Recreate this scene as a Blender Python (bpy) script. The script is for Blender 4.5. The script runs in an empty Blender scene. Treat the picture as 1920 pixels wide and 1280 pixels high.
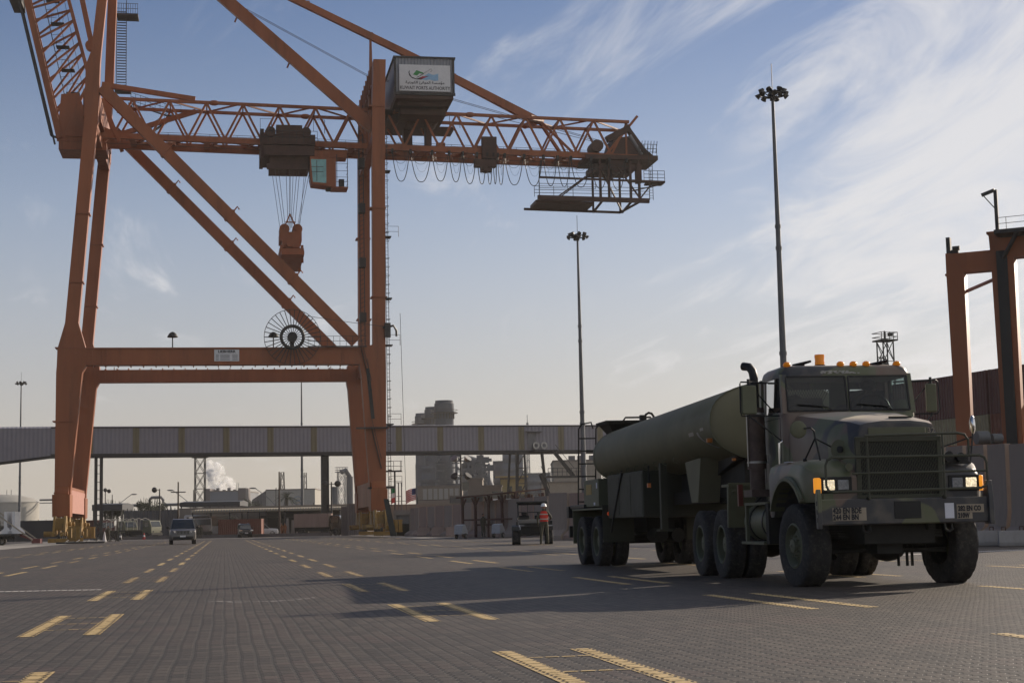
import bpy, bmesh, math, random
from mathutils import Vector, Matrix, noise
R = math.radians
scene = bpy.context.scene
# ---------------------------------------------------------------- camera
FPX = 3000.0
CP, CA, CR, CH = math.atan(342.8/FPX), R(10.28), R(1.25), 0.9
F_ = Vector((math.sin(CA)*math.cos(CP), math.cos(CA)*math.cos(CP), math.sin(CP)))
R0 = Vector((math.cos(CA), -math.sin(CA), 0)); U0 = R0.cross(F_)
R_ = R0*math.cos(CR)-U0*math.sin(CR); U_ = R0*math.sin(CR)+U0*math.cos(CR)
cd = bpy.data.cameras.new('camera'); cam = bpy.data.objects.new('camera', cd); scene.collection.objects.link(cam)
cd.sensor_width = 36; cd.lens = FPX/1920*36; cd.clip_start = 0.1; cd.clip_end = 20000
m4 = Matrix((R_, U_, -F_)).transposed().to_4x4(); m4.translation = (0, 0, CH); cam.matrix_world = m4
scene.camera = cam
scene.render.resolution_x = 1024; scene.render.resolution_y = 682
scene.view_settings.view_transform = 'Standard'; scene.view_settings.look = 'None'
scene.view_settings.exposure = 0.14; scene.view_settings.gamma = 1
SUN_AZ, SUN_EL = 52.5, 20.0
# ---------------------------------------------------------------- world
w = bpy.data.worlds.new('World'); scene.world = w; w.use_nodes = True
nt = w.node_tree; N = nt.nodes; L = nt.links; N.clear()
def nd(t, **k):
    n = N.new(t)
    for a, b in k.items(): setattr(n, a, b)
    return n
out = nd('ShaderNodeOutputWorld'); bg = nd('ShaderNodeBackground'); bg.inputs[1].default_value = 0.079
sky = nd('ShaderNodeTexSky', sky_type='NISHITA'); sky.sun_disc = False
sky.sun_elevation = R(SUN_EL); sky.sun_rotation = R(SUN_AZ); sky.air_density = 1.0; sky.dust_density = 0.35; sky.ozone_density = 3.0
tc = nd('ShaderNodeTexCoord')
sep = nd('ShaderNodeSeparateXYZ'); L.new(tc.outputs['Generated'], sep.inputs[0])
def mth(op, a, b=None, clamp=False):
    n = nd('ShaderNodeMath', operation=op); n.use_clamp = clamp
    for i, v in ((0, a), (1, b)):
        if v is None: continue
        if isinstance(v, (int, float)): n.inputs[i].default_value = v
        else: L.new(v, n.inputs[i])
    return n.outputs[0]
# cirrus sheet: directions projected on a high flat layer
zz = mth('MAXIMUM', sep.outputs[2], 0.02)
zz = mth('ADD', zz, 0.10)
cx = mth('DIVIDE', sep.outputs[0], zz); cy = mth('DIVIDE', sep.outputs[1], zz)
cmb = nd('ShaderNodeCombineXYZ'); L.new(cx, cmb.inputs[0]); L.new(cy, cmb.inputs[1])
mp = nd('ShaderNodeMapping'); L.new(cmb.outputs[0], mp.inputs[0])
mp.inputs['Rotation'].default_value = (0, 0, R(28)); mp.inputs['Scale'].default_value = (1.7, 0.5, 1); mp.inputs['Location'].default_value = (0.75, 0.3, 0)
n1 = nd('ShaderNodeTexNoise'); n1.inputs['Scale'].default_value = 1.7; n1.inputs['Detail'].default_value = 9; n1.inputs['Roughness'].default_value = 0.6; n1.inputs['Distortion'].default_value = 1.5
L.new(mp.outputs[0], n1.inputs['Vector'])
n2 = nd('ShaderNodeTexNoise'); n2.inputs['Scale'].default_value = 0.42; n2.inputs['Detail'].default_value = 2
L.new(cmb.outputs[0], n2.inputs['Vector'])
# more cirrus towards the sun side (world +X)
az = mth('DIVIDE', sep.outputs[0], mth('MAXIMUM', sep.outputs[1], 0.05))
side = nd('ShaderNodeMapRange'); L.new(az, side.inputs[0]); side.inputs[1].default_value = 0.22; side.inputs[2].default_value = 0.50; side.inputs[3].default_value = 0.0; side.inputs[4].default_value = 0.34
v = mth('ADD', n1.outputs[0], side.outputs[0]); v = mth('ADD', v, mth('MULTIPLY', n2.outputs[0], 0.25))
mr = nd('ShaderNodeMapRange'); mr.interpolation_type = 'SMOOTHSTEP'; L.new(v, mr.inputs[0]); mr.inputs[1].default_value = 0.69; mr.inputs[2].default_value = 1.04; mr.inputs[3].default_value = 0; mr.inputs[4].default_value = 0.85
# low haze band whitening near the horizon
hb = nd('ShaderNodeMapRange'); L.new(sep.outputs[2], hb.inputs[0]); hb.inputs[1].default_value = 0.0; hb.inputs[2].default_value = 0.36; hb.inputs[3].default_value = 0.95; hb.inputs[4].default_value = 0.0; hb.interpolation_type = 'SMOOTHSTEP'
hm = nd('ShaderNodeMix', data_type='RGBA'); L.new(hb.outputs[0], hm.inputs[0]); tint = nd('ShaderNodeMix', data_type='RGBA', blend_type='MULTIPLY'); tint.inputs[0].default_value = 1; L.new(sky.outputs[0], tint.inputs[6]); tint.inputs[7].default_value = (0.80, 0.77, 0.86, 1)
gr_ = nd('ShaderNodeMapRange'); L.new(az, gr_.inputs[0]); gr_.inputs[1].default_value = 0.0; gr_.inputs[2].default_value = 0.7
hc = nd('ShaderNodeMix', data_type='RGBA'); L.new(gr_.outputs[0], hc.inputs[0]); hc.inputs[6].default_value = (5.9, 5.35, 4.65, 1); hc.inputs[7].default_value = (9.0, 8.3, 7.2, 1)
el_ = nd('ShaderNodeMapRange'); L.new(sep.outputs[2], el_.inputs[0]); el_.inputs[1].default_value = 0.03; el_.inputs[2].default_value = 0.20
hc2 = nd('ShaderNodeMix', data_type='RGBA'); L.new(el_.outputs[0], hc2.inputs[0]); L.new(hc.outputs[2], hc2.inputs[6]); hc3 = nd('ShaderNodeMix', data_type='RGBA'); L.new(gr_.outputs[0], hc3.inputs[0]); hc3.inputs[6].default_value = (5.9, 6.4, 7.2, 1); hc3.inputs[7].default_value = (9.6, 9.8, 10.2, 1); L.new(hc3.outputs[2], hc2.inputs[7])
L.new(tint.outputs[2], hm.inputs[6]); L.new(hc2.outputs[2], hm.inputs[7])
cm = nd('ShaderNodeMix', data_type='RGBA'); L.new(mr.outputs[0], cm.inputs[0]); L.new(hm.outputs[2], cm.inputs[6]); cm.inputs[7].default_value = (9.0, 8.9, 9.0, 1)
L.new(cm.outputs[2], bg.inputs[0]); L.new(bg.outputs[0], out.inputs[0])
# ---------------------------------------------------------------- sun
sd = bpy.data.lights.new('sun', 'SUN'); sd.energy = 5.0; sd.angle = R(0.6); sd.color = (1.0, 0.86, 0.70)
so = bpy.data.objects.new('sun', sd); scene.collection.objects.link(so); so.location = (60, 60, 80)
sv = Vector((math.sin(R(SUN_AZ))*math.cos(R(SUN_EL)), math.cos(R(SUN_AZ))*math.cos(R(SUN_EL)), math.sin(R(SUN_EL))))
so.rotation_euler = sv.to_track_quat('Z', 'Y').to_euler()
scene.cycles.use_denoising = True
scene.cycles.max_bounces = 6; scene.cycles.volume_bounces = 2
rnd = random.Random(7)

# ---------------------------------------------------------------- helpers
def ray(px, py): return F_*FPX + R_*(px-960) + U_*(640-py)
def at(px, py, Y):
    "photo pixel -> world point at distance Y along the lanes"
    d = ray(px, py); return Vector((0, 0, CH)) + d*(Y/d.y)
def gx(px, Y, py=985): return at(px, py, Y).x
def gz(px, py, Y): return at(px, py, Y).z

def tag(o, label=None, cat=None, group=None, kind=None):
    if label: o['label'] = label
    if cat: o['category'] = cat
    if group: o['group'] = group
    if kind: o['kind'] = kind
    return o
def thing(name, label, cat, loc=(0, 0, 0), rz=0, group=None):
    o = bpy.data.objects.new(name, None); scene.collection.objects.link(o); o.empty_display_size = 0.2
    o.location = loc; o.rotation_euler = (0, 0, R(rz)); return tag(o, label, cat, group)
def kids(o): return [c for c in scene.collection.objects if c.parent == o]
def copy_tree(o, parent=None, keep=None):
    keep = keep if keep is not None else list(scene.collection.objects)
    c = o.copy(); scene.collection.objects.link(c); c.parent = parent
    for ch in keep:
        if ch.parent == o: copy_tree(ch, c, keep)
    return c

class MB:
    def __init__(s): s.v = []; s.f = []; s.mi = []; s.cur = 0
    def add(s, vs, fs):
        n = len(s.v); s.v += [tuple(p) for p in vs]; s.f += [tuple(i+n for i in f) for f in fs]; s.mi += [s.cur]*len(fs); return s
    def box(s, x0, x1, y0, y1, z0, z1):
        vs = [(x, y, z) for z in (z0, z1) for y in (y0, y1) for x in (x0, x1)]
        return s.add(vs, [(0, 2, 3, 1), (4, 5, 7, 6), (0, 1, 5, 4), (2, 6, 7, 3), (0, 4, 6, 2), (1, 3, 7, 5)])
    def beam(s, p, q, w, h=None, w2=None, h2=None, up=(0, 0, 1)):
        p, q = Vector(p), Vector(q); h = w if h is None else h; w2 = w if w2 is None else w2; h2 = h if h2 is None else h2
        d = (q-p).normalized(); up = Vector(up)
        if abs(d.dot(up)) > 0.98: up = Vector((0, 1, 0))
        a = d.cross(up).normalized(); b = a.cross(d)
        vs = [c+a*sx*ww/2+b*sy*hh/2 for c, ww, hh in ((p, w, h), (q, w2, h2)) for sx, sy in ((-1, -1), (1, -1), (1, 1), (-1, 1))]
        return s.add(vs, [(3, 2, 1, 0), (4, 5, 6, 7), (0, 1, 5, 4), (1, 2, 6, 5), (2, 3, 7, 6), (3, 0, 4, 7)])
    def loft(s, rings, cap=True, closed=True):
        n = len(rings[0]); vs = [p for r in rings for p in r]; fs = []
        for i in range(len(rings)-1):
            for j in range(n if closed else n-1):
                k = (j+1) % n; fs.append((i*n+j, i*n+k, (i+1)*n+k, (i+1)*n+j))
        if cap: fs.append(tuple(range(n-1, -1, -1))); fs.append(tuple((len(rings)-1)*n+j for j in range(n)))
        return s.add(vs, fs)
    def cyl(s, p, q, r, r2=None, n=12, cap=True):
        p, q = Vector(p), Vector(q); r2 = r if r2 is None else r2; d = (q-p).normalized()
        a = d.orthogonal().normalized(); b = d.cross(a)
        rings = [[c+(a*math.cos(t)+b*math.sin(t))*rr for t in [2*math.pi*k/n for k in range(n)]] for c, rr in ((p, r), (q, r2))]
        return s.loft(rings, cap)
    def tube(s, pts, r, n=6, cap=True):
        pts = [Vector(p) for p in pts]; rings = []; a = None
        for i, p in enumerate(pts):
            d = (pts[min(i+1, len(pts)-1)]-pts[max(i-1, 0)]).normalized()
            a = d.orthogonal().normalized() if a is None else (a-d*a.dot(d)).normalized()
            b = d.cross(a); rr = r[i] if isinstance(r, (list, tuple)) else r
            rings.append([p+(a*math.cos(2*math.pi*k/n)+b*math.sin(2*math.pi*k/n))*rr for k in range(n)])
        return s.loft(rings, cap)
    def lathe(s, prof, o, ax, n=24, cap=False):
        o = Vector(o); ax = Vector(ax).normalized(); a = ax.orthogonal().normalized(); b = ax.cross(a)
        rings = [[o+ax*h+(a*math.cos(2*math.pi*k/n)+b*math.sin(2*math.pi*k/n))*max(r, 1e-4) for k in range(n)] for r, h in prof]
        return s.loft(rings, cap)
    def prism(s, poly, ax, a0, a1):
        "poly: 2-d points in the two other axes (in xyz order), extruded along ax"
        def P(u, v, t): return {'x': (t, u, v), 'y': (u, t, v), 'z': (u, v, t)}[ax]
        return s.loft([[P(u, v, a0) for u, v in poly], [P(u, v, a1) for u, v in poly]])
    def ell(s, c, rx, ry, rz, n=12, m=8):
        c = Vector(c)
        rings = [[c+Vector((rx*math.sin(t)*math.cos(p), ry*math.sin(t)*math.sin(p), rz*math.cos(t))) for p in [2*math.pi*k/n for k in range(n)]] for t in [math.pi*(0.02+0.96*i/m) for i in range(m+1)]]
        return s.loft(rings)
    def quad(s, a, b, c, d): return s.add([a, b, c, d], [(0, 1, 2, 3)])
    def build(s, name, mat, parent=None, bevel=0, seg=2, sharp=35, loc=None, sub=0):
        me = bpy.data.meshes.new(name); me.from_pydata(s.v, [], s.f)
        bm = bmesh.new(); bm.from_mesh(me); bmesh.ops.recalc_face_normals(bm, faces=bm.faces); bm.to_mesh(me); bm.free()
        for mt in (mat if isinstance(mat, (list, tuple)) else [mat]): me.materials.append(mt)
        if isinstance(mat, (list, tuple)): me.polygons.foreach_set('material_index', s.mi)
        me.polygons.foreach_set('use_smooth', [True]*len(me.polygons)); me.set_sharp_from_angle(angle=R(sharp))
        o = bpy.data.objects.new(name, me); scene.collection.objects.link(o)
        if parent is not None: o.parent = parent
        if loc is not None: o.location = loc
        if bevel:
            b = o.modifiers.new('bevel', 'BEVEL'); b.width = bevel; b.segments = seg; b.limit_method = 'ANGLE'; b.angle_limit = R(30)
            b.harden_normals = True
        if sub: sb = o.modifiers.new('sub', 'SUBSURF'); sb.levels = sub; sb.render_levels = sub
        return o

def material(name, col, rough=0.6, metal=0, var=0.12, scale=3.0, dirt=0.0, dirtcol=(0.12, 0.10, 0.08), bump=0.0, spec=0.35, emit=None, es=0, streak=False, coat=0):
    m = bpy.data.materials.new(name); m.use_nodes = True; t = m.node_tree; P = t.nodes['Principled BSDF']
    P.inputs['Roughness'].default_value = rough; P.inputs['Metallic'].default_value = metal; P.inputs['Specular IOR Level'].default_value = spec
    P.inputs['Coat Weight'].default_value = coat
    co = t.nodes.new('ShaderNodeTexCoord'); nz = t.nodes.new('ShaderNodeTexNoise'); nz.inputs['Scale'].default_value = scale; nz.inputs['Detail'].default_value = 6; nz.inputs['Roughness'].default_value = 0.65
    src = co.outputs['Object']
    if streak:
        mpn = t.nodes.new('ShaderNodeMapping'); mpn.inputs['Scale'].default_value = (1, 1, 0.12); t.links.new(src, mpn.inputs[0]); src = mpn.outputs[0]
    t.links.new(src, nz.inputs['Vector'])
    rp = t.nodes.new('ShaderNodeValToRGB'); c = Vector(col[:3])
    rp.color_ramp.elements[0].position = 0.25; rp.color_ramp.elements[1].position = 0.75
    rp.color_ramp.elements[0].color = (*(c*(1-var)), 1); rp.color_ramp.elements[1].color = (*[min(1, x) for x in c*(1+var)], 1)
    t.links.new(nz.outputs[0], rp.inputs[0]); last = rp.outputs[0]
    if dirt:
        n2 = t.nodes.new('ShaderNodeTexNoise'); n2.inputs['Scale'].default_value = scale*2.7; n2.inputs['Detail'].default_value = 8; n2.inputs['Roughness'].default_value = 0.75; t.links.new(src, n2.inputs['Vector'])
        r2 = t.nodes.new('ShaderNodeMapRange'); r2.inputs[1].default_value = 0.5; r2.inputs[2].default_value = 0.72; r2.inputs[3].default_value = 0; r2.inputs[4].default_value = dirt; t.links.new(n2.outputs[0], r2.inputs[0])
        mx = t.nodes.new('ShaderNodeMix'); mx.data_type = 'RGBA'; t.links.new(r2.outputs[0], mx.inputs[0]); t.links.new(last, mx.inputs[6]); mx.inputs[7].default_value = (*dirtcol, 1); last = mx.outputs[2]
        rr = t.nodes.new('ShaderNodeMapRange'); rr.inputs[3].default_value = rough; rr.inputs[4].default_value = min(1, rough+0.3); t.links.new(r2.outputs[0], rr.inputs[0]); t.links.new(rr.outputs[0], P.inputs['Roughness'])
    t.links.new(last, P.inputs['Base Color'])
    if bump:
        b = t.nodes.new('ShaderNodeBump'); b.inputs['Strength'].default_value = bump; b.inputs['Distance'].default_value = 0.02; t.links.new(nz.outputs[0], b.inputs['Height']); t.links.new(b.outputs[0], P.inputs['Normal'])
    if emit: P.inputs['Emission Color'].default_value = (*emit, 1); P.inputs['Emission Strength'].default_value = es
    return m

def corrugated(name, col, axis=0, pitch=0.25, rough=0.55, depth=0.04, var=0.12, dirt=0.3):
    m = material(name, col, rough, var=var, scale=0.8, dirt=dirt); t = m.node_tree; P = t.nodes['Principled BSDF']
    co = t.nodes.new('ShaderNodeTexCoord'); sp = t.nodes.new('ShaderNodeSeparateXYZ'); t.links.new(co.outputs['Object'], sp.inputs[0])
    mu = t.nodes.new('ShaderNodeMath'); mu.operation = 'MULTIPLY'; mu.inputs[1].default_value = 2*math.pi/pitch; t.links.new(sp.outputs[axis], mu.inputs[0])
    si = t.nodes.new('ShaderNodeMath'); si.operation = 'SINE'; t.links.new(mu.outputs[0], si.inputs[0])
    b = t.nodes.new('ShaderNodeBump'); b.inputs['Strength'].default_value = 1.0; b.inputs['Distance'].default_value = depth; t.links.new(si.outputs[0], b.inputs['Height']); t.links.new(b.outputs[0], P.inputs['Normal'])
    return m

def glassy(name, col, alpha=0.5, rough=0.04):
    m = bpy.data.materials.new(name); m.use_nodes = True; t = m.node_tree; t.nodes.clear()
    o = t.nodes.new('ShaderNodeOutputMaterial'); g = t.nodes.new('ShaderNodeBsdfGlossy'); g.inputs['Roughness'].default_value = rough
    tr = t.nodes.new('ShaderNodeBsdfTransparent'); tr.inputs[0].default_value = (*col, 1)
    fr = t.nodes.new('ShaderNodeFresnel'); fr.inputs[0].default_value = 1.5
    ms = t.nodes.new('ShaderNodeMixShader'); t.links.new(fr.outputs[0], ms.inputs[0]); t.links.new(tr.outputs[0], ms.inputs[1]); t.links.new(g.outputs[0], ms.inputs[2])
    t.links.new(ms.outputs[0], o.inputs[0]); return m

def text_mesh(name, txt, mat, parent, loc, rot, size, depth=0.004, ax='CENTER', font=None, spacing=1.0, xs=1.0, bold=0.0):
    cu = bpy.data.curves.new(name, 'FONT'); cu.body = txt; cu.size = size; cu.extrude = depth; cu.align_x = ax; cu.align_y = 'CENTER'; cu.space_character = spacing; cu.offset = bold
    cu.resolution_u = 2
    if font: cu.font = font
    o = bpy.data.objects.new(name, cu); scene.collection.objects.link(o)
    bpy.context.view_layer.update(); dg = bpy.context.evaluated_depsgraph_get()
    me = bpy.data.meshes.new_from_object(o.evaluated_get(dg)); bpy.data.objects.remove(o); bpy.data.curves.remove(cu)
    me.name = name; me.materials.clear(); me.materials.append(mat)
    for v in me.vertices: v.co.x *= xs
    o = bpy.data.objects.new(name, me); scene.collection.objects.link(o); o.parent = parent; o.location = loc; o.rotation_euler = rot
    return o

M = {}
M['crane'] = material('crane_paint', (0.265, 0.080, 0.026), 0.5, var=0.28, scale=0.35, dirt=0.55, dirtcol=(0.10, 0.040, 0.022), streak=True)
M['crane_dark'] = material('greasy_crane_steel', (0.06, 0.026, 0.016), 0.6, var=0.3, scale=0.8, dirt=0.5, dirtcol=(0.03, 0.02, 0.015))
M['crane_pink'] = material('sunlit_pink_tone', (0.42, 0.20, 0.16), 0.6, var=0.1, scale=0.6, dirt=0.3)  # pink stands for crane paint in sunlight; the gantry brace shares it
M['yellow'] = material('bogie_yellow', (0.27, 0.155, 0.03), 0.5, var=0.25, scale=1.2, dirt=0.8, dirtcol=(0.07, 0.05, 0.03))
M['dark_steel'] = material('dark_steel', (0.035, 0.033, 0.032), 0.55, metal=0.2, var=0.3, scale=2)
M['grey_steel'] = material('galvanised_steel', (0.16, 0.16, 0.165), 0.5, metal=0.4, var=0.2, scale=1.2, dirt=0.3)
M['mast'] = material('mast_steel', (0.11, 0.115, 0.12), 0.55, metal=0.3, var=0.2, scale=0.6)
M['house'] = corrugated('machine_house_cladding', (0.22, 0.23, 0.25), 0, 0.35, depth=0.03)
M['white'] = material('white_paint', (0.62, 0.61, 0.60), 0.5, var=0.06, scale=1.5, dirt=0.15)
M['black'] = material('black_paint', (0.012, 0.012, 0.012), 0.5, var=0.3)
M['rope'] = material('wire_rope', (0.10, 0.10, 0.11), 0.5, metal=0.5)
M['rubber'] = material('tyre_rubber', (0.034, 0.032, 0.030), 0.85, var=0.35, scale=7, dirt=0.9, dirtcol=(0.11, 0.098, 0.082), bump=0.3)
M['glass_dark'] = glassy('tinted_glass', (0.35, 0.42, 0.42))
M['glass_clear'] = glassy('clear_glass', (0.62, 0.72, 0.70))
M['glass_opaque'] = material('dark_window_glass', (0.02, 0.025, 0.028), 0.08, var=0.1, spec=0.8)
M['glass_teal'] = material('teal_window_glass', (0.13, 0.36, 0.34), 0.1, var=0.3, scale=1, spec=0.8)
M['concrete'] = material('concrete', (0.30, 0.275, 0.245), 0.85, var=0.14, scale=0.7, dirt=0.45, dirtcol=(0.17, 0.15, 0.13), bump=0.15, streak=True)
M['concrete_dark'] = material('weathered_concrete', (0.19, 0.165, 0.145), 0.85, var=0.15, scale=0.7, dirt=0.5, dirtcol=(0.10, 0.085, 0.07), streak=True)
M['chrome'] = material('chrome', (0.6, 0.6, 0.6), 0.15, metal=1, var=0.05)
M['alu'] = material('dull_metal', (0.32, 0.31, 0.29), 0.4, metal=0.8, var=0.15, scale=5)
M['skin'] = material('skin', (0.32, 0.17, 0.11), 0.6)
# ================================================================ ground
def paver_nodes(t):
    "joint mask (1 on joints) and per-block random value, in object XY metres"
    co = t.nodes.new('ShaderNodeTexCoord'); sp = t.nodes.new('ShaderNodeSeparateXYZ'); t.links.new(co.outputs['Object'], sp.inputs[0])
    def mt(op, a, b=0.0):
        n = t.nodes.new('ShaderNodeMath'); n.operation = op
        for i, v in ((0, a), (1, b)):
            if isinstance(v, (int, float)): n.inputs[i].default_value = v
            else: t.links.new(v, n.inputs[i])
        return n.outputs[0]
    wv = mt('MULTIPLY', mt('SINE', mt('MULTIPLY', sp.outputs[1], 2*math.pi/0.1125)), 0.010)
    nzz = t.nodes.new('ShaderNodeTexNoise'); nzz.inputs['Scale'].default_value = 0.35; t.links.new(co.outputs['Object'], nzz.inputs['Vector'])
    wob = mt('MULTIPLY', mt('SUBTRACT', nzz.outputs[0], 0.5), 0.06)
    x = mt('ADD', mt('ADD', sp.outputs[0], wv), wob)
    wx = mt('MULTIPLY', mt('SINE', mt('MULTIPLY', sp.outputs[0], 2*math.pi/0.112)), 0.002)
    y = mt('ADD', sp.outputs[1], wx)
    cb = t.nodes.new('ShaderNodeCombineXYZ'); t.links.new(y, cb.inputs[0]); t.links.new(x, cb.inputs[1])
    br = t.nodes.new('ShaderNodeTexBrick'); t.links.new(cb.outputs[0], br.inputs['Vector'])
    br.inputs['Scale'].default_value = 1; br.inputs['Brick Width'].default_value = 0.225; br.inputs['Row Height'].default_value = 0.1125
    br.inputs['Mortar Size'].default_value = 0.012; br.inputs['Mortar Smooth'].default_value = 0.3; br.offset = 0.5
    br.inputs['Color1'].default_value = (0, 0, 0, 1); br.inputs['Color2'].default_value = (1, 1, 1, 1); br.inputs['Mortar'].default_value = (0.5, 0.5, 0.5, 1)
    return co, br
def ground_mat():
    m = bpy.data.materials.new('block_paving'); m.use_nodes = True; t = m.node_tree; P = t.nodes['Principled BSDF']
    co, br = paver_nodes(t)
    r1 = t.nodes.new('ShaderNodeValToRGB'); r1.color_ramp.elements[0].color = (0.018, 0.0138, 0.0102, 1); r1.color_ramp.elements[1].color = (0.060, 0.047, 0.036, 1)
    t.links.new(br.outputs['Color'], r1.inputs[0])
    n1 = t.nodes.new('ShaderNodeTexNoise'); n1.inputs['Scale'].default_value = 0.09; n1.inputs['Detail'].default_value = 7; n1.inputs['Roughness'].default_value = 0.7; t.links.new(co.outputs['Object'], n1.inputs['Vector'])
    mp = t.nodes.new('ShaderNodeMapping'); mp.inputs['Scale'].default_value = (1.3, 0.07, 1); t.links.new(co.outputs['Object'], mp.inputs[0])
    n3 = t.nodes.new('ShaderNodeTexNoise'); n3.inputs['Scale'].default_value = 1.0; n3.inputs['Detail'].default_value = 4; t.links.new(mp.outputs[0], n3.inputs['Vector'])
    ad = t.nodes.new('ShaderNodeMath'); ad.operation = 'ADD'; t.links.new(n1.outputs[0], ad.inputs[0]); t.links.new(n3.outputs[0], ad.inputs[1])
    r2 = t.nodes.new('ShaderNodeMapRange'); r2.inputs[1].default_value = 0.7; r2.inputs[2].default_value = 1.3; r2.inputs[3].default_value = 0.58; r2.inputs[4].default_value = 1.42; t.links.new(ad.outputs[0], r2.inputs[0])
    m1 = t.nodes.new('ShaderNodeMix'); m1.data_type = 'RGBA'; m1.blend_type = 'MULTIPLY'; m1.inputs[0].default_value = 1; t.links.new(r1.outputs[0], m1.inputs[6]); t.links.new(r2.outputs[0], m1.inputs[7])
    vr = t.nodes.new('ShaderNodeTexVoronoi'); vr.inputs['Scale'].default_value = 1.6; t.links.new(co.outputs['Object'], vr.inputs['Vector'])
    sx_ = t.nodes.new('ShaderNodeSeparateColor'); t.links.new(vr.outputs['Color'], sx_.inputs[0]); rv = t.nodes.new('ShaderNodeMapRange'); rv.inputs[1].default_value = 0.72; rv.inputs[2].default_value = 0.95; rv.inputs[3].default_value = 0; rv.inputs[4].default_value = 0.45; t.links.new(sx_.outputs[0], rv.inputs[0])
    mv = t.nodes.new('ShaderNodeMix'); mv.data_type = 'RGBA'; t.links.new(rv.outputs[0], mv.inputs[0]); t.links.new(m1.outputs[2], mv.inputs[6]); mv.inputs[7].default_value = (0.075, 0.045, 0.037, 1); m1 = mv
    # stray oil spots
    n4 = t.nodes.new('ShaderNodeTexNoise'); n4.inputs['Scale'].default_value = 0.45; n4.inputs['Detail'].default_value = 7; t.links.new(co.outputs['Object'], n4.inputs['Vector'])
    r4 = t.nodes.new('ShaderNodeMapRange'); r4.inputs[1].default_value = 0.60; r4.inputs[2].default_value = 0.70; r4.inputs[3].default_value = 0; r4.inputs[4].default_value = 0.75; t.links.new(n4.outputs[0], r4.inputs[0])
    m3 = t.nodes.new('ShaderNodeMix'); m3.data_type = 'RGBA'; t.links.new(r4.outputs[0], m3.inputs[0]); t.links.new(m1.outputs[2], m3.inputs[6]); m3.inputs[7].default_value = (0.012, 0.010, 0.009, 1)
    m2 = t.nodes.new('ShaderNodeMix'); m2.data_type = 'RGBA'; t.links.new(br.outputs['Fac'], m2.inputs[0]); t.links.new(m3.outputs[2], m2.inputs[6]); m2.inputs[7].default_value = (0.005, 0.004, 0.0035, 1)
    t.links.new(m2.outputs[2], P.inputs['Base Color']); P.inputs['Roughness'].default_value = 0.6; P.inputs['Specular IOR Level'].default_value = 0.20; P.inputs['Sheen Weight'].default_value = 0.045; P.inputs['Sheen Roughness'].default_value = 0.45; P.inputs['Sheen Tint'].default_value = (1, 0.9, 0.8, 1)
    inv = t.nodes.new('ShaderNodeMath'); inv.operation = 'SUBTRACT'; inv.inputs[0].default_value = 1; t.links.new(br.outputs['Fac'], inv.inputs[1])
    tilt = t.nodes.new('ShaderNodeMath'); tilt.operation = 'MULTIPLY_ADD'; t.links.new(br.outputs['Color'], tilt.inputs[0]); tilt.inputs[1].default_value = 0.25; t.links.new(inv.outputs[0], tilt.inputs[2])
    n5 = t.nodes.new('ShaderNodeTexNoise'); n5.inputs['Scale'].default_value = 22; n5.inputs['Detail'].default_value = 3; t.links.new(co.outputs['Object'], n5.inputs['Vector'])
    t2 = t.nodes.new('ShaderNodeMath'); t2.operation = 'MULTIPLY_ADD'; t.links.new(n5.outputs[0], t2.inputs[0]); t2.inputs[1].default_value = 0.35; t.links.new(tilt.outputs[0], t2.inputs[2])
    b = t.nodes.new('ShaderNodeBump'); b.inputs['Strength'].default_value = 0.8; b.inputs['Distance'].default_value = 0.028; t.links.new(t2.outputs[0], b.inputs['Height']); t.links.new(b.outputs[0], P.inputs['Normal'])
    return m
def paint_mat(name, col, wear=0.45):
    m = bpy.data.materials.new(name); m.use_nodes = True; t = m.node_tree; P = t.nodes['Principled BSDF']; out = [n for n in t.nodes if n.type == 'OUTPUT_MATERIAL'][0]
    co, br = paver_nodes(t)
    n1 = t.nodes.new('ShaderNodeTexNoise'); n1.inputs['Scale'].default_value = 5; n1.inputs['Detail'].default_value = 8; n1.inputs['Roughness'].default_value = 0.7; t.links.new(co.outputs['Object'], n1.inputs['Vector'])
    r1 = t.nodes.new('ShaderNodeMapRange'); r1.inputs[1].default_value = wear; r1.inputs[2].default_value = wear+0.18; r1.inputs[3].default_value = 1; r1.inputs[4].default_value = 0.12; t.links.new(n1.outputs[0], r1.inputs[0])
    inv = t.nodes.new('ShaderNodeMath'); inv.operation = 'MULTIPLY_ADD'; inv.inputs[1].default_value = -0.85; inv.inputs[2].default_value = 1; t.links.new(br.outputs['Fac'], inv.inputs[0])
    mu = t.nodes.new('ShaderNodeMath'); mu.operation = 'MULTIPLY'; t.links.new(r1.outputs[0], mu.inputs[0]); t.links.new(inv.outputs[0], mu.inputs[1])
    tr = t.nodes.new('ShaderNodeBsdfTransparent'); ms = t.nodes.new('ShaderNodeMixShader'); t.links.new(mu.outputs[0], ms.inputs[0]); t.links.new(tr.outputs[0], ms.inputs[1]); t.links.new(P.outputs[0], ms.inputs[2]); t.links.new(ms.outputs[0], out.inputs[0])
    P.inputs['Base Color'].default_value = (*col, 1); P.inputs['Roughness'].default_value = 0.7
    return m
g = MB(); g.quad((-900, -60, 0), (1100, -60, 0), (1100, 1600, 0), (-900, 1600, 0))
tag(g.build('ground', ground_mat()), kind='structure')
# concrete crane-rail strip along the quay side and the landside rail
cs = MB(); cs.quad((-22, 60, 0.004), (-14.2, 60, 0.004), (-14.2, 420, 0.004), (-22, 420, 0.004))
tag(cs.build('quay_pavement', M['concrete']), kind='structure')
cs = MB(); cs.quad((15.0, 120, 0.004), (16.6, 120, 0.004), (16.6, 420, 0.004), (15.0, 420, 0.004))
tag(cs.build('rail_pavement', M['concrete']), kind='structure')
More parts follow.
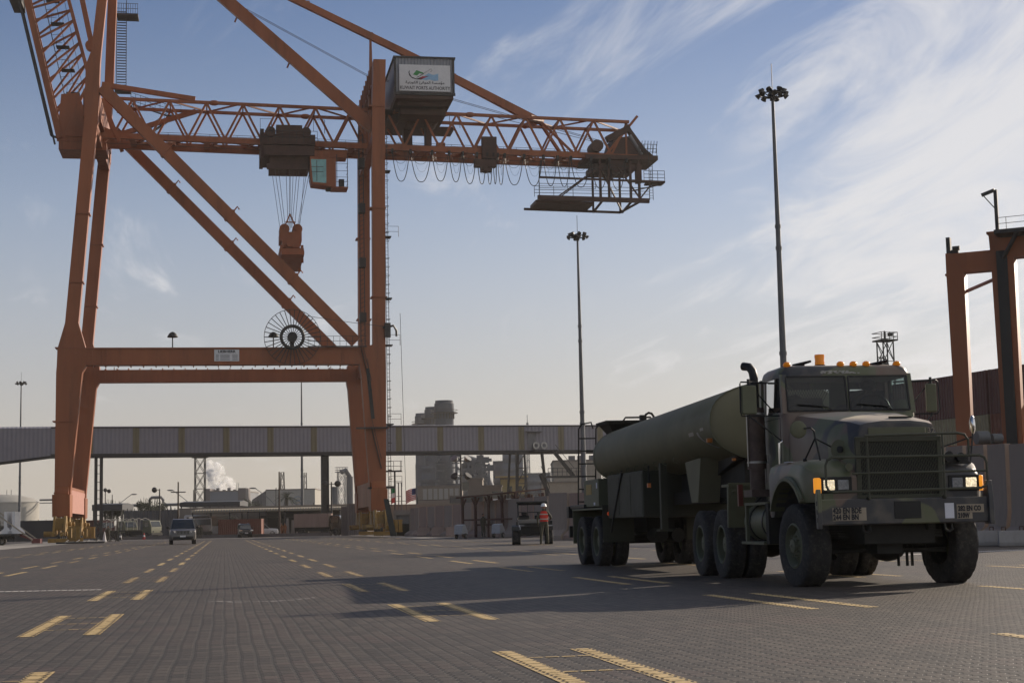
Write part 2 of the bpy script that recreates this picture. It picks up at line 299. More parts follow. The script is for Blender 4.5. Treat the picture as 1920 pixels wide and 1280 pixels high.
# pale concrete road crossing beyond the yard
cs = MB(); cs.quad((-14.19, 196, 0.004), (14.99, 196, 0.004), (14.99, 201, 0.004), (-14.19, 201, 0.004))
tag(cs.build('pale_path', M['concrete']), kind='structure')
# yellow lane dashes in pairs, joined by thin rungs near the camera
yls = [MB(), MB(), MB()]; r2 = random.Random(3); yl = yls[0]
def ypatch(x0, x1, y0, y1, z=0.004): yl.quad((x0, y0, z), (x1, y0, z), (x1, y1, z), (x0, y1, z))
for xa, xb, ph in ((-1.82, -1.25, 0.0), (1.88, 2.45, 0.35), (5.70, 6.30, 0.35), (-5.42, -4.88, 0.1), (9.35, 9.95, 0.5), (-9.0, -8.45, 0.2), (13.1, 13.7, 0.3)):
    for k in range(0, 20):
        y0 = 7.45+7.5*k+ph; wd = 0.155
        yl = yls[r2.randrange(3) if k > 1 else 0]
        for x in (xa, xb): ypatch(x, x+wd, y0, y0+3.65)
        if k < 4 and abs(xa) < 3:
            for q in (0.9, 1.9, 3.0): ypatch(xa+wd, xb, y0+q, y0+q+0.05)
for q_, (yl_, wr_) in enumerate(zip(yls, (0.51, 0.49, 0.47))): tag(yl_.build('road_marking', paint_mat('worn_yellow_paint', (0.54-0.06*q_, 0.385-0.045*q_, 0.17-0.015*q_), wr_)), kind='structure')
wl = MB()
wl.quad((-7.0, 27.8, 0.004), (-1.95, 26.75, 0.004), (-1.95, 26.98, 0.004), (-7.0, 28.2, 0.004))
wl.quad((16.0, 29.3, 0.004), (26, 33.0, 0.004), (26, 33.5, 0.004), (15.8, 29.9, 0.004))
wl.quad((13.2, 34.0, 0.004), (26, 40.0, 0.004), (26, 40.5, 0.004), (13.0, 34.5, 0.004))
tag(wl.build('road_marking', paint_mat('worn_white_paint', (0.62, 0.58, 0.53), 0.52)), kind='structure')
# arc of white scuff
sc = MB()
for k in range(14):
    a0, a1 = -0.6+k*0.09, -0.6+(k+1)*0.09
    f = lambda a, r: (0.45+1.1*a, 20.6+0.55*a*a*3+r, 0.004)
    sc.quad(f(a0, 0), f(a1, 0), f(a1, 0.22), f(a0, 0.22))
tag(sc.build('ground_marking', paint_mat('white_scuff', (0.42, 0.38, 0.36), 0.40)), kind='structure')
# ================================================================ ship-to-shore crane
CR_ = thing('ship_to_shore_crane', 'giant rust orange container crane with raised boom straddling the yard', 'crane', (0, 174, 0))
cm_ = M['crane']
def zg(x): return 42.75-0.022*x          # girder bottom chord height
def cpart(mb, name, mat=None, bevel=0.0, parent=None): return mb.build(name, mat or cm_, parent or CR_, bevel=bevel)
for sy in (-9, 9):
    # waterside leg: foot, flared knee, inclined upper leg, pylon
    lg = MB()
    rings = []
    for x0, x1, z, d in ((-16.5, -15.05, 4.2, 1.3), (-16.45, -13.95, 16.9, 1.5), (-16.4, -13.6, 17.6, 1.5), (-16.35, -13.6, 19.3, 1.5), (-15.65, -14.35, 21.9, 1.35), (-14.15, -12.85, 40.5, 1.3), (-13.95, -12.65, 42.5, 1.3)):
        rings.append([(x0, sy-d/2, z), (x1, sy-d/2, z), (x1, sy+d/2, z), (x0, sy+d/2, z)])
    lg.loft(rings)
    for z in (4.9, 12.0, 19.35, 26, 33): 
        xc = -15.75 if z < 18 else -15.0+(z-21)*0.083
        w_ = 1.62 if z < 6 else 2.0 if z == 12 else 2.9 if z < 20 else 1.4
        lg.box(xc-w_/2-(0.0), xc+w_/2, sy-0.8, sy+0.8, z, z+0.12)
    cpart(lg, 'leg')
    py = MB(); s = -1 if sy < 0 else 1
    py.loft([[(-14.0, sy-0.65, 42.5), (-12.6, sy-0.65, 42.5), (-12.6, sy+0.65, 42.5), (-14.0, sy+0.65, 42.5)],
             [(-13.85, sy-0.65, 48.5), (-12.45, sy-0.65, 48.5), (-12.45, sy+0.65, 48.5), (-13.85, sy+0.65, 48.5)],
             [(-13.35, sy-0.5, 50), (-12.35, sy-0.5, 50), (-12.35, sy+0.5, 50), (-13.35, sy+0.5, 50)],
             [(-12.2, s*2.0-0.45, 69), (-11.3, s*2.0-0.45, 69), (-11.3, s*2.0+0.45, 69), (-12.2, s*2.0+0.45, 69)]])
    cpart(py, 'pylon_leg')
    # landside leg
    lr = MB(); rings = []
    top = 50.0 if sy < 0 else 49.6
    for x0, x1, z, d in ((14.75, 16.35, 4.2, 1.3), (13.95, 16.5, 16.6, 1.5), (13.8, 16.5, 17.4, 1.5), (13.9, 16.5, 19.3, 1.5), (15.2, 16.5, 19.7, 1.35), (15.4, 16.75, 44.9, 1.35), (15.6, 16.9, top, 1.35)):
        rings.append([(x0, sy-d/2, z), (x1, sy-d/2, z), (x1, sy+d/2, z), (x0, sy+d/2, z)])
    lr.loft(rings)
    for z in (4.9, 11, 24.6, 34, 44.9): lr.box(15.9-0.85-(0.3 if z < 12 else 0), 16.72, sy-0.78, sy+0.78, z, z+0.12)
    cpart(lr, 'leg')
    # portal beam
    pb = MB(); pb.box(-13.62, 13.9, sy-0.7, sy+0.7, 17.66 if sy < 0 else 17.55, 19.28 if sy < 0 else 18.95)
    if sy < 0: pb.box(-13.6, 13.8, sy-0.85, sy+0.85, 19.28, 19.4)
    for x in range(-12, 14, 3): pb.box(x-0.04, x+0.04, sy-0.82, sy-0.7, 17.6, 19.25) if x in (-12, 12) else None
    for x in (-13.0, -11.6, 12.2, 13.4): pb.box(x-0.06, x+0.06, sy-0.76, sy+0.76, 17.65, 19.35 if sy < 0 else 19.0)
    for k in range(22): pb.box(-13+k*1.24, -12.9+k*1.24, sy-0.6, sy+0.6, 18.96 if sy > 0 else 17.5, 19.12 if sy > 0 else 17.65)
    cpart(pb, 'portal_beam')
    # diagonal strut
    st = MB(); st.beam((-12.3, sy, 46.3), (13.5, sy, 20.0), 1.05, 1.15)
    for t in (0.25, 0.5, 0.75):
        p = Vector((-12.3, sy, 46.3)).lerp(Vector((13.5, sy, 20.0)), t); st.beam(p+Vector((-0.1, 0, 0.1)), p+Vector((0.1, 0, -0.1)), 1.25, 1.3); st.tube([p+Vector((0.5, -0.3, 0.5)), p+Vector((0.8, -0.3, 0.9)), p+Vector((1.0, -0.3, 0.6))], 0.08)
    cpart(st, 'diagonal_strut')
# cross beams in the rail direction
xb = MB(); xb.box(15.62, 16.75, -8.3, 8.3, 47.9, 49.9)
for y in range(-7, 9, 2): xb.box(15.45, 15.62, y-0.08, y+0.08, 47.9, 50.05)
cpart(xb, 'cross_beam')
xb = MB(); xb.box(-14.2, -12.5, -8.3, 8.3, 43.4, 45.8); cpart(xb, 'cross_beam')
for x0, x1 in ((-16.45, -15.1), (14.85, 16.3)):
    e = MB(); e.prism([(-10.4, 4.9), (-9.7, 5.6), (9.7, 5.6), (10.4, 4.9), (9.6, 2.7), (6.0, 3.1), (-6.0, 3.1), (-9.6, 2.7)], 'x', x0, x1); cpart(e, 'sill_beam'); e = MB(); e.prism([(-8.9, 5.3), (9.5, 5.3), (9.6, 4.9), (8.9, 3.0), (-8.9, 3.0)], 'x', x1+0.003, x1+0.05); cpart(e, 'sunlit_tone_panel', M['crane_pink'])  # thin plate added along the sill, its pink paints the sunlit side
    tb = MB(); tb.box(x0+0.2, x1-0.2, -8.2, 8.2, 17.75, 19.05); cpart(tb, 'tie_beam')
# pink equalizer plates and bogies
for x in (-15.78, 15.58):
    for sy in (-9, 9):
        q = MB(); q.prism([(sy-1.6, 4.8), (sy+1.6, 4.8), (sy+1.3, 2.6), (sy-1.3, 2.6)], 'x', x-0.85, x+0.85); cpart(q, 'equalizer_plate', cm_, 0.03)
        for k in (-1, 1):
            b = MB(); yc = sy+k*1.9
            b.prism([(yc-1.5, 0.75), (yc+1.5, 0.75), (yc+1.3, 1.35), (yc+0.45, 2.7), (yc-0.45, 2.7), (yc-1.3, 1.35)], 'x', x-0.62, x-0.38); b.prism([(yc-1.5, 0.75), (yc+1.5, 0.75), (yc+1.3, 1.35), (yc+0.45, 2.7), (yc-0.45, 2.7), (yc-1.3, 1.35)], 'x', x+0.38, x+0.62); b.box(x-0.38, x+0.38, yc-0.4, yc+0.4, 1.3, 2.5)
            b.box(x+0.64, x+1.05, yc+0.25, yc+0.9, 0.55, 1.45); [b.cyl((x+0.62, yc+q, 0.95), (x+0.80, yc+q, 0.95), 0.24, n=12) for q in (-1.0, -0.4)]
            b.cyl((x+0.7, yc, 1.9), (x+1.05, yc, 1.9), 0.22); b.cyl((x-1.5, yc-0.6, 0.95), (x-0.7, yc-0.6, 0.95), 0.28)
            bo = cpart(b, 'bogie', M['yellow'], 0.04)
            for yy in (-0.95, 0.95):
                wv = MB(); wv.lathe([(0.05, -0.16), (0.46, -0.16), (0.50, -0.13), (0.42, -0.1), (0.42, 0.1), (0.50, 0.13), (0.46, 0.16), (0.05, 0.16)], (x, yc+yy, 0.5), (1, 0, 0), 18); cpart(wv, 'rail_wheel', M['dark_steel'], parent=bo)
        # buffer and cleaner hardware, ladder-like gear in front
        h = MB(); h.box(x-0.9, x+0.9, sy-4.6, sy-4.2, 0.12, 0.5); h.cyl((x-0.4, sy-4.9, 0.9), (x-0.4, sy-4.2, 0.9), 0.18); h.cyl((x+0.4, sy-4.9, 0.9), (x+0.4, sy-4.2, 0.9), 0.18)
        [h.box(x+0.9+q*0.42, x+1.2+q*0.42, sy-3.9, sy-3.3, 0.45, 1.6) for q in range(3)]; h.box(x+0.85, x+2.1, sy-3.7, sy-3.5, 0.4, 0.55); h.box(x+0.85, x+2.1, sy-3.7, sy-3.5, 1.5, 1.65); [h.cyl((x+1.2+q*0.5, sy-4.0, 0.4), (x+1.2+q*0.5, sy-4.0, 1.6), 0.05, n=6) for q in (0, 1)]
        cpart(h, 'buffer', M['yellow'])
# ---- lattice girder
gy0, gy1, HT = -2.0, 2.0, 4.1
ch = MB()
for y, w_, h_ in ((gy0, 0.55, 0.6), (gy1, 0.55, 0.85)): ch.beam((-16.5, y, zg(-16.5)), (46, y, zg(46)), w_, h_)
cpart(ch, 'bottom_chord')
ch = MB()
for y in (gy0, gy1): ch.beam((-11.5, y, zg(-11.5)+HT), (45.2, y, zg(45)+HT), 0.3, 0.32)
ch.ell((-1, gy0, zg(-1)+HT), 0.6, 0.3, 0.3); ch.ell((27, gy0, zg(27)+HT), 0.6, 0.3, 0.3); ch.ell((9, gy1, zg(9)+HT), 0.6, 0.3, 0.3)
cpart(ch, 'top_chord')
tops = [-9.6+3.9*k for k in range(15)]
dg = MB()
for x in tops:
    for y in (gy0, gy1):
        for dx in (-1.95, 1.95):
            if x+dx < 46: dg.beam((x, y, zg(x)+HT), (x+dx, y, zg(x+dx)+0.2), 0.2, 0.22)
for y in (gy0, gy1): dg.beam((44.8, y, zg(45)), (44.8, y, zg(45)+HT), 0.2); dg.beam((46.2, y, zg(45)+HT+0.7), (42.5, y, zg(43)+0.3), 0.28)
cpart(dg, 'web_lattice')
tb = MB()
for i, x in enumerate(tops[:-1]):
    a, b = (gy0, gy1) if i % 2 else (gy1, gy0)
    tb.beam((x, a, zg(x)+HT), (tops[i+1], b, zg(x)+HT), 0.16); tb.beam((x, gy0, zg(x)+HT), (x, gy1, zg(x)+HT), 0.14)
    tb.beam((x-1.95, gy0, zg(x)+0.1), (x+1.95, gy1, zg(x)+0.1), 0.2); tb.beam((x+1.95, gy0, zg(x)+0.1), (x, gy1, zg(x)+0.1), 0.2)
    if i % 2 == 0: tb.box(x-0.3, x+0.3, -2.2, 2.2, zg(x)-0.25, zg(x)-0.1)
cpart(tb, 'bracing')
# walkway with railing and electrical cabinets on the far chord
wk = MB()
wk.box(-12, 46, 2.3, 3.2, 42.55, 42.62) if False else None
for a, b in ((-12, 17), (17, 46)): wk.beam((a, 2.85, zg(a)+0.35), (b, 2.85, zg(b)+0.35), 0.9, 0.06)
for y in (2.45, 3.25):
    for hh in (0.75, 1.35): wk.tube([(-12, y, zg(-12)+0.35+hh), (46, y, zg(46)+0.35+hh)], 0.028, 4)
    for k in range(39): x = -12+1.5*k; wk.tube([(x, y, zg(x)+0.35), (x, y, zg(x)+1.7)], 0.026, 4)
cpart(wk, 'walkway', M['dark_steel'])
r = random.Random(5); cb = MB()
for x, ww, hh in ((-6.0, 0.9, 0.7), (21.2, 1.2, 1.0), (23.8, 1.0, 1.5), (25.6, 2.4, 1.1), (28.2, 1.6, 1.3), (30.2, 1.7, 1.1), (32.0, 1.1, 1.1), (19.2, 0.9, 1.2)): cb.box(x, x+ww, 2.5, 3.1, zg(x)+0.4, zg(x)+0.4+hh)
cpart(cb, 'electric_cabinet')
# hinge plates at the boom foot
hp = MB()
for y in (gy0, gy1):
    hp.prism([(-17.4, 42.3), (-12.4, 42.3), (-11.2, 43.4), (-14.2, 44.6), (-15.2, 47.6), (-17.0, 47.4)], 'y', y-0.12, y+0.12)
hp.box(-17.2, -12.3, -2.2, 2.2, 41.4, 42.25); hp.beam((-13.2, -9, 42.1), (-13.2, 9, 42.1), 1.0, 1.0); hp.beam((15.9, -9, 41.7), (15.9, 9, 41.7), 0.9, 0.9)
for y in (-2.2, 2.2): hp.beam((15.9, y, 41.9), (15.9, y, 48), 0.45); hp.beam((-13.2, y, 42), (-13.2, y, 48), 0.4); hp.beam((-10.9, y, 42.3), (-12.8, y, 47), 0.4)
hp.beam((-12.8, gy0, 48.6), (-3.0, gy0, zg(-4)+HT+0.3), 0.45, 0.5); hp.beam((-12.8, gy1, 43.6), (-3.0, gy1, zg(-4)+HT), 0.45, 0.5)
cpart(hp, 'hinge_frame')
# ---- raised boom
bo = MB(); b0, b1 = Vector((-17.1, 0, 42.6)), Vector((-22.6, 0, 66.0)); i0, i1 = Vector((-14.2, 0, 49.5)), Vector((-18.6, 0, 66.5))
for y in (gy0, gy1):
    o = Vector((0, y, 0)); bo.beam(b0+o, b1+o, 0.6, 0.65); bo.beam(i0+o, i1+o, 0.32, 0.34)
    bo.beam(b0+o, Vector((-14.0, y, 49.0)), 0.3)
    for k in range(7):
        t0 = k/7; t1 = (k+0.5)/7; t2 = (k+1)/7
        bo.beam(b0.lerp(b1, t0+0.1)+o, i0.lerp(i1, min(1, t1))+o, 0.2); bo.beam(i0.lerp(i1, t1)+o, b0.lerp(b1, min(1, t2+0.03))+o, 0.2)
for k in range(15):
    t = k/14; bo.beam(b0.lerp(b1, t)+Vector((0, gy0, 0)), b0.lerp(b1, t)+Vector((0, gy1, 0)), 0.2); bo.beam(i0.lerp(i1, t)+Vector((0, gy0, 0)), i0.lerp(i1, t)+Vector((0, gy1, 0)), 0.16)
cpart(bo, 'boom')
br = MB()
for y in (gy0, gy1): br.beam(b0+Vector((-0.9, y, 0.3)), b1+Vector((-0.9, y, 0)), 0.14, 0.2)
br.tube([b0+Vector((-0.9, gy0, 0.3)), b0+Vector((0, gy0, 0))], 0.12); br.box(-22.5, -21.3, -2.5, 2.5, 57.6, 59.0)
cpart(br, 'boom_rail', M['dark_steel'])
bw = MB()
for k in range(46):
    p = Vector((-16.3, 1.0, 45)).lerp(Vector((-20.8, 1.0, 66)), k/45)
    bw.tube([p, p+Vector((0, 1.0, 0))], 0.03, 4); bw.tube([p, p+Vector((0.9, 0, 0.12))], 0.025, 4) if k % 2 else None
for y in (1.0, 2.0): bw.tube([(-16.3, y, 45), (-20.8, y, 66)], 0.04, 4)
bw.tube([(-15.1, 1.0, 45), (-19.6, 1.0, 66)], 0.035, 4); bw.tube([(-14.2, 1.0, 45), (-18.6, 1.0, 66)], 0.03, 4)
for k in range(9):
    p = Vector((-16.0, 0, 45.5)).lerp(Vector((-20.5, 0, 66)), k/8); bw.box(p.x-0.1, p.x+1.3, -0.4, 0.9, p.z, p.z+0.05); bw.tube([(p.x, -0.4, p.z), (p.x, -0.4, p.z+1), (p.x+1.2, -0.4, p.z+1), (p.x+1.2, -0.4, p.z)], 0.03, 4)
cpart(bw, 'boom_ladder', M['dark_steel'])
fs = MB(); fs.beam((-13.9, -2.6, 53.0), (-16.6, -2.6, 66), 0.55, 0.55); fs.cyl((-13.95, -3.0, 52.6), (-13.95, -2.2, 52.6), 0.55, n=16); cpart(fs, 'folded_stay')
# ---- stays
s1 = MB(); s1.beam((-11.8, -3.2, 68.6), (15.6, -8.0, 43.0), 1.2, 1.25)
for t in (0.3, 0.5, 0.7): p = Vector((-11.8, -3.2, 68.6)).lerp(Vector((15.6, -8.0, 43.0)), t); s1.tube([p+Vector((-0.5, 0, -0.5)), p+Vector((-0.7, 0, -1.0))], 0.1)
cpart(s1, 'main_stay')
s2 = MB(); s2.beam((-11.7, 0, 68.6), (21.5, 0, 53.0), 0.6, 0.72, 0.62, 0.74); s2.beam((21.5, 0, 53.0), (35.0, 0, zg(35)+HT+0.1), 0.62, 0.74, 0.75, 0.95)
for t in (0.45, 0.6, 0.8): p = Vector((-11.7, 0, 68.6)).lerp(Vector((35, 0, 46.2)), t); s2.box(p.x-0.15, p.x+0.15, -0.2, 0.2, p.z+0.2, p.z+0.75)
s2.beam((33.8, -2, zg(35)+HT), (35.6, 0, zg(35)+HT+0.3), 0.5); s2.beam((33.8, 2, zg(35)+HT), (35.6, 0, zg(35)+HT+0.3), 0.5); s2.beam((35, 0, 46.6), (38.6, -2, zg(38.6)+0.3), 0.3); s2.beam((35, 0, 46.6), (38.6, 2, zg(38.6)+0.3), 0.3)
cpart(s2, 'back_stay')
s3 = MB(); s3.beam((16.2, 0, 55.6), (16.2, 0, 48.0), 0.22, 0.22, 0.5, 0.6); cpart(s3, 'hanger')
s4 = MB()
for y in (-0.5, 0.0): s4.tube([(-11.6, y, 65.5), (15.6, y, 51.0), (46, y, 43.0)], 0.035, 4)
s4.tube([(30, -1.5, zg(30)+HT), (44, -1.5, zg(44)+1.2)], 0.035, 4)
cpart(s4, 'hoist_rope', M['rope'])
# ---- stairway on the waterside pylon
sw = MB()
sw.box(-12.2, -10.4, 8.0, 10.2, 50.9, 51.1)
for k in range(30): z = 51.1+k*0.32; sw.box(-12.0, -11.0, 9.4+0.0*k, 9.65, z, z+0.05)
for x in (-12.05, -10.95): sw.tube([(x, 9.2, 51), (x, 9.2, 63)], 0.05, 4)
sw.box(-12.0, -9.6, 8.2, 10.4, 59.6, 59.85); sw.box(-12.0, -10.2, 8.6, 10.0, 48.6, 49.2)
for k in range(10): sw.tube([(-12.0+0.26*k, 8.2, 59.8), (-12.0+0.26*k, 8.2, 61.0)], 0.03, 4)
for z in (60.4, 61.0): sw.tube([(-12, 8.2, z), (-9.6, 8.2, z)], 0.03, 4)
sw.beam((-10.4, 9, 49.5), (-5.8, 2.5, 46.4), 0.7, 0.12)
for dy in (0.0, 0.45, 0.9): sw.tube([(-10.4, 9, 49.9+dy), (-5.8, 2.5, 46.8+dy)], 0.035, 4)
for k in range(9): p = Vector((-10.4, 9, 49.5)).lerp(Vector((-5.8, 2.5, 46.4)), k/8); sw.tube([p, p+Vector((0, 0, 1.3))], 0.03, 4)
sw.box(-6.2, -4.6, 1.8, 3.0, 46.3, 46.4); sw.tube([(-6.2, 1.8, 46.4), (-6.2, 1.8, 47.5), (-4.6, 1.8, 47.5), (-4.6, 1.8, 46.4)], 0.03, 4)
sw.beam((-5.5, 2.6, 46.3), (-10.5, 2.6, 42.6), 0.6, 0.14)
for dy in (0.5, 1.0): sw.tube([(-5.5, 2.6, 46.3+dy), (-10.5, 2.6, 42.6+dy)], 0.035, 4)
for k in range(12): p = Vector((-5.5, 2.6, 46.3)).lerp(Vector((-10.5, 2.6, 42.6)), k/11); sw.tube([p, p+Vector((0, 0, 1.0))], 0.025, 4)
cpart(sw, 'stairway', M['dark_steel'])
# ---- ladder and lift mast on the landside leg
ld = MB()
for x in (16.68, 16.95): ld.tube([(x, -8.9, 3), (x, -8.9, 44)], 0.04, 4)
for k in range(100): z = 3.2+k*0.4; ld.tube([(16.68, -8.9, z), (16.95, -8.9, z)], 0.022, 4)
for k in range(44):
    z = 4.0+k*0.92
    if k % 7: ld.tube([(16.7, -9.2, z), (17.05, -9.3, z), (17.05, -8.5, z), (16.7, -8.6, z)], 0.025, 4)
for z in (5.0, 11.4, 19.6, 24.5, 31.0, 38.0): ld.box(16.4, 17.25, -9.6, -8.3, z, z+0.1)
for z in (5.0, 11.4, 19.6, 31.0):
    ld.tube([(16.7, -9.7, z), (16.7, -9.7, z+1.1), (18.0, -9.7, z+1.1), (18.0, -9.7, z)], 0.03, 4); ld.tube([(16.7, -9.7, z+0.55), (18.0, -9.7, z+0.55)], 0.025, 4)
ld.tube([(18.5, -9.2, 0.5), (18.1, -9.2, 23)], 0.03, 4)
cpart(ld, 'access_ladder', M['dark_steel'])
lm = MB()
for z0, z1 in ((20, 47),):
    for x in (14.6, 15.05):
        lm.tube([(x, -2, z0), (x, -2, z1)], 0.07, 4)
    for k in range(54): z = z0+k*0.5; lm.tube([(14.6, -2, z), (15.05, -2, z+0.25)], 0.035, 4)
for z in (23, 29, 35, 40): lm.box(14.5, 15.2, -2.4, -1.2, z, z+1.0)
cpart(lm, 'lift_mast', M['dark_steel'])
# zigzag stairs on the lower leg
zs = MB()
for a, b in (((13.9, 19.5), (15.0, 14.9)), ((15.1, 12.0), (14.6, 17.2)), ((14.9, 11.2), (15.9, 6.9))):
    zs.beam((a[0], -9.75, a[1]), (b[0], -9.75, b[1]), 0.35, 0.06); zs.tube([(a[0], -9.85, a[1]+1), (b[0], -9.85, b[1]+1)], 0.03, 4)
zs.box(13.4, 16.6, -10.3, -9.0, 11.0, 11.12); zs.box(8.5, 14.5, -10.2, -9.9, 19.4, 19.5)
zs.box(14.5, 17.2, -10.3, -9.0, 4.85, 5.0)
for z in (20.0, 20.5): zs.tube([(8.5, -10.2, z), (14.5, -10.2, z)], 0.028, 4)
for k in range(10): zs.tube([(8.5+0.65*k, -10.2, 19.45), (8.5+0.65*k, -10.2, 20.5)], 0.028, 4)
cpart(zs, 'lower_stairs', M['dark_steel'])
# ---- machinery house
hs = MB(); hs.loft([[(18.25, -6.6, 47.25), (24.5, -6.6, 47.25), (24.5, 6.6, 47.25), (18.25, 6.6, 47.25)], [(18.15, -6.7, 51.1), (24.6, -6.7, 51.1), (24.6, 6.7, 51.1), (18.15, 6.7, 51.1)]])
ho = cpart(hs, 'machinery_house', M['house'])
hf = MB(); hf.box(18.0, 24.75, -6.85, 6.85, 51.1, 51.3); hf.box(18.1, 24.7, -6.8, -6.62, 47.05, 47.35)
for x in (18.15, 24.5): hf.box(x-0.08, x+0.14, -6.78, -6.6, 47.2, 51.1)
cpart(hf, 'house_trim', M['dark_steel'], parent=ho)
fl = MB()
fl.box(18.3, 24.5, -6.6, 6.6, 46.7, 47.24)
for y in (-5, -2, 2, 5): fl.box(18.6, 24.2, y-0.15, y+0.15, 46.3, 46.7)
fl.box(19.0, 24.0, -4, 4, 45.6, 46.3); fl.box(17.3, 26.0, 3.0, 6.8, 45.9, 46.1)
fl.box(20.0, 21.0, 2.0, 3.5, 42.7, 46); fl.box(22.2, 22.8, -1, 1, 43, 46)
for x in (18.6, 20.6, 23.0): fl.cyl((x, -1, 46.0), (x, 2, 46.0), 0.7, n=14)
for x in (25.4, 26.6): fl.tube([(x, 3.0, 46), (x, 3.0, 47.4)], 0.04, 4)
fl.tube([(25.4, 3, 47.4), (26.6, 3, 47.4)], 0.04, 4)
cpart(fl, 'house_floor', M['crane_dark'])
lf = MB()
for k in range(12): lf.tube([(17.2+0.0*k, -4+k*0.6, 46.1), (17.2, -4+k*0.6, 47.2)], 0.04, 4)
lf.tube([(17.2, -4, 47.2), (17.2, 3, 47.2)], 0.04, 4); lf.tube([(17.2, -4, 46.65), (17.2, 3, 46.65)], 0.035, 4); lf.box(17.0, 18.3, -4.2, 3.2, 46.0, 46.1)
cpart(lf, 'house_landing', M['dark_steel'])
# sign board
sb = MB(); sb.box(18.62, 24.15, -6.86, -6.72, 47.45, 50.35); sgn = cpart(sb, 'sign_board', M['white'], parent=ho)
M['ink'] = material('sign_ink', (0.02, 0.02, 0.025), 0.5)
RX = (R(90), 0, 0)
text_mesh('lettering', 'KUWAIT PORTS AUTHORITY', M['ink'], CR_, (21.4, -6.87, 47.78), RX, 0.52, 0.01, xs=0.80, bold=0.006)
AR = 'مؤسسة الموانئ الكويتية'
try:
    form = {'م': 'ﻢﻣﻤﻡ', }
    ar_shaped = 'ﺔﻴﺘﻳﻮﻜﻟﺍ ﺊﻧﺍﻮﻤﻟﺍ ﺔﺴﺳﺆﻣ'
    import glob, os
    fp = glob.glob(os.path.join(bpy.utils.system_resource('DATAFILES'), 'fonts', 'NotoSansArabic*'))
    afont = bpy.data.fonts.load(fp[0]) if fp else None
except Exception: afont = None
text_mesh('arabic_lettering', ar_shaped, M['ink'], CR_, (21.4, -6.87, 48.40), RX, 0.66, 0.01, xs=1.15, bold=0.006, font=afont)
# emblem: green sail, dark hull strokes, red stripe, blue water with gull lines
def flat(pts, mat, z, name):
    mb = MB(); n = len(pts); mb.add([(x, -6.87-z, y) for x, y in pts]+[(x, -6.855, y) for x, y in pts], [tuple(range(n))]+[(i, (i+1) % n, n+(i+1) % n, n+i) for i in range(n)]); return cpart(mb, name, mat, parent=sgn)
M['e_green'] = material('emblem_green', (0.05, 0.25, 0.07), 0.5); M['e_red'] = material('emblem_red', (0.35, 0.03, 0.05), 0.5); M['e_blue'] = material('emblem_blue', (0.25, 0.42, 0.58), 0.5)
flat([(20.1, 49.25), (20.5, 49.75), (21.2, 49.5), (21.3, 49.35), (20.8, 49.4), (20.55, 49.15)], M['e_green'], 0.006, 'emblem')
flat([(19.75, 49.75), (19.72, 49.4), (19.95, 49.0), (20.5, 48.8), (21.1, 49.05), (21.9, 49.15), (21.4, 48.95), (21.0, 48.72), (20.5, 48.72), (20.0, 48.85), (19.7, 49.15), (19.62, 49.5)], M['ink'], 0.004, 'emblem')
flat([(20.4, 48.85), (21.2, 49.28), (21.35, 49.4), (20.6, 49.02)], M['ink'], 0.009, 'emblem')
flat([(20.75, 48.78), (21.15, 49.1), (21.7, 49.06), (21.3, 48.88)], M['e_red'], 0.007, 'emblem')
flat([(21.35, 49.15), (21.8, 49.45), (22.3, 49.25), (22.85, 49.42), (22.85, 48.65), (22.4, 48.6), (21.9, 48.75), (21.5, 48.65), (21.1, 48.75)], M['e_blue'], 0.002, 'emblem')
eb = MB(); eb.tube([(20.9, -6.87, 49.2), (21.8, -6.87, 49.75), (22.1, -6.87, 49.95), (22.2, -6.87, 49.75), (22.0, -6.87, 49.6)], 0.018, 4); cpart(eb, 'emblem', M['ink'], parent=sgn)
# ---- trolley, cab, ropes and headblock
tr = MB()
tr.box(4.2, 9.8, -3.2, -2.4, 42.2, 43.3); tr.box(4.2, 9.8, 2.4, 3.2, 42.2, 43.3); tr.box(4.3, 9.7, -3.2, 3.2, 41.0, 42.05); tr.box(4.9, 9.2, -2.4, 2.4, 39.9, 41.0)
tr.box(4.6, 9.4, -2.6, -2.2, 39.6, 40.2)
for x in (5.0, 8.8): tr.cyl((x, -3.35, 43.55), (x, -2.5, 43.55), 0.55, n=14); tr.cyl((x, 2.5, 43.55), (x, 3.4, 43.55), 0.55, n=14)
tr.box(5.6, 8.4, -3.3, -2.0, 43.3, 44.3)
for x in (5.2, 6.4, 7.6, 8.8): tr.cyl((x, -1.8, 41.8), (x, 1.8, 41.8), 0.6, n=14)
tr.box(3.9, 4.3, -3.0, 3.0, 40.8, 43.9); tr.box(9.6, 10.5, -1.0, 3.0, 41.4, 42.0)
to = cpart(tr, 'trolley', M['crane_dark'])
tk = MB()
for x in range(0, 9):
    xx = 4.0+0.75*x; tk.tube([(xx, -3.5, 42.3), (xx, -3.5, 43.6)], 0.03, 4)
for z in (42.9, 43.6): tk.tube([(4.0, -3.5, z), (10.0, -3.5, z)], 0.03, 4)
for x in (3.9, 9.6): tk.tube([(x, -3.4, 43.6), (x, -3.4, 44.9), (x+1.2, -3.4, 44.9), (x+1.2, -3.4, 43.4)], 0.035, 4)
cpart(tk, 'trolley_railing', M['dark_steel'], parent=to)
cb_ = MB(); cb_.prism([(9.35, 37.9), (12.0, 37.6), (12.0, 40.8), (9.2, 40.9), (9.2, 38.6)], 'y', -3.2, -0.9); cb_.box(9.2, 13.2, -3.0, -0.9, 40.9, 41.6); cb_.box(11.5, 13.3, -3.1, -0.8, 37.5, 37.65)
co_ = cpart(cb_, 'operator_cab')
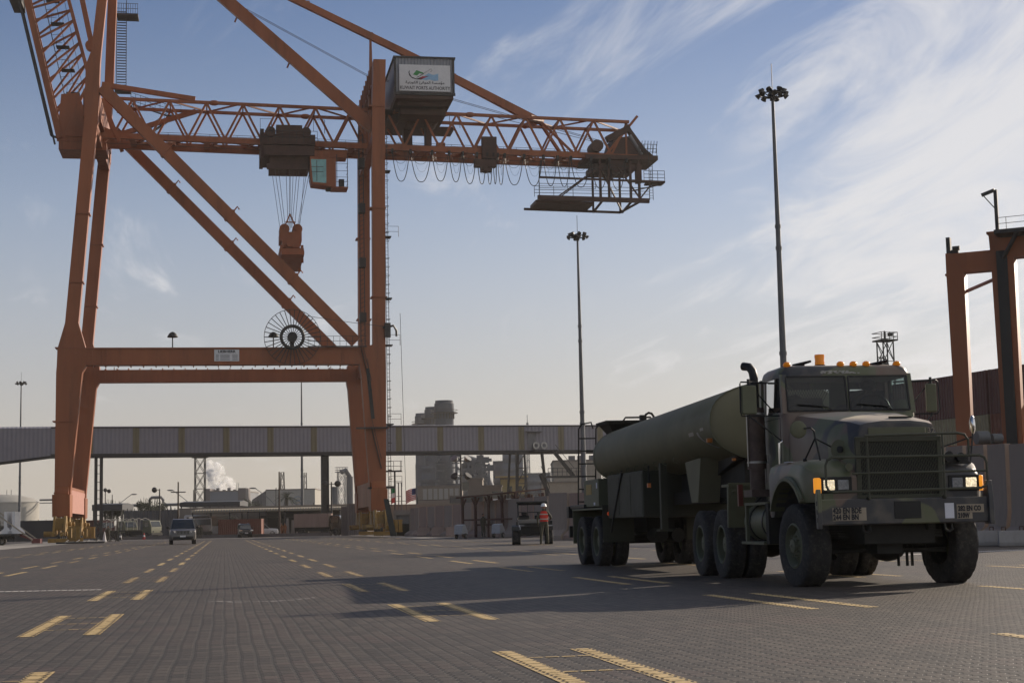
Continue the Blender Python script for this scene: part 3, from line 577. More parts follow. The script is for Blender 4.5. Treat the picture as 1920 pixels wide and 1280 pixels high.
wg = MB(); wg.quad((9.5, -3.215, 38.1), (10.95, -3.215, 38.0), (10.95, -3.215, 40.6), (9.3, -3.215, 40.6)); wg.quad((9.16, -3.1, 38.5), (9.16, -1.0, 38.5), (9.16, -1.0, 40.6), (9.16, -3.1, 40.6)); cpart(wg, 'cab_window', M['glass_teal'], parent=co_)
wb_ = MB()
for z in (39.75, 39.2): wb_.box(9.35, 10.65, -3.24, -3.2, z, z+0.05)
wb_.box(9.9, 9.96, -3.24, -3.2, 38.2, 40.5); cpart(wb_, 'window_bar', M['dark_steel'], parent=co_)
rl = MB()
for x in (12.1, 13.25):
    rl.tube([(x, -3.1, 37.6), (x, -3.1, 41.2)], 0.05, 4)
for z in (38.2, 38.7, 39.4, 40.2): rl.tube([(12.0, -3.1, z), (13.3, -3.1, z), (13.3, -0.8, z)], 0.03, 4)
rl.box(12.3, 12.9, -3.0, -2.4, 37.7, 38.5); rl.cyl((11.2, -2.2, 37.3), (11.2, -2.2, 37.6), 0.3)
cpart(rl, 'cab_railing', M['dark_steel'], parent=co_)
rp_ = MB()
for xt, xb2 in ((5.5, 6.4), (5.9, 6.6), (6.7, 6.9), (7.1, 7.0), (7.5, 7.2), (7.9, 7.3), (8.2, 7.6), (9.0, 7.9), (9.3, 8.0)):
    for y in (-1.2,): rp_.tube([(xt, y, 39.9), (xb2, y, 33.4)], 0.035, 4)
for xt, xb2 in ((5.3, 6.2), (8.8, 8.2), (7.3, 7.2)): rp_.tube([(xt, 1.4, 39.9), (xb2, 1.4, 33.2)], 0.03, 4)
cpart(rp_, 'hoist_rope', M['rope'])
hb_ = MB()
hb_.box(5.95, 8.35, -1.6, 1.6, 31.9, 32.9); hb_.box(6.2, 8.1, -2.6, 2.6, 31.0, 31.9); hb_.box(5.9, 8.5, -2.9, 2.9, 30.2, 30.9); hb_.box(6.0, 8.4, -5.8, 5.8, 29.7, 30.15)
for x in (6.5, 7.9): hb_.cyl((x, -1.3, 33.3), (x, 1.3, 33.3), 0.55, n=14)
for x in (6.1, 8.3):
    for y in (-2.9, 2.9): hb_.box(x-0.15, x+0.15, y-0.15, y+0.15, 29.3, 31.2)
hb_.beam((6.4, -1.4, 33.2), (7.1, -1.4, 34.9), 0.14); hb_.beam((7.8, -1.4, 33.2), (7.1, -1.4, 34.9), 0.14); hb_.beam((6.6, -1.4, 34.0), (7.7, -1.4, 34.0), 0.12)
hb_.cyl((7.0, -2.4, 31.4), (7.0, -3.0, 31.4), 0.4, n=12)
cpart(hb_, 'headblock')
# ---- festoon cables
fe = MB(); r = random.Random(2)
x = 18.0
def sag(x0, x1, zt, dz, y, rad):
    fe.tube([(x0+(x1-x0)*t, y, zt-dz*(1-abs(2*t-1)**2.6)) for t in [i/12 for i in range(13)]], rad, 5)
xs = [18.2, 20.2, 22.6, 24.5, 26.0, 27.6, 28.7, 29.4, 29.9, 30.7, 32.9, 35.1, 36.7, 38.2, 40.5, 42.6, 44.6]
for a, b in zip(xs[:-1], xs[1:]):
    sag(a, b-0.1, zg(a)-0.6, 3.1+0.2*r.random(), -2.6, 0.045); sag(a+0.1, b-0.2, zg(a)-0.6, 1.25, -2.4, 0.02); sag(a+0.3, b-0.3, zg(a)-0.6, 2.2, -2.8, 0.012)
for xx in xs: fe.box(xx-0.12, xx+0.12, -2.9, -2.3, zg(xx)-0.75, zg(xx)-0.3)
for y in (-2.35,): fe.tube([(17, y, zg(17)-1.0), (45, y, zg(45)-1.0)], 0.025, 4)
fe.tube([(-12.5, -2.35, zg(-12)-0.9), (17, -2.35, zg(17)-1.0)], 0.025, 4)
cpart(fe, 'festoon_cable', M['black'])
fc = MB(); fc.box(27.3, 29.7, -2.9, -2.1, 40.2, 41.0); fc.box(28.0, 29.2, -2.8, -2.0, 39.7, 40.2); fc.box(28.2, 29.8, -2.9, -2.0, 41.2, 43.6); fc.cyl((28.6, -3, 39.9), (28.6, -2, 39.9), 0.3)
cpart(fc, 'cable_trolley', M['crane_dark'])
# ---- back reach end: rope anchor, counter hook and service platform
ae = MB()
ae.prism([(40.6, 42.5), (43.6, 42.9), (44.6, 44.6), (43.8, 45.3), (42.2, 44.6), (40.9, 43.4)], 'y', -1.6, -1.2) if False else None
ae.beam((42.6, -1.8, 43.8), (45.3, -1.8, 45.2), 0.8, 0.7); ae.beam((45.0, -1.8, 45.2), (47.0, -1.8, 42.4), 0.55, 0.5); ae.prism([(42.8, 42.0), (48.0, 42.0), (46.9, 42.9), (45.2, 44.2), (43.4, 44.0)], 'y', -2.0, 1.8)
ae.box(40.0, 48.3, -2.6, 2.6, 41.4, 41.9); ae.box(41, 45.8, -2.2, 2.2, 40.3, 41.0); ae.cyl((43.6, -2.3, 41.0), (43.6, 2.0, 41.0), 1.0, n=18); ae.cyl((41.4, -2.3, 43.0), (41.4, 0, 43.0), 0.7, n=14)
ae.box(45.8, 46.4, -2.4, -1.6, 38.8, 41.0)
cpart(ae, 'rope_anchor', M['crane_dark'])
hy = MB(); hy.cyl((45.2, -2.0, 44.3), (46.6, -2.0, 42.1), 0.25, 0.18); cpart(hy, 'cylinder', M['grey_steel'])
pf = MB()
def hz(x): return zg(x)-zg(34)
pf.beam((34.4, -2.3, 36.95), (47.2, -2.3, 36.75), 0.4, 0.5); pf.beam((33.7, 2.3, 36.55), (45.0, 2.3, 36.3), 0.25, 0.25); pf.beam((34.4, 0.5, 36.75), (41.0, 0.5, 36.6), 3.4, 0.35)
pf.beam((34.6, -2.3, 39.25), (48.6, -2.3, 38.95), 0.18, 0.22)
for x in (41.6, 42.6, 45.1, 46.1): pf.beam((x, -2.3, zg(x)-0.4), (x, -2.3, 36.8), 0.26)
for x in (41.8, 45.0): pf.beam((x, 2.3, zg(x)-0.4), (x, 2.3, 36.3), 0.22)
pf.beam((36.6, -2.3, 37.0), (41.6, -2.3, 40.6), 0.15); pf.beam((36.9, -2.1, 37.0), (41.7, -2.1, 40.6), 0.12)
pf.beam((41.7, -2.3, 40.3), (45.2, 2.3, 36.4), 0.16); pf.beam((43.5, -2.3, 40.8), (46.3, -2.3, 36.8), 0.16); pf.beam((45.0, 2.3, 36.3), (46.4, -2.3, 36.8), 0.2); pf.beam((46.0, -2.3, 36.8), (47.8, -2.3, 39.0), 0.15)
for x in (41.8, 45.2): pf.beam((x, -2.3, 36.7), (x, 2.3, 36.3), 0.2)
pf.beam((44.8, -2.3, 39.0), (49.0, -2.3, 38.9), 0.7, 0.2); pf.box(47.0, 49.0, -2.8, -1.0, 38.75, 38.95)
pf.beam((45, -2.3, 37.8), (48.9, -2.3, 38.7), 0.12)
cpart(pf, 'service_platform', M['crane_dark'])
pr_ = MB()
def rail(x0, x1, z, y, hts=(0.35, 0.7, 1.1), step=1.25):
    for h in hts: pr_.tube([(x0, y, z+h), (x1, y, z+h)], 0.035, 4)
    n = max(1, int((x1-x0)/step))
    for k in range(n+1): xx = x0+(x1-x0)*k/n; pr_.tube([(xx, y, z), (xx, y, z+max(hts))], 0.035, 4)
rail(34.0, 47.2, 37.0, -2.5, (0.45, 0.8, 1.2), 2.2); rail(34.6, 45, 39.1, -2.4, (0.7, 1.2, 1.5), 3.0); rail(46.2, 48.2, 41.9, -2.5, (0.4, 0.8, 1.3), 0.5); rail(46.6, 49.0, 38.95, -2.6, (0.4, 0.8, 1.2), 0.6); rail(34.6, 41.0, 38.0, -2.5, (0.0, 0.5), 2.2)
for x in (47.2, 47.6): pr_.tube([(x, -2.6, 36.8), (x, -2.6, 41.8)], 0.04, 4)
for k in range(16): pr_.tube([(47.2, -2.6, 37+k*0.3), (47.6, -2.6, 37+k*0.3)], 0.025, 4)
pr_.tube([(34.6, -2.3, 36.9), (34.6, -2.3, 39.2), (34.9, -2.3, 41.2)], 0.06, 4)
for k in range(7): pr_.tube([(46.0+k*0.35, -2.5, 42.2), (46.2+k*0.35, -2.5, 43.6)], 0.04, 4)
cpart(pr_, 'platform_railing', M['dark_steel'])
# ---- cable reel on the portal beam
rc = (6.9, -10.2, 20.4)
ree = MB()
for k in range(34):
    a = 2*math.pi*k/34; ree.tube([(rc[0]+1.2*math.cos(a), rc[1], rc[2]+1.2*math.sin(a)), (rc[0]+2.85*math.cos(a), rc[1]-0.05, rc[2]+2.85*math.sin(a))], 0.055, 4)
for rr in (2.85,): ree.tube([(rc[0]+rr*math.cos(2*math.pi*k/48), rc[1], rc[2]+rr*math.sin(2*math.pi*k/48)) for k in range(49)], 0.04, 4)
ro = cpart(ree, 'cable_reel', M['dark_steel'])
rh = MB(); rh.lathe([(0.98, -0.2), (1.22, -0.2), (1.30, -0.1), (1.22, 0.2), (0.98, 0.2)], rc, (0, 1, 0), 20)
for k in range(22): a = 2*math.pi*k/22; rh.tube([(rc[0]+0.3*math.cos(a), rc[1], rc[2]+0.3*math.sin(a)), (rc[0]+1.0*math.cos(a), rc[1], rc[2]+1.0*math.sin(a))], 0.05, 4)
rh.cyl((rc[0], rc[1]-0.4, rc[2]), (rc[0], rc[1]+0.6, rc[2]), 0.5, n=14); rh.box(rc[0]-0.22, rc[0]+0.22, rc[1]+0.5, -9.2, rc[2]-1, rc[2]+0.3)
cpart(rh, 'reel_hub', M['black'], parent=ro)
gi = MB(); gi.tube([(16.2, -10, 21.4), (17.3, -10, 21.6), (17.6, -10, 21.1), (17.6, -10, 20.5)], 0.12, 6); gi.box(16.4, 17.0, -10.1, -9.7, 20.4, 21.9); gi.tube([(8.2, -10.2, 22.6), (13, -10.2, 21.9), (16.4, -10.2, 21.5)], 0.03, 4); cpart(gi, 'cable_guide', M['dark_steel'])
for lx in (-5.1, 5.0):
    lp = MB(); lp.tube([(lx, -9.6, 19.3), (lx, -9.6, 20.6)], 0.06, 6); lp.lathe([(0.12, 0.5), (0.35, 0.35), (0.5, 0.1), (0.55, 0), (0.5, -0.05)], (lx, -9.6, 20.5), (0, 0, 1), 14, cap=True); cpart(lp, 'portal_lamp', M['dark_steel'])
# rating plate
pl_ = MB(); pl_.box(-0.95, 1.55, -9.78, -9.72, 18.0, 19.18); plo = cpart(pl_, 'rating_plate', M['white'])
text_mesh('lettering', 'LIEBHERR', M['ink'], CR_, (0.3, -9.79, 18.97), RX, 0.36, 0.01, xs=1.15, bold=0.012)
ln = MB()
for k in range(5): 
    for x0, x1 in ((-0.8, -0.5), (-0.35, 0.6), (0.85, 1.4)): ln.box(x0, x1, -9.79, -9.78, 18.12+k*0.13, 18.16+k*0.13)
cpart(ln, 'plate_lines', M['ink'], parent=plo)
# ================================================================ tractor truck
def camo_mat(name, green, brown, black, scale=0.9, tan=None, seed=0.0, thr=(0.50, 0.60)):
    m = bpy.data.materials.new(name); m.use_nodes = True; t = m.node_tree; P = t.nodes['Principled BSDF']
    co = t.nodes.new('ShaderNodeTexCoord'); mp = t.nodes.new('ShaderNodeMapping'); mp.inputs['Location'].default_value = (seed, seed*0.7, seed*0.3); t.links.new(co.outputs['Object'], mp.inputs[0])
    def noise_(s, det, loc): 
        mm = t.nodes.new('ShaderNodeMapping'); mm.inputs['Location'].default_value = loc; t.links.new(mp.outputs[0], mm.inputs[0])
        n = t.nodes.new('ShaderNodeTexNoise'); n.inputs['Scale'].default_value = s; n.inputs['Detail'].default_value = det; n.inputs['Roughness'].default_value = 0.4; t.links.new(mm.outputs[0], n.inputs['Vector']); return n.outputs[0]
    def step(v, a, w_=0.008):
        r = t.nodes.new('ShaderNodeMapRange'); r.inputs[1].default_value = a-w_; r.inputs[2].default_value = a+w_; t.links.new(v, r.inputs[0]); return r.outputs[0]
    def mix(f, a, b):
        x = t.nodes.new('ShaderNodeMix'); x.data_type = 'RGBA'
        for i, v in ((0, f), (6, a), (7, b)):
            if isinstance(v, tuple): x.inputs[i].default_value = (*v, 1)
            elif isinstance(v, float): x.inputs[i].default_value = v
            else: t.links.new(v, x.inputs[i])
        return x.outputs[2]
    c = mix(step(noise_(scale, 1.5, (0, 0, 0)), thr[0]), green, brown)
    c = mix(step(noise_(scale*1.1, 1.5, (5.3, 2.2, 7.7)), thr[1]), c, black)
    dn = noise_(4.5, 8, (1, 1, 1)); r = t.nodes.new('ShaderNodeMapRange'); r.inputs[1].default_value = 0.46; r.inputs[2].default_value = 0.75; r.inputs[4].default_value = 0.55; t.links.new(dn, r.inputs[0])
    c = mix(r.outputs[0], c, (0.17, 0.145, 0.105))
    t.links.new(c, P.inputs['Base Color']); P.inputs['Roughness'].default_value = 0.42; P.inputs['Specular IOR Level'].default_value = 0.45; P.inputs['Sheen Weight'].default_value = 0.32; P.inputs['Sheen Roughness'].default_value = 0.35; P.inputs['Sheen Tint'].default_value = (1, 0.92, 0.82, 1)
    return m
M['camo'] = camo_mat('camouflage_paint', (0.105, 0.115, 0.056), (0.155, 0.105, 0.076), (0.038, 0.038, 0.042), 1.15, seed=2.3, thr=(0.53, 0.56))
M['olive'] = material('olive_drab_paint', (0.115, 0.118, 0.068), 0.55, var=0.14, scale=1.5, dirt=0.45, dirtcol=(0.095, 0.085, 0.062))
M['olive_tank'] = material('olive_tank_paint', (0.175, 0.162, 0.100), 0.6, var=0.16, scale=0.9, dirt=0.5, dirtcol=(0.20, 0.17, 0.12), spec=0.2)
M['guard'] = material('dark_olive_steel', (0.055, 0.057, 0.036), 0.5, var=0.2, scale=4, dirt=0.4, dirtcol=(0.11, 0.095, 0.07))
M['under'] = material('greasy_undercarriage', (0.018, 0.017, 0.014), 0.7, var=0.4, scale=5, dirt=0.3, dirtcol=(0.05, 0.043, 0.033))
M['amber'] = material('amber_lens', (0.75, 0.24, 0.015), 0.25, var=0.05, emit=(1.0, 0.30, 0.02), es=0.10)
M['amber_lit'] = material('lit_amber_lens', (0.8, 0.3, 0.02), 0.3, var=0.05, emit=(1.0, 0.36, 0.03), es=0.55)
def headlamp_mat(name, lit):
    m = material(name, (0.75, 0.72, 0.66), 0.2, var=0.25, scale=26, bump=0.8, spec=0.8, emit=(1.0, 0.80, 0.48) if lit else None, es=0)
    if lit:
        t = m.node_tree; P = t.nodes['Principled BSDF']; v = t.nodes.new('ShaderNodeTexVoronoi'); v.inputs['Scale'].default_value = 42; co = [n for n in t.nodes if n.type == 'TEX_COORD'][0]; t.links.new(co.outputs['Object'], v.inputs['Vector'])
        r = t.nodes.new('ShaderNodeMapRange'); r.inputs[1].default_value = 0; r.inputs[2].default_value = 0.6; r.inputs[3].default_value = 1.7; r.inputs[4].default_value = 0.45; t.links.new(v.outputs['Distance'], r.inputs[0]); t.links.new(r.outputs[0], P.inputs['Emission Strength'])
    return m
M['lamp_lit'] = headlamp_mat('lit_headlamp', True); M['lamp_off'] = material('headlamp_glass', (0.16, 0.165, 0.17), 0.12, var=0.5, scale=18, spec=0.9, bump=0.5)
M['stencil'] = material('stencil_tan', (0.36, 0.30, 0.22), 0.7, var=0.12, scale=9)
M['paper'] = material('white_paper', (0.70, 0.70, 0.74), 0.8, var=0.05)

def tyre(mb_parent, r=0.55, w=0.32, rim=0.29, name='tyre', tread=True, mat=None, n=72):
    "wheel: tyre along x axis, centred at the origin of the wheel empty"
    prof = [(rim, -w*0.42), (rim+0.02, -w*0.47), (rim+(r-rim)*0.35, -w*0.52), (r*0.9, -w*0.5), (r*0.965, -w*0.46), (r, -w*0.38), (r, -w*0.26), (r, -w*0.12), (r, -w*0.04), (r, w*0.04), (r, w*0.12), (r, w*0.26), (r, w*0.38), (r*0.965, w*0.46), (r*0.9, w*0.5), (r-(r-rim)*0.65, w*0.52), (rim+0.02, w*0.47), (rim, w*0.42)]
    mb = MB(); rings = []
    for i, (rr, h) in enumerate(prof):
        ring = []
        for k in range(n):
            q = rr
            if tread and 4 <= i <= 13:
                side = min(i-4, 13-i); ph = (k + (side if i < 9 else side+2)) % 4
                if side <= 3 and ph == 0: q -= 0.018 if side else 0.010
                if i in (8, 9): q -= 0.012
            a = 2*math.pi*k/n; z_ = q*math.sin(a); low = max(0, -z_-(r-0.07))/0.07 if tread else 0; ring.append((h*(1+0.05*low), q*math.cos(a), max(z_, -(r-0.018)) if tread else z_))
        rings.append(ring)
    mb.loft(rings, cap=False)
    return mb.build(name, mat or M['rubber'], mb_parent, sharp=24)
def wheel(parent, x, y, r=0.55, w=0.32, rim=0.29, hub='out', side=-1, steer=0, dual=False, rim_mat=None, tread=True, n=72):
    "side -1: outer face towards -x"
    e = bpy.data.objects.new('wheel', None); scene.collection.objects.link(e); e.parent = parent; e.location = (x, y, r-0.018 if tread else r); e.rotation_euler = (0, 0, R(steer)); e.empty_display_size = 0.1
    tyre(e, r, w, rim, tread=tread, n=n)
    s = side; rm = MB(); f = w*0.5
    if hub == 'out':   # front: dish bulges outwards
        rm.lathe([(rim+0.012, s*f*0.92), (rim-0.01, s*f*0.98), (rim-0.03, s*f*0.85), (rim-0.05, s*f*0.35), (rim*0.72, s*f*0.40), (rim*0.55, s*f*0.72), (rim*0.32, s*f*0.78), (rim*0.30, s*f*1.05), (0.02, s*f*1.1)], (0, 0, 0), (1, 0, 0), 28)
        for k in range(10): a = 2*math.pi*k/10; rm.cyl((s*f*0.7, rim*0.45*math.cos(a), rim*0.45*math.sin(a)), (s*f*1.0, rim*0.45*math.cos(a), rim*0.45*math.sin(a)), 0.016, n=6)
    else:              # rear dual: deep dish
        rm.lathe([(rim+0.012, s*f*0.92), (rim-0.01, s*f*0.98), (rim-0.03, s*f*0.85), (rim-0.04, -s*f*0.3), (rim*0.75, -s*f*0.45), (rim*0.5, -s*f*0.5), (rim*0.48, s*f*0.2), (rim*0.40, s*f*0.55), (0.02, s*f*0.6)], (0, 0, 0), (1, 0, 0), 28)
        for k in range(10): a = 2*math.pi*k/10; rm.cyl((-s*f*0.5, rim*0.62*math.cos(a), rim*0.62*math.sin(a)), (-s*f*0.15, rim*0.62*math.cos(a), rim*0.62*math.sin(a)), 0.014, n=6)
    rm.build('rim', rim_mat or M['olive'], e)
    return e

TR = thing('tractor_truck', 'camouflage army tractor truck with lit headlights and amber roof lamps facing the camera', 'truck', (8.63, 20.45, 0), -3.2)
def tp(mb, name, mat=None, bevel=0.0, parent=None, seg=2, sharp=35): return mb.build(name, mat or M['camo'], parent or TR, bevel=bevel, seg=seg, sharp=sharp)
for sx in (-1, 1):
    wheel(TR, sx*1.0, 0, side=sx, hub='out', steer=5, w=0.34, r=0.555, rim_mat=M['olive'])
    for y in (3.72, 5.12):
        wheel(TR, sx*1.06, y, side=sx, hub='in', w=0.28, r=0.54, rim=0.29); wheel(TR, sx*0.73, y, side=sx, hub='in', w=0.28, r=0.54, rim=0.29)
fr = MB()
for sx in (-0.43, 0.43): fr.box(sx-0.05, sx+0.05, -1.05, 6.2, 0.72, 1.0)
fr.cyl((-0.95, 0, 0.55), (0.95, 0, 0.55), 0.09); fr.ell((0.15, 0.05, 0.52), 0.28, 0.24, 0.22); fr.box(-0.5, 0.5, -0.9, 0.9, 0.55, 0.8); fr.box(-0.42, 0.42, -0.4, 1.3, 0.62, 1.15)
for y in (3.72, 5.12): fr.cyl((-0.9, y, 0.54), (0.9, y, 0.54), 0.1); fr.ell((0, y, 0.54), 0.3, 0.28, 0.27)
for k in range(5): fr.box(-0.7, -0.58, -0.55+k*0.02, 0.6-k*0.02, 0.62+k*0.02, 0.635+k*0.02); fr.box(0.58, 0.7, -0.55, 0.6, 0.62+k*0.02, 0.635+k*0.02)
for x in (0.25, 0.37, 0.44, 0.62): fr.cyl((x, -0.1, 0.52), (x, -0.1, 0.24), 0.02, n=6)
fr.cyl((-0.8, -0.25, 0.45), (0.85, -0.25, 0.45), 0.03); fr.box(-0.3, 0.3, 1.6, 3.0, 0.6, 1.0); fr.cyl((0, 1.8, 0.6), (0, 3.6, 0.6), 0.07); fr.box(-0.75, 0.75, 0.6, 1.0, 0.62, 1.2)
fr.box(-0.25, 0.1, -0.7, -0.2, 0.42, 0.6)
tp(fr, 'chassis', M['under'])
# bumper with end plates
bp = MB(); bp.box(-1.2, 1.2, -1.30, -1.05, 0.80, 1.13); bpo = tp(bp, 'bumper', None, 0.02)
for s, pts in ((-1, [(-1.38, 0.76), (-1.24, 0.76), (-1.2, 1.16), (-1.28, 1.26), (-1.36, 1.26), (-1.40, 1.12)]), (1, [(-1.38, 0.78), (-1.1, 0.78), (-1.02, 1.12), (-1.18, 1.34), (-1.30, 1.34), (-1.38, 1.12)])):
    ep = MB(); ep.prism(pts, 'x', 1.2*s-0.02, 1.2*s+0.055) if s > 0 else ep.prism(pts, 'x', -1.26, -1.2); eo = tp(ep, 'bumper_end', None, 0.01, bpo)
hh = MB()
for z in (0.84, 0.94, 1.05): hh.box(-1.262, -1.258, -1.36, -1.30, z, z+0.06)
tp(hh, 'hole', M['black'], parent=bpo)
pk = MB(); pk.box(-0.16, 0.22, -1.315, -1.30, 0.87, 1.09); tp(pk, 'recess_plate', M['black'], 0.01, bpo)
tw = MB()
for x in (-0.55, 0.62): tw.tube([(x-0.05, -1.2, 0.80), (x-0.05, -1.25, 0.72), (x, -1.25, 0.69), (x+0.05, -1.25, 0.72), (x+0.05, -1.2, 0.80)], 0.018, 6)
tp(tw, 'tow_shackle', M['under'])
RT = (R(90), 0, 0)
a = MB(); a.box(-1.04, -0.56, -1.307, -1.30, 0.855, 1.02); tp(a, 'stencil_patch', M['stencil'], parent=bpo)
for q, (tx, z) in enumerate((('420 EN BDE', 0.98), ('244 EN BN', 0.898))):
    text_mesh('lettering', tx, M['ink'], TR, (-1.035, -1.312, z), RT, 0.098, 0.001, ax='LEFT', xs=0.80 if q == 0 else 0.79, bold=0.004, spacing=1.0)
a = MB(); a.box(0.73, 1.12, -1.307, -1.30, 0.93, 1.035); a.box(0.73, 0.95, -1.307, -1.30, 0.85, 0.928); tp(a, 'stencil_patch', M['stencil'], parent=bpo)
text_mesh('lettering', '282 EN CO', M['ink'], TR, (0.745, -1.312, 0.98), RT, 0.092, 0.001, ax='LEFT', xs=0.74, bold=0.004)
text_mesh('lettering', '210W', M['ink'], TR, (0.74, -1.312, 0.89), RT, 0.09, 0.001, ax='LEFT', xs=0.72, bold=0.004)
a = MB(); a.box(0.56, 0.69, -1.308, -1.30, 0.86, 1.055); tp(a, 'sticker', M['paper'], parent=bpo)
# fenders: loft along y following the arch
FE = []
def fender(s):
    mb = MB(); N_ = 26; y0, y1 = -1.06, 0.92; outer = []
    prof_top = lambda y: 1.40+0.24*min(1, max(0, (y+1.06)/0.55))**0.6 + 0.02*math.sin((y+0.4)*2)
    def bot(y):
        rr = 0.80; d = rr*rr-(y-0.02)**2
        z = 0.60+math.sqrt(d) if d > 0 else 0
        return max(z, 1.10 if y < 0 else 0.92)
    rings = []
    for i in range(N_+1):
        y = y0+(y1-y0)*i/N_; zt = prof_top(y); zb = min(bot(y), zt-0.06); xo = 1.19 if y > -0.9 else 1.10+0.09*((y+1.06)/0.16)**0.5; xi = 0.56; rd = 0.11
        pts = [(xi, zb), (xo-0.01, zb), (xo, zb+0.05), (xo, max(zb+0.06, zt-rd*1.4)), (xo-rd*0.3, zt-rd*0.4), (xo-rd, zt), (xo-0.3, zt+0.02), (xi, zt+0.03)]
        rings.append([(s*x, y, z) for x, z in pts])
    mb.loft(rings); o = tp(mb, 'fender', None, 0.0, sharp=40)
    lip = MB(); lip.tube([(s*1.2, 0.02+0.83*math.cos(a), 0.60+0.83*math.sin(a)) for a in [R(38+k*6) for k in range(18)]], 0.035, 6)
    lip.loft([[(s*1.05, 0.02+rr*math.cos(a), 0.6+rr*math.sin(a)) for rr in (0.8, 0.84)]+[(s*1.25, 0.02+rr*math.cos(a), 0.6+rr*math.sin(a)) for rr in (0.84, 0.8)] for a in [R(30+k*8) for k in range(15)]])
    tp(lip, 'fender_flare', M['olive'])
    return o
fl_, fr_ = fender(-1), fender(1)
# inner liner and radiator body behind the grille
ln = MB(); ln.box(-0.56, 0.56, -0.9, 0.9, 0.98, 1.95); tp(ln, 'engine_bay', M['under'])
# hood
hd = MB(); rings = []
for y, xb, zs, xt, zt, zb in ((-1.02, 0.575, 1.93, 0.50, 2.07, 1.15), (-1.0, 0.60, 1.93, 0.52, 2.10, 1.15), (-0.7, 0.66, 1.95, 0.55, 2.15, 1.2), (-0.1, 0.74, 2.02, 0.62, 2.22, 1.5), (0.86, 0.90, 2.14, 0.76, 2.34, 1.5)):
    c_ = zt+0.035
    hf_ = [(xb, zb), (xb, (zb+zs)/2), (xb, zs-0.08), (xb-0.015, zs), (xb-0.04, zs+0.07), (xt, zt-0.015), (xt-0.10, zt+0.01), (0.2, c_)]
    rings.append([(-x, y, z) for x, z in hf_]+[(x, y, z) for x, z in hf_[::-1]])
hd.loft(rings); hdo = tp(hd, 'hood', None, 0.0, sharp=32)
# grille shell and mesh
gs = MB()
for s in (-1, 1): gs.box(s*0.585-0.035, s*0.585+0.035, -1.07, -0.98, 1.17, 1.92)
gs.box(-0.62, 0.62, -1.07, -0.98, 1.86, 1.93); gs.box(-0.62, 0.62, -1.07, -0.98, 1.13, 1.18); gs.box(-0.55, 0.55, -1.06, -0.99, 1.0, 1.12)
gso = tp(gs, 'grille_frame', M['guard'], 0.01)
gb = MB(); gb.box(-0.55, 0.55, -1.035, -1.03, 1.18, 1.86); tp(gb, 'grille_backing', M['black'], parent=gso)
gm = MB()
for k in range(44):
    x = -0.55+k*0.0256; gm.box(x, x+0.006, -1.052, -1.044, 1.18, 1.86)
for k in range(60):
    t0 = -0.55+k*0.04-0.5
    pts = []
    for dz in (0, 0.68):
        pts.append((t0+dz*0.6, 1.18+dz))
    xa, xb = pts[0][0], pts[1][0]
    if xb < -0.55 or xa > 0.55: continue
    za, zb = 1.18, 1.86
    if xa < -0.55: za += (-0.55-xa)/0.6; xa = -0.55
    if xb > 0.55: zb -= (xb-0.55)/0.6; xb = 0.55
    if zb > za: gm.tube([(xa, -1.058, za), (xb, -1.058, zb)], 0.0055, 4)
tp(gm, 'grille_mesh', M['guard'], parent=gso)
eb = MB(); eb.box(-0.42, 0.44, -1.045, -1.02, 1.955, 2.05); tp(eb, 'nose_panel', M['olive'], 0.03, hdo)
text_mesh('lettering', '132', M['stencil'], TR, (0.46, -1.042, 2.00), RT, 0.10, 0.001, xs=1.15)
# headlights
for s in (-1, 1):
    bz = MB(); bz.box(s*0.92-0.23, s*0.92+0.23, -1.085, -1.0, 1.21, 1.42); bzo = tp(bz, 'headlight_bezel', M['black'], 0.015, fl_ if s < 0 else fr_)
    for xc, mt in ((s*1.02, M['lamp_lit']), (s*0.82, M['lamp_off'])):
        l_ = MB(); l_.box(xc-0.078, xc+0.078, -1.10, -1.07, 1.25, 1.38); tp(l_, 'headlight', mt, 0.012)
    l_ = MB(); l_.prism([(s*1.12, -1.09), (s*1.19, -1.07), (s*1.225, -0.98), (s*1.20, -0.93), (s*1.12, -0.98)], 'z', 1.21, 1.41); tp(l_, 'turn_signal', M['amber_lit'], 0.015)
# grill guard
gg = MB(); yg = -1.36
def gtube(pts, r=0.021): gg.tube(pts, r*0.85, 8)
c = 0.09
gtube([(-1.12, yg, 1.30), (-1.12, yg, 1.56), (-1.09, yg, 1.63), (-1.02, yg, 1.66), (1.08, yg, 1.66), (1.15, yg, 1.63), (1.18, yg, 1.56), (1.18, yg, 1.34), (1.15, yg, 1.27), (1.08, yg, 1.24), (-1.02, yg, 1.22), (-1.09, yg, 1.24), (-1.12, yg, 1.30)])
gtube([(-0.75, yg, 1.45), (1.18, yg, 1.46)], 0.018)
gtube([(-0.55, yg, 1.93), (0.78, yg, 1.95), (0.88, yg, 1.93), (0.93, yg, 1.86), (0.93, yg, 1.66)])
for x in (-0.52, 0.56): gtube([(x, yg, 1.13), (x, yg, 1.93)], 0.02)
for x in (-0.52, 0.56): gg.beam((x, yg, 1.15), (x, -1.2, 1.10), 0.04)
tp(gg, 'grill_guard', M['guard'])
# auxiliary lamp cluster on the right fender
ax_ = MB(); ax_.cyl((0.75, -0.85, 1.66), (0.75, -0.98, 1.66), 0.07, n=14); ax_.cyl((0.92, -0.85, 1.65), (0.92, -0.98, 1.65), 0.06, n=14); ax_.box(0.68, 1.05, -0.86, -0.8, 1.56, 1.66); tp(ax_, 'marker_lamp', M['black'])
ax_ = MB(); ax_.cyl((-0.72, -1.0, 1.54), (-0.72, -1.08, 1.54), 0.05, n=12); tp(ax_, 'blackout_lamp', M['olive'])
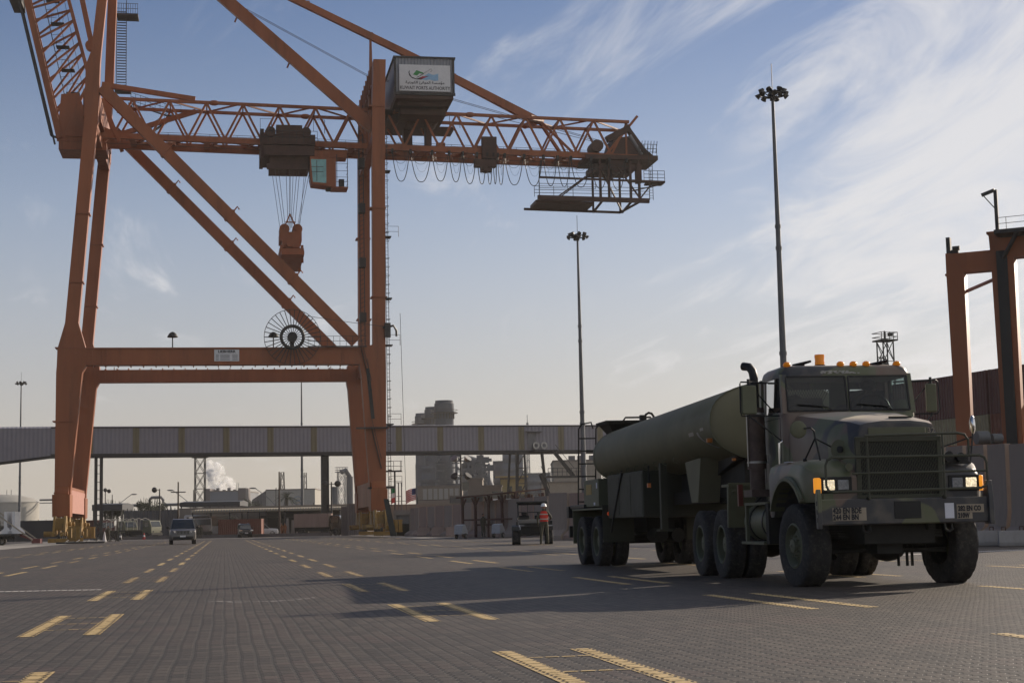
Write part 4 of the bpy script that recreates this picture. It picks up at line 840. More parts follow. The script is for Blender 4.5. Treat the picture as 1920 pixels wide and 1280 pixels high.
# side air plate on the hood
ap = MB(); ap.cyl((-0.63, -0.62, 1.78), (-0.70, -0.66, 1.78), 0.13, n=20); tp(ap, 'air_socket_plate', M['olive'], parent=hdo)
for dy, rr in ((-0.055, 0.045), (0.055, 0.045)):
    aq = MB(); aq.cyl((-0.69, -0.65+dy, 1.78), (-0.715, -0.66+dy, 1.78), rr, n=12); tp(aq, 'air_socket', M['black'], parent=hdo)
# cab
cabw = 0.97; y0, y1 = 0.86, 2.02
cb = MB()
def ring(z, xw, ya, yb, rc=0.10):
    pts = []
    for cx_, cy_, a0 in ((-xw+rc, ya+rc, 180), (xw-rc, ya+rc, 270), (xw-rc, yb-rc, 0), (-xw+rc, yb-rc, 90)):
        for k in range(5): a = R(a0+k*22.5); pts.append((cx_+rc*math.cos(a), cy_+rc*math.sin(a), z))
    return pts
cb.loft([ring(z, xw, ya, yb) for z, xw, ya, yb in ((1.0, 0.93, 0.92, 2.0), (1.5, cabw, y0, y1), (2.34, cabw, y0, y1), (2.39, cabw-0.01, y0+0.01, y1))])
cbo = tp(cb, 'cab', None, 0.0, sharp=40)
rf = MB(); rf.loft([ring(z, xw, ya, yb, 0.14) for z, xw, ya, yb in ((2.88, 0.955, 0.955, 2.02), (2.94, 0.955, 0.96, 2.02), (3.00, 0.935, 0.985, 2.0), (3.04, 0.89, 1.03, 1.95), (3.055, 0.80, 1.12, 1.86))]); rfo = tp(rf, 'roof', None, sharp=50)
pi_ = MB()
for s in (-1, 1):
    pi_.loft([[(s*(cabw-0.0), y0+0.01, 2.36), (s*(cabw-0.085), y0+0.01, 2.36), (s*(cabw-0.085), y0+0.08, 2.36), (s*cabw, y0+0.10, 2.36)], [(s*0.955, 0.965, 2.92), (s*0.87, 0.965, 2.92), (s*0.87, 1.03, 2.92), (s*0.955, 1.05, 2.92)]])
    pi_.beam((s*0.955, 1.78, 2.36), (s*0.94, 1.78, 2.92), 0.03, 0.09); pi_.beam((s*0.95, 1.98, 2.36), (s*0.94, 1.98, 2.92), 0.05, 0.10)
pi_.beam((0.0, y0+0.03, 2.38), (0, 0.975, 2.9), 0.045, 0.03)
pi_.box(-0.93, 0.93, 1.96, 2.0, 2.36, 2.44); pi_.box(-0.93, 0.93, 1.96, 2.0, 2.78, 2.92)
for xa, xb in ((-0.93, -0.72), (0.08, 0.35), (0.83, 0.93)): pi_.box(xa, xb, 1.96, 2.0, 2.44, 2.78)
tp(pi_, 'cab_pillars', M['camo'], parent=cbo)
gasket = MB()
for xa, xb in ((-0.885, -0.02), (0.02, 0.885)):
    def wy(z): return y0+0.0+(z-2.38)*0.21
    for (p, q) in (((xa, 2.395), (xb, 2.395)), ((xb, 2.395), (xb, 2.885)), ((xb, 2.885), (xa, 2.885)), ((xa, 2.885), (xa, 2.395))): gasket.beam((p[0], wy(p[1]), p[1]), (q[0], wy(q[1]), q[1]), 0.022)
tp(gasket, 'window_gasket', M['black'], parent=cbo)
for xa, xb in ((-0.88, -0.025), (0.025, 0.88)):
    gl = MB(); gl.quad((xa, wy(2.4), 2.4), (xb, wy(2.4), 2.4), (xb, wy(2.88), 2.88), (xa, wy(2.88), 2.88)); tp(gl, 'windscreen', M['glass_dark'], parent=cbo)
for s in (-1, 1):
    gl = MB(); gl.quad((s*0.962, 0.99, 2.38), (s*0.962, 1.76, 2.38), (s*0.945, 1.76, 2.9), (s*0.945, 1.06, 2.9)); dr = tp(gl, 'side_window', M['glass_clear'] if s > 0 else M['glass_dark'], parent=cbo)
    dl = MB()
    for z0, z1 in ((1.15, 1.158), (2.30, 2.308)): dl.box(s*0.972-0.003, s*0.972+0.003, 1.0, 1.8, z0, z1)
    for y_ in (1.0, 1.8): dl.box(s*0.972-0.003, s*0.972+0.003, y_, y_+0.008, 1.15, 2.30)
    tp(dl, 'door_seam', M['black'], parent=cbo)
    hn = MB(); hn.tube([(s*0.97, 0.93, 1.60), (s*1.02, 0.93, 1.63), (s*1.02, 0.93, 1.95), (s*0.97, 0.93, 1.98)], 0.017, 6); hn.box(s*0.985-0.015, s*0.985+0.015, 1.65, 1.69, 1.7, 1.82); tp(hn, 'door_handle', M['chrome'], parent=cbo)
# wire screen at the rear window
ms_ = MB()
for k in range(40):
    x = -0.72+k*0.04
    for d in (-1, 1):
        xa, xb = x, x+d*0.34*0.55; za, zb = 2.44, 2.78
        lo, hi = -0.72, 0.08
        if min(xa, xb) < lo or max(xa, xb) > hi: continue
        ms_.tube([(xa, 1.955, za), (xb, 1.955, zb)], 0.0055, 4)
tp(ms_, 'window_screen', M['black'], parent=cbo)
# interior
it = MB(); it.box(-0.8, -0.2, 1.45, 1.6, 2.36, 2.62); it.box(0.25, 0.75, 1.5, 1.65, 2.36, 2.72); it.box(-0.85, 0.85, 0.98, 1.15, 2.3, 2.42); it.loft([[(-0.7, 1.3, 2.39), (-0.15, 1.3, 2.39), (-0.15, 1.9, 2.39), (-0.7, 1.9, 2.39)], [(-0.68, 1.75, 2.66), (-0.5, 1.75, 2.70), (-0.45, 1.9, 2.68), (-0.68, 1.9, 2.6)]])
tp(it, 'seat', M['black'])
sw_ = MB(); sw_.tube([(0.5+0.21*math.cos(2*math.pi*k/20), 1.22+0.10*math.sin(2*math.pi*k/20), 2.48+0.17*math.sin(2*math.pi*k/20)) for k in range(21)], 0.014, 6); sw_.beam((0.5, 1.22, 2.48), (0.5, 1.0, 2.36), 0.05); tp(sw_, 'steering_wheel', M['black'])
# wipers, visor texture, roof lamps, beacon, horns
wp = MB()
for x, d in ((-0.25, -0.5), (0.62, -0.5)): wp.tube([(x, 0.83, 2.39), (x-0.08, 0.845, 2.45), (x+d, 0.85, 2.49)], 0.010, 5)
tp(wp, 'wiper', M['black'])
cl = [(-0.80, 1.08), (-0.02, 1.06), (0.17, 1.06), (0.36, 1.06), (0.87-0.05, 1.08)]
for x, y in cl:
    b = MB(); b.ell((x-0.02, y, 3.065), 0.055, 0.07, 0.045, 12, 6); tp(b, 'roof_lamp', M['amber'], parent=rfo)
bc = MB(); bc.cyl((-0.20, 1.5, 3.05), (-0.20, 1.5, 3.10), 0.08, n=16); tp(bc, 'beacon_base', M['black'], parent=rfo)
bc = MB(); bc.lathe([(0.066, 0), (0.072, 0.03), (0.066, 0.06), (0.072, 0.12), (0.07, 0.15), (0.0, 0.155)], (-0.20, 1.5, 3.10), (0, 0, 1), 18); tp(bc, 'beacon', M['amber'], parent=rfo)
hr = MB()
for x in (-0.52, 0.62): hr.cyl((x+0.04, 1.05, 3.11), (x-0.12, 1.35, 3.075), 0.018, 0.03, n=8); hr.box(x-0.04, x, 1.2, 1.26, 3.04, 3.08)
tp(hr, 'air_horn', M['black'], parent=rfo)
tx = MB(); r = random.Random(9)
for k in range(60): x = -0.38+r.random()*0.55; z = 2.92+r.random()*0.035; tx.box(x, x+0.03, 0.948, 0.952, z, z+0.012)
tp(tx, 'paint_scrape', M['alu'], parent=rfo)
# exhaust stack with shield on the left
ex = MB(); ex.cyl((-1.13, 1.72, 1.62), (-1.13, 1.72, 2.50), 0.135, n=20); ex.cyl((-1.13, 1.72, 1.30), (-1.13, 1.72, 1.62), 0.11, n=16); ex.box(-1.28, -1.0, 1.5, 1.95, 1.22, 1.32)
exo = tp(ex, 'muffler', material('rusty_heat_shield', (0.085, 0.055, 0.042), 0.6, var=0.35, scale=4, dirt=0.7, dirtcol=(0.16, 0.12, 0.09)))
ep = MB(); ep.tube([(-1.13, 1.72, 2.45), (-1.13, 1.72, 2.95), (-1.14, 1.74, 3.04), (-1.17, 1.80, 3.11), (-1.23, 1.90, 3.13)], 0.062, 12, cap=False); tp(ep, 'exhaust_pipe', M['black'], parent=exo)
st = MB(); st.box(-1.274, -1.268, 1.66, 1.70, 1.66, 2.46)
for z in (1.7, 2.4): st.lathe([(0.137, 0), (0.142, 0), (0.142, 0.03), (0.137, 0.03)], (-1.13, 1.72, z), (0, 0, 1), 20)
tp(st, 'shield_strap', M['alu'], parent=exo)
ic = MB(); ic.cyl((1.13, 1.85, 1.3), (1.13, 1.85, 2.6), 0.12, n=16); tp(ic, 'air_cleaner', M['olive'])
# mirrors
def mirror(s):
    mm = MB(); x0, x1 = (-1.53, -1.31) if s < 0 else (1.17, 1.33); ym = 0.98
    mm.box(x0, x1, ym-0.03, ym+0.03, 2.36, 2.77); mo = tp(mm, 'mirror', M['olive'], 0.025)
    mg = MB(); mg.box(x0+0.015, x1-0.015, ym+0.031, ym+0.036, 2.38, 2.75); tp(mg, 'mirror_glass', M['chrome'], parent=mo)
    xc = (x0+x1)/2; b = MB()
    b.tube([(s*0.98, 1.02, 2.80), (x0 if s < 0 else x1, ym, 2.82), (x0-0.01 if s < 0 else x1+0.03, ym, 2.79), (x0-0.015 if s < 0 else x1+0.04, ym, 2.40), (x0 if s < 0 else x1, ym, 2.34), (s*0.98, 1.0, 2.34)], 0.011, 6)
    b.tube([(xc, ym, 2.86), (xc, ym, 2.77)], 0.02, 6); b.tube([(xc, ym, 2.36), (xc, ym, 2.30)], 0.012, 6); b.tube([(xc, ym, 2.80), (s*0.98, 1.25, 2.40)], 0.010, 5); b.tube([(xc, ym, 2.34), (s*0.97, 0.95, 1.98)], 0.010, 5)
    b.tube([(xc, ym, 2.82), (s*0.97, 1.7, 2.86)], 0.013, 5)
    tp(b, 'mirror_bracket', M['black'])
mirror(-1); mirror(1)
def spot(s):
    b = MB(); cx_, cz = (-1.22, 2.05) if s < 0 else (1.17, 2.08); yy = -0.62
    if s < 0: b.ell((cx_, yy, cz), 0.115, 0.03, 0.115, 18, 8)
    else: b.ell((cx_, yy, cz), 0.035, 0.10, 0.13, 18, 8)
    o = tp(b, 'convex_mirror', M['olive'] if s < 0 else M['chrome'])
    t_ = MB()
    if s < 0:
        t_.tube([(-1.16, yy-0.03, 2.06), (-1.08, yy-0.05, 2.07), (-1.03, yy-0.05, 2.03), (-1.02, yy-0.05, 1.95), (-1.0, -0.75, 1.64)], 0.012, 6); t_.tube([(-1.02, yy-0.05, 1.93), (-1.06, -0.35, 1.66)], 0.012, 6); t_.tube([(-1.02, yy-0.05, 1.93), (-0.70, -0.5, 1.80)], 0.010, 6); t_.ell((-1.06, -0.35, 1.66), 0.03, 0.03, 0.025, 8, 5)
    else:
        t_.tube([(1.17, yy, 2.0), (1.10, -0.7, 1.58)], 0.012, 6); t_.tube([(1.15, yy, 1.92), (0.62, -0.55, 1.75)], 0.011, 6); t_.tube([(1.12, yy, 1.80), (1.02, -0.75, 1.60)], 0.011, 6); t_.ell((1.08, -0.7, 1.58), 0.03, 0.03, 0.025, 8, 5)
    tp(t_, 'mirror_stalk', M['black'])
spot(-1); spot(1)
hl = MB(); hl.box(-1.16, -1.04, 0.1, 0.28, 1.652, 1.66); tp(hl, 'data_label', M['paper'], parent=fl_)
hs_ = MB(); hs_.box(-0.02, 0.30, -0.75, -0.73, 2.178, 2.20); tp(hs_, 'hood_handle', M['under'], parent=hdo)
# steps, fuel tank, mud guard plates
for s in (-1, 1):
    ft = MB(); ft.cyl((s*0.86, 1.28, 0.86), (s*0.86, 2.55, 0.86), 0.27, n=24); fto = tp(ft, 'fuel_tank', M['olive'], 0.01)
    sb_ = MB(); sb_.lathe([(0.272, 0), (0.28, 0), (0.28, 0.05), (0.272, 0.05)], (s*0.86, 1.55, 0.86), (0, 1, 0), 24); sb_.lathe([(0.272, 0), (0.28, 0), (0.28, 0.05), (0.272, 0.05)], (s*0.86, 2.2, 0.86), (0, 1, 0), 24); tp(sb_, 'tank_strap', M['black'], parent=fto)
    sp_ = MB(); sp_.box(s*1.02-0.15, s*1.02+0.16, 1.15, 2.35, 1.10, 1.14); sp_.box(s*1.05-0.17, s*1.05+0.17, 1.2, 2.4, 0.54, 0.58)
    for y_ in (1.2, 2.32): sp_.box(s*1.14-0.025, s*1.14+0.025, y_-0.03, y_+0.03, 0.56, 1.12)
    sp_.beam((s*1.14, 2.4, 0.56), (s*1.1, 2.55, 0.80), 0.03); tp(sp_, 'step', M['olive'], 0.006)
    bx = MB(); bx.box(s*0.98-0.2, s*0.98+0.2, 1.05, 1.2, 0.55, 1.12); tp(bx, 'step_box', M['under'])
    mg = MB(); mg.prism([(2.98, 1.46), (3.08, 1.42), (3.12, 0.78), (3.06, 0.78)], 'x', min(s*0.80, s*1.24), max(s*0.80, s*1.24)); mgo = tp(mg, 'mud_guard', M['olive'], 0.008)
    mb_ = MB(); mb_.tube([(s*0.86, 2.99, 1.30), (s*0.86, 2.95, 1.33), (s*1.18, 2.95, 1.33), (s*1.18, 2.99, 1.30)], 0.012, 5); mb_.box(min(s*0.8, s*1.24), max(s*0.8, s*1.24), 2.97, 3.4, 1.40, 1.44); tp(mb_, 'guard_bracket', M['olive'], parent=mgo)
rg = MB(); rg.box(-1.2, -1.13, 2.55, 2.62, 1.1, 1.42); tp(rg, 'reflector_post', material('dull_red_paint', (0.14, 0.04, 0.03), 0.5))
ry = MB(); ry.box(-0.45, 0.45, 3.9, 4.9, 1.02, 1.18); ry.lathe([(0.1, 0), (0.48, 0), (0.46, 0.05), (0.1, 0.05)], (0, 4.4, 1.18), (0, 0, 1), 24); ry.box(-0.5, 0.5, 2.15, 2.3, 1.0, 1.7); ry.box(-0.75, 0.6, 2.4, 2.8, 1.0, 1.45)
for z in (1.5, 1.58): ry.tube([(-0.4, 2.3, z), (-0.6, 2.8, z-0.2), (-0.3, 3.3, z-0.1), (-0.2, 3.9, z)], 0.02, 6)
ry.beam((-1.0, 2.35, 1.15), (-0.82, 2.1, 1.42), 0.03)
tp(ry, 'fifth_wheel', M['under'])
# driver inside
DV = thing('person', 'truck driver with helmet behind the dark windscreen, hands on the wheel', 'person', TR.matrix_world @ Vector((0, 0, 0)), 0)
DV.location = (8.63, 20.45, 0); DV.rotation_euler = (0, 0, R(-3.2)); DV.location.z = 0
def skinned(name, verts, edges, radii, mat, parent, sub=2, root=0):
    me = bpy.data.meshes.new(name); me.from_pydata([tuple(v) for v in verts], edges, []); o = bpy.data.objects.new(name, me); scene.collection.objects.link(o); o.parent = parent
    sk = o.modifiers.new('skin', 'SKIN'); sk.use_smooth_shade = True
    for i, r_ in enumerate(radii): me.skin_vertices[0].data[i].radius = (r_, r_) if not isinstance(r_, tuple) else r_
    me.skin_vertices[0].data[root].use_root = True
    sb = o.modifiers.new('sub', 'SUBSURF'); sb.levels = sub; sb.render_levels = sub
    me.materials.append(mat); return o
M['fatigue'] = material('camouflage_cloth', (0.085, 0.078, 0.05), 0.85, var=0.35, scale=9)
M['fatigue_dark'] = material('dark_cloth', (0.06, 0.055, 0.04), 0.85, var=0.3, scale=9)  # darker cloth tone for driver, bystanders and truck load beds
skinned('body', [(0.5, 1.52, 2.20), (0.5, 1.55, 2.42), (0.5, 1.52, 2.58), (0.5, 1.50, 2.68), (0.5, 1.47, 2.76), (0.30, 1.50, 2.56), (0.22, 1.38, 2.42), (0.33, 1.24, 2.50), (0.70, 1.50, 2.56), (0.78, 1.38, 2.42), (0.68, 1.24, 2.50)],
        [(0, 1), (1, 2), (2, 3), (3, 4), (2, 5), (5, 6), (6, 7), (2, 8), (8, 9), (9, 10)], [0.15, 0.16, 0.13, 0.05, 0.085, 0.07, 0.05, 0.035, 0.07, 0.05, 0.035], M['fatigue_dark'], DV)
hm_ = MB(); hm_.ell((0.5, 1.48, 2.80), 0.115, 0.13, 0.09, 14, 8); hm_.build('helmet', M['fatigue_dark'], DV)

# bring the nose to its real overhang and width
def nose(p):
    x, y, z = p; k = min(1, max(0, (-0.55-y)/0.45)); k = k*k*(3-2*k)
    if y < -0.6: y = -0.6+(y+0.6)*(0.62 if y > -1.1 else 0.62)
    return (x*(1-0.065*k)+0.03*k, y, z)
def nose_tree(o):
    for ch in [c for c in scene.collection.objects if c.parent == o]:
        if ch.name.startswith('wheel'): continue
        if ch.type == 'MESH' and ch.name.startswith('lettering'):
            ch.location = nose(ch.location)
            for v in ch.data.vertices: v.co.x *= 0.935
            ch.location.y -= 0.004
        elif ch.type == 'MESH':
            for v in ch.data.vertices: v.co = nose(v.co)
        nose_tree(ch)
nose_tree(TR)
# ================================================================ tank trailer
TL = thing('tank_trailer', 'long olive drab fuel tank trailer coupled behind the camouflage truck', 'trailer', (8.92, 33.83, 0), -1.0)
M['olive_dark'] = material('grimy_olive_paint', (0.050, 0.050, 0.032), 0.65, var=0.25, scale=1.5, dirt=0.5, dirtcol=(0.06, 0.052, 0.038))
def lp_(mb, name, mat=None, bevel=0.0, parent=None, sharp=35): return mb.build(name, mat or M['olive'], parent or TL, bevel=bevel, sharp=sharp)
for sx in (-1, 1):
    for y in (-0.72, 0.80):
        wheel(TL, sx*1.06, y, side=sx, hub='in', w=0.27, r=0.53, rim=0.30); wheel(TL, sx*0.72, y, side=sx, hub='in', w=0.27, r=0.53, rim=0.30)
A, NS = 1.14, 40
def tring(y, k=1.0, dz=0):
    t = (y+9.3)/8.8; zc = 2.46-0.16*t; b = 0.63+0.0*t
    out_ = []
    for i in range(NS):
        a = 2*math.pi*i/NS; cs_, sn = math.cos(a), math.sin(a); e = 0.86
        out_.append((A*k*math.copysign(abs(cs_)**e, cs_), y, zc+b*k*math.copysign(abs(sn)**e, sn)))
    return out_
tk = MB(); tk.loft([tring(-9.42, 0.35), tring(-9.40, 0.7), tring(-9.36, 0.93), tring(-9.33, 0.985), tring(-9.30, 1.0), tring(-6.4), tring(-3.4), tring(-0.5, 1.0), tring(-0.3, 0.985), tring(-0.1, 0.93), tring(0.08, 0.80), tring(0.18, 0.6), tring(0.23, 0.3)])
tko = lp_(tk, 'tank', M['olive_tank'], sharp=28)
bd = MB()
for y in (-9.33, -0.52):
    a_, b_ = tring(y-0.02, 1.006), tring(y+0.02, 1.006); bd.loft([a_, b_], cap=False); bd.loft([tring(y-0.02, 0.99), a_], cap=False)
for y in (-6.3, -3.4): bd.loft([tring(y-0.012, 1.002), tring(y+0.012, 1.002)], cap=False)
lp_(bd, 'tank_band', M['olive'], parent=tko)
# lifting eye, manholes, hooks, valves
def topz(x, y):
    t = (y+9.3)/8.8; return 2.47-0.14*t+(0.60-0.02*t)*(1-(abs(x)/A)**2.3)**(1/2.3)
le = MB(); yy = -3.0; z = topz(-0.55, yy)
le.tube([(-0.62, yy, z-0.1), (-0.62, yy, z+0.04), (-0.60, yy, z+0.11), (-0.54, yy, z+0.145), (-0.48, yy, z+0.13), (-0.44, yy, z+0.07), (-0.45, yy, z+0.0)], 0.024, 8); le.box(-0.72, -0.6, yy-0.06, yy+0.06, z-0.16, z+0.1)
lp_(le, 'lifting_eye', M['under'])
for y in (-8.2, -7.2, -5.9, -4.8, -1.8):
    mh = MB(); mh.cyl((0, y, topz(0, y)-0.02), (0, y, topz(0, y)+0.07), 0.25, n=20); mh.cyl((0, y, topz(0, y)+0.07), (0, y, topz(0, y)+0.10), 0.16, n=16); lp_(mh, 'manhole', M['olive'], parent=tko)
hk = MB(); r = random.Random(11)
for k in range(9):
    y = -6.6+k*0.72; t = (y+9.3)/8.8; zz_ = 2.47-0.14*t-0.42
    hk.tube([(-0.93, y, zz_+0.02), (-1.02, y, zz_), (-1.03, y+0.03, zz_-0.07), (-0.95, y+0.04, zz_-0.10)], 0.010, 5)
lp_(hk, 'tank_hook', M['olive'], parent=tko)
pt = MB()
for k in range(9):
    a0, a1 = R(188+k*3.2), R(188+(k+1)*3.2)
    def f(a, y):
        t = (y+9.3)/8.8; c_, s_ = math.cos(a), math.sin(a); return (A*1.006*math.copysign(abs(c_)**0.86, c_), y, 2.46-0.16*t+0.634*math.copysign(abs(s_)**0.86, s_))
    ya = -8.62+0.5*((k/8.0)**1.5)*-1; yb = -8.62+0.5*(((k+1)/8.0)**1.5)*-1; pt.quad(f(a0, ya), f(a1, yb), f(a1, yb+0.10), f(a0, ya+0.10))
pt.quad(f(R(186), -8.35), f(R(191), -8.35), f(R(191), -8.05), f(R(186), -8.05)); pt.quad(f(R(184), -8.95), f(R(187.5), -8.95), f(R(187.5), -8.75), f(R(184), -8.75))
lp_(pt, 'bare_metal_scar', M['alu'], parent=tko)
M['dull_amber'] = material('dull_amber_lens', (0.36, 0.12, 0.02), 0.4)
mk = MB(); mk.box(-1.17, -1.08, -9.27, -9.19, 2.13, 2.20); lp_(mk, 'side_marker', M['dull_amber'], 0.01)
mk = MB(); mk.box(-0.80, -0.74, -9.38, -9.34, 1.83, 1.87); lp_(mk, 'side_marker', M['dull_amber'])
# frame and belly
fm = MB()
for s in (-1, 1): fm.box(s*0.45-0.05, s*0.45+0.05, -9.0, 1.9, 1.15 if False else 1.2, 1.42)
fm.box(-0.55, 0.55, -9.2, -7.8, 1.28, 1.85); fm.loft([[(-0.7, -9.2, 1.86), (0.7, -9.2, 1.86), (0.7, -9.2, 2.1), (-0.7, -9.2, 2.1)], [(-0.55, -7.0, 1.5), (0.55, -7.0, 1.5), (0.55, -7.0, 2.0), (-0.55, -7.0, 2.0)]])
fm.box(-0.35, 0.35, -7.4, 0.5, 1.35, 1.85); fm.box(-0.3, 0.3, -1.6, 1.7, 0.7, 1.3)
for y in (-0.72, 0.80): fm.cyl((-0.95, y, 0.53), (0.95, y, 0.53), 0.08); 
for x in (-0.15, 0.2): fm.cyl((x, -2.2, 0.62), (x, -1.5, 0.62), 0.14, n=14)
for k in range(8): fm.box(-0.5, -0.42, -1.5+0.05*k, 1.5-0.05*k, 0.62+0.02*k, 0.635+0.02*k)
lp_(fm, 'frame', M['under'])
kb = MB(); kb.prism([(-8.0, 1.94), (-7.0, 1.90), (-7.35, 1.2), (-7.75, 1.2)], 'x', -0.93, -0.55); kb.prism([(-8.0, 1.94), (-7.0, 1.90), (-7.35, 1.2), (-7.75, 1.2)], 'x', 0.55, 0.93); lp_(kb, 'support_gusset', M['olive_tank'], 0.01)
lg_ = MB()
for s in (-1, 1):
    lg_.box(s*0.95-0.06, s*0.95+0.06, -5.6, -5.48, 0.75, 1.95); lg_.box(s*0.95-0.12, s*0.95+0.12, -5.66, -5.42, 0.72, 0.76); lg_.beam((s*0.95, -5.5, 1.0), (s*0.7, -4.6, 1.5), 0.05)
lp_(lg_, 'landing_leg', M['olive_dark'])
pc = MB(); pc.box(-1.1, 1.1, -4.6, -1.55, 0.98, 1.86); pco = lp_(pc, 'pump_cabinet', M['olive_dark'], 0.02)
dd = MB()
for y in (-4.55, -3.6, -2.6): dd.box(-1.108, -1.10, y, y+0.9, 1.04, 1.8)
lp_(dd, 'cabinet_door', M['olive_dark'], 0.006, pco)
db = MB(); db.beam((-1.12, -3.0, 1.90), (-1.12, -2.0, 0.85), 0.03, 0.04); db.beam((-1.12, -2.0, 0.85), (-1.12, -1.9, 0.70), 0.03, 0.03); db.tube([(-1.13, -5.2, 1.92), (-1.13, -5.2, 1.55)], 0.016, 6); lp_(db, 'drain_hose', M['under'])
rl_ = MB(); rl_.box(-1.16, -1.10, -5.23, -5.17, 1.52, 1.60); lp_(rl_, 'side_marker', material('orange_reflector', (0.7, 0.2, 0.05), 0.3))
mf = MB(); mf.box(-1.22, -0.56, -1.56, -1.54, 0.52, 1.26); mf.box(0.56, 1.22, -1.56, -1.54, 0.52, 1.26); mf.box(-1.22, -0.56, -1.60, -1.52, 0.50, 0.54); lp_(mf, 'mud_flap', M['olive_dark'], 0.004)
mk = MB(); mk.cyl((-1.08, -1.56, 1.08), (-1.08, -1.60, 1.08), 0.045, n=14); lp_(mk, 'front_reflector', material('red_orange_lens', (0.75, 0.10, 0.02), 0.3, emit=(1, 0.12, 0.02), es=0.15))
fd = MB()
for s in (-1, 1):
    xa, xb = sorted((s*0.56, s*1.23)); fd.box(xa, xb, -1.55, 1.6, 1.17, 1.21); fd.box(xa, xb, 1.5, 1.54, 0.45, 1.17)
lp_(fd, 'fender', M['olive'], 0.005)
rc_ = MB(); rc_.box(-1.15, -0.7, -0.9, 0.6, 1.24, 1.82); rco = lp_(rc_, 'rear_cabinet', M['olive'], 0.01)
pl2 = MB(); pl2.box(-1.156, -1.15, -0.2, 0.35, 1.5, 1.72); lp_(pl2, 'placard', material('faded_yellow_placard', (0.35, 0.24, 0.07), 0.6), parent=rco)
pl3 = MB(); pl3.box(-1.158, -1.15, -0.78, -0.70, 1.62, 1.74); pl3.box(-1.158, -1.15, -0.55, -0.42, 1.27, 1.33); lp_(pl3, 'placard', M['paper'], parent=rco)
rb = MB(); rb.box(-1.24, 1.24, 1.95, 2.2, 1.02, 1.28); rb.box(-1.22, 1.22, 1.95, 2.1, 0.58, 0.84); rb.box(-0.3, 0.3, 1.6, 2.0, 0.9, 1.4)
for s in (-0.8, 0.8): rb.box(s-0.05, s+0.05, 1.98, 2.08, 0.8, 1.1)
rb.box(-1.2, 1.2, 0.4, 2.0, 1.22, 1.30)
lp_(rb, 'rear_bumper', M['black'], 0.015)
ldd = MB()
for x in (-1.02, -0.62):
    ldd.tube([(x, 1.9, 1.25), (x, 1.62, 3.02), (x+0.05, 1.5, 3.12), (x+0.2, 1.2, 3.14), (x+0.22, 1.1, 3.0)], 0.018, 6)
for k in range(6): z = 1.38+k*0.285; ldd.tube([(-1.02, 1.9-(z-1.25)*0.158, z), (-0.62, 1.9-(z-1.25)*0.158, z)], 0.016, 6)
lp_(ldd, 'ladder', M['under'])
hp_ = MB(); hp_.loft([[(-0.9, 0.25, 2.98), (0.5, 0.25, 2.98), (0.5, -0.75, 2.98), (-0.9, -0.75, 2.98)], [(-0.92, 0.27, 3.05), (0.52, 0.27, 3.05), (0.52, -0.78, 3.05), (-0.92, -0.78, 3.05)]])
hp_.loft([[(-0.62, 0.1, 2.70), (0.0, 0.1, 2.70), (0.0, -0.4, 2.70), (-0.62, -0.4, 2.70)], [(-0.85, 0.22, 2.99), (0.4, 0.22, 2.99), (0.4, -0.7, 2.99), (-0.85, -0.7, 2.99)]])
hp_.tube([(-0.5, -0.6, 3.05), (-0.45, -0.6, 3.12), (0.1, -0.6, 3.12), (0.15, -0.6, 3.05)], 0.02, 6)
lp_(hp_, 'top_platform', M['under'])
# ================================================================ people and small vehicles
def hy(px): return 994.7-0.0218*(px-420)
def gp(px, D, z=0.0):
    "ground point seen at column px, D metres away along the view axis"
    d = ray(px, hy(px)); p = Vector((0, 0, CH))+d*(D/d.dot(F_)); return Vector((p.x, p.y, z))
def hz_(px, py, D):
    a = gp(px, D)-Vector((0, 0, CH)); k = 640-py
    return CH+a.z*0+(FPX*(a.x*U_.x+a.y*U_.y)-k*(a.x*F_.x+a.y*F_.y))/(k*F_.z-FPX*U_.z)
def hand(v, e, rd, base, direction, side):
    "palm with five short curled fingers; returns nothing, extends lists"
    pi = len(v); v.append(base+direction*0.045); e.append((pi-1, pi)) ; rd.append((0.034, 0.018))
    lat = Vector((0, 0, 1)).cross(direction).normalized() if abs(direction.z) < 0.9 else Vector((0, 1, 0))
    for k in range(4):
        b = v[pi]+direction*0.035+lat*(k-1.5)*0.019; L_ = (0.030, 0.036, 0.034, 0.026)[k]
        a = len(v); v.append(b); e.append((pi, a)); rd.append(0.0085); v.append(b+direction*L_+Vector((0, 0, -0.01))); e.append((a, a+1)); rd.append(0.008); v.append(b+direction*(L_*1.4)+Vector((0, 0.01, -0.03))); e.append((a+1, a+2)); rd.append(0.007)
    a = len(v); v.append(v[pi]+lat*side*0.035); e.append((pi, a)); rd.append(0.010); v.append(v[pi]+lat*side*0.05+direction*0.03); e.append((a, a+1)); rd.append(0.009)
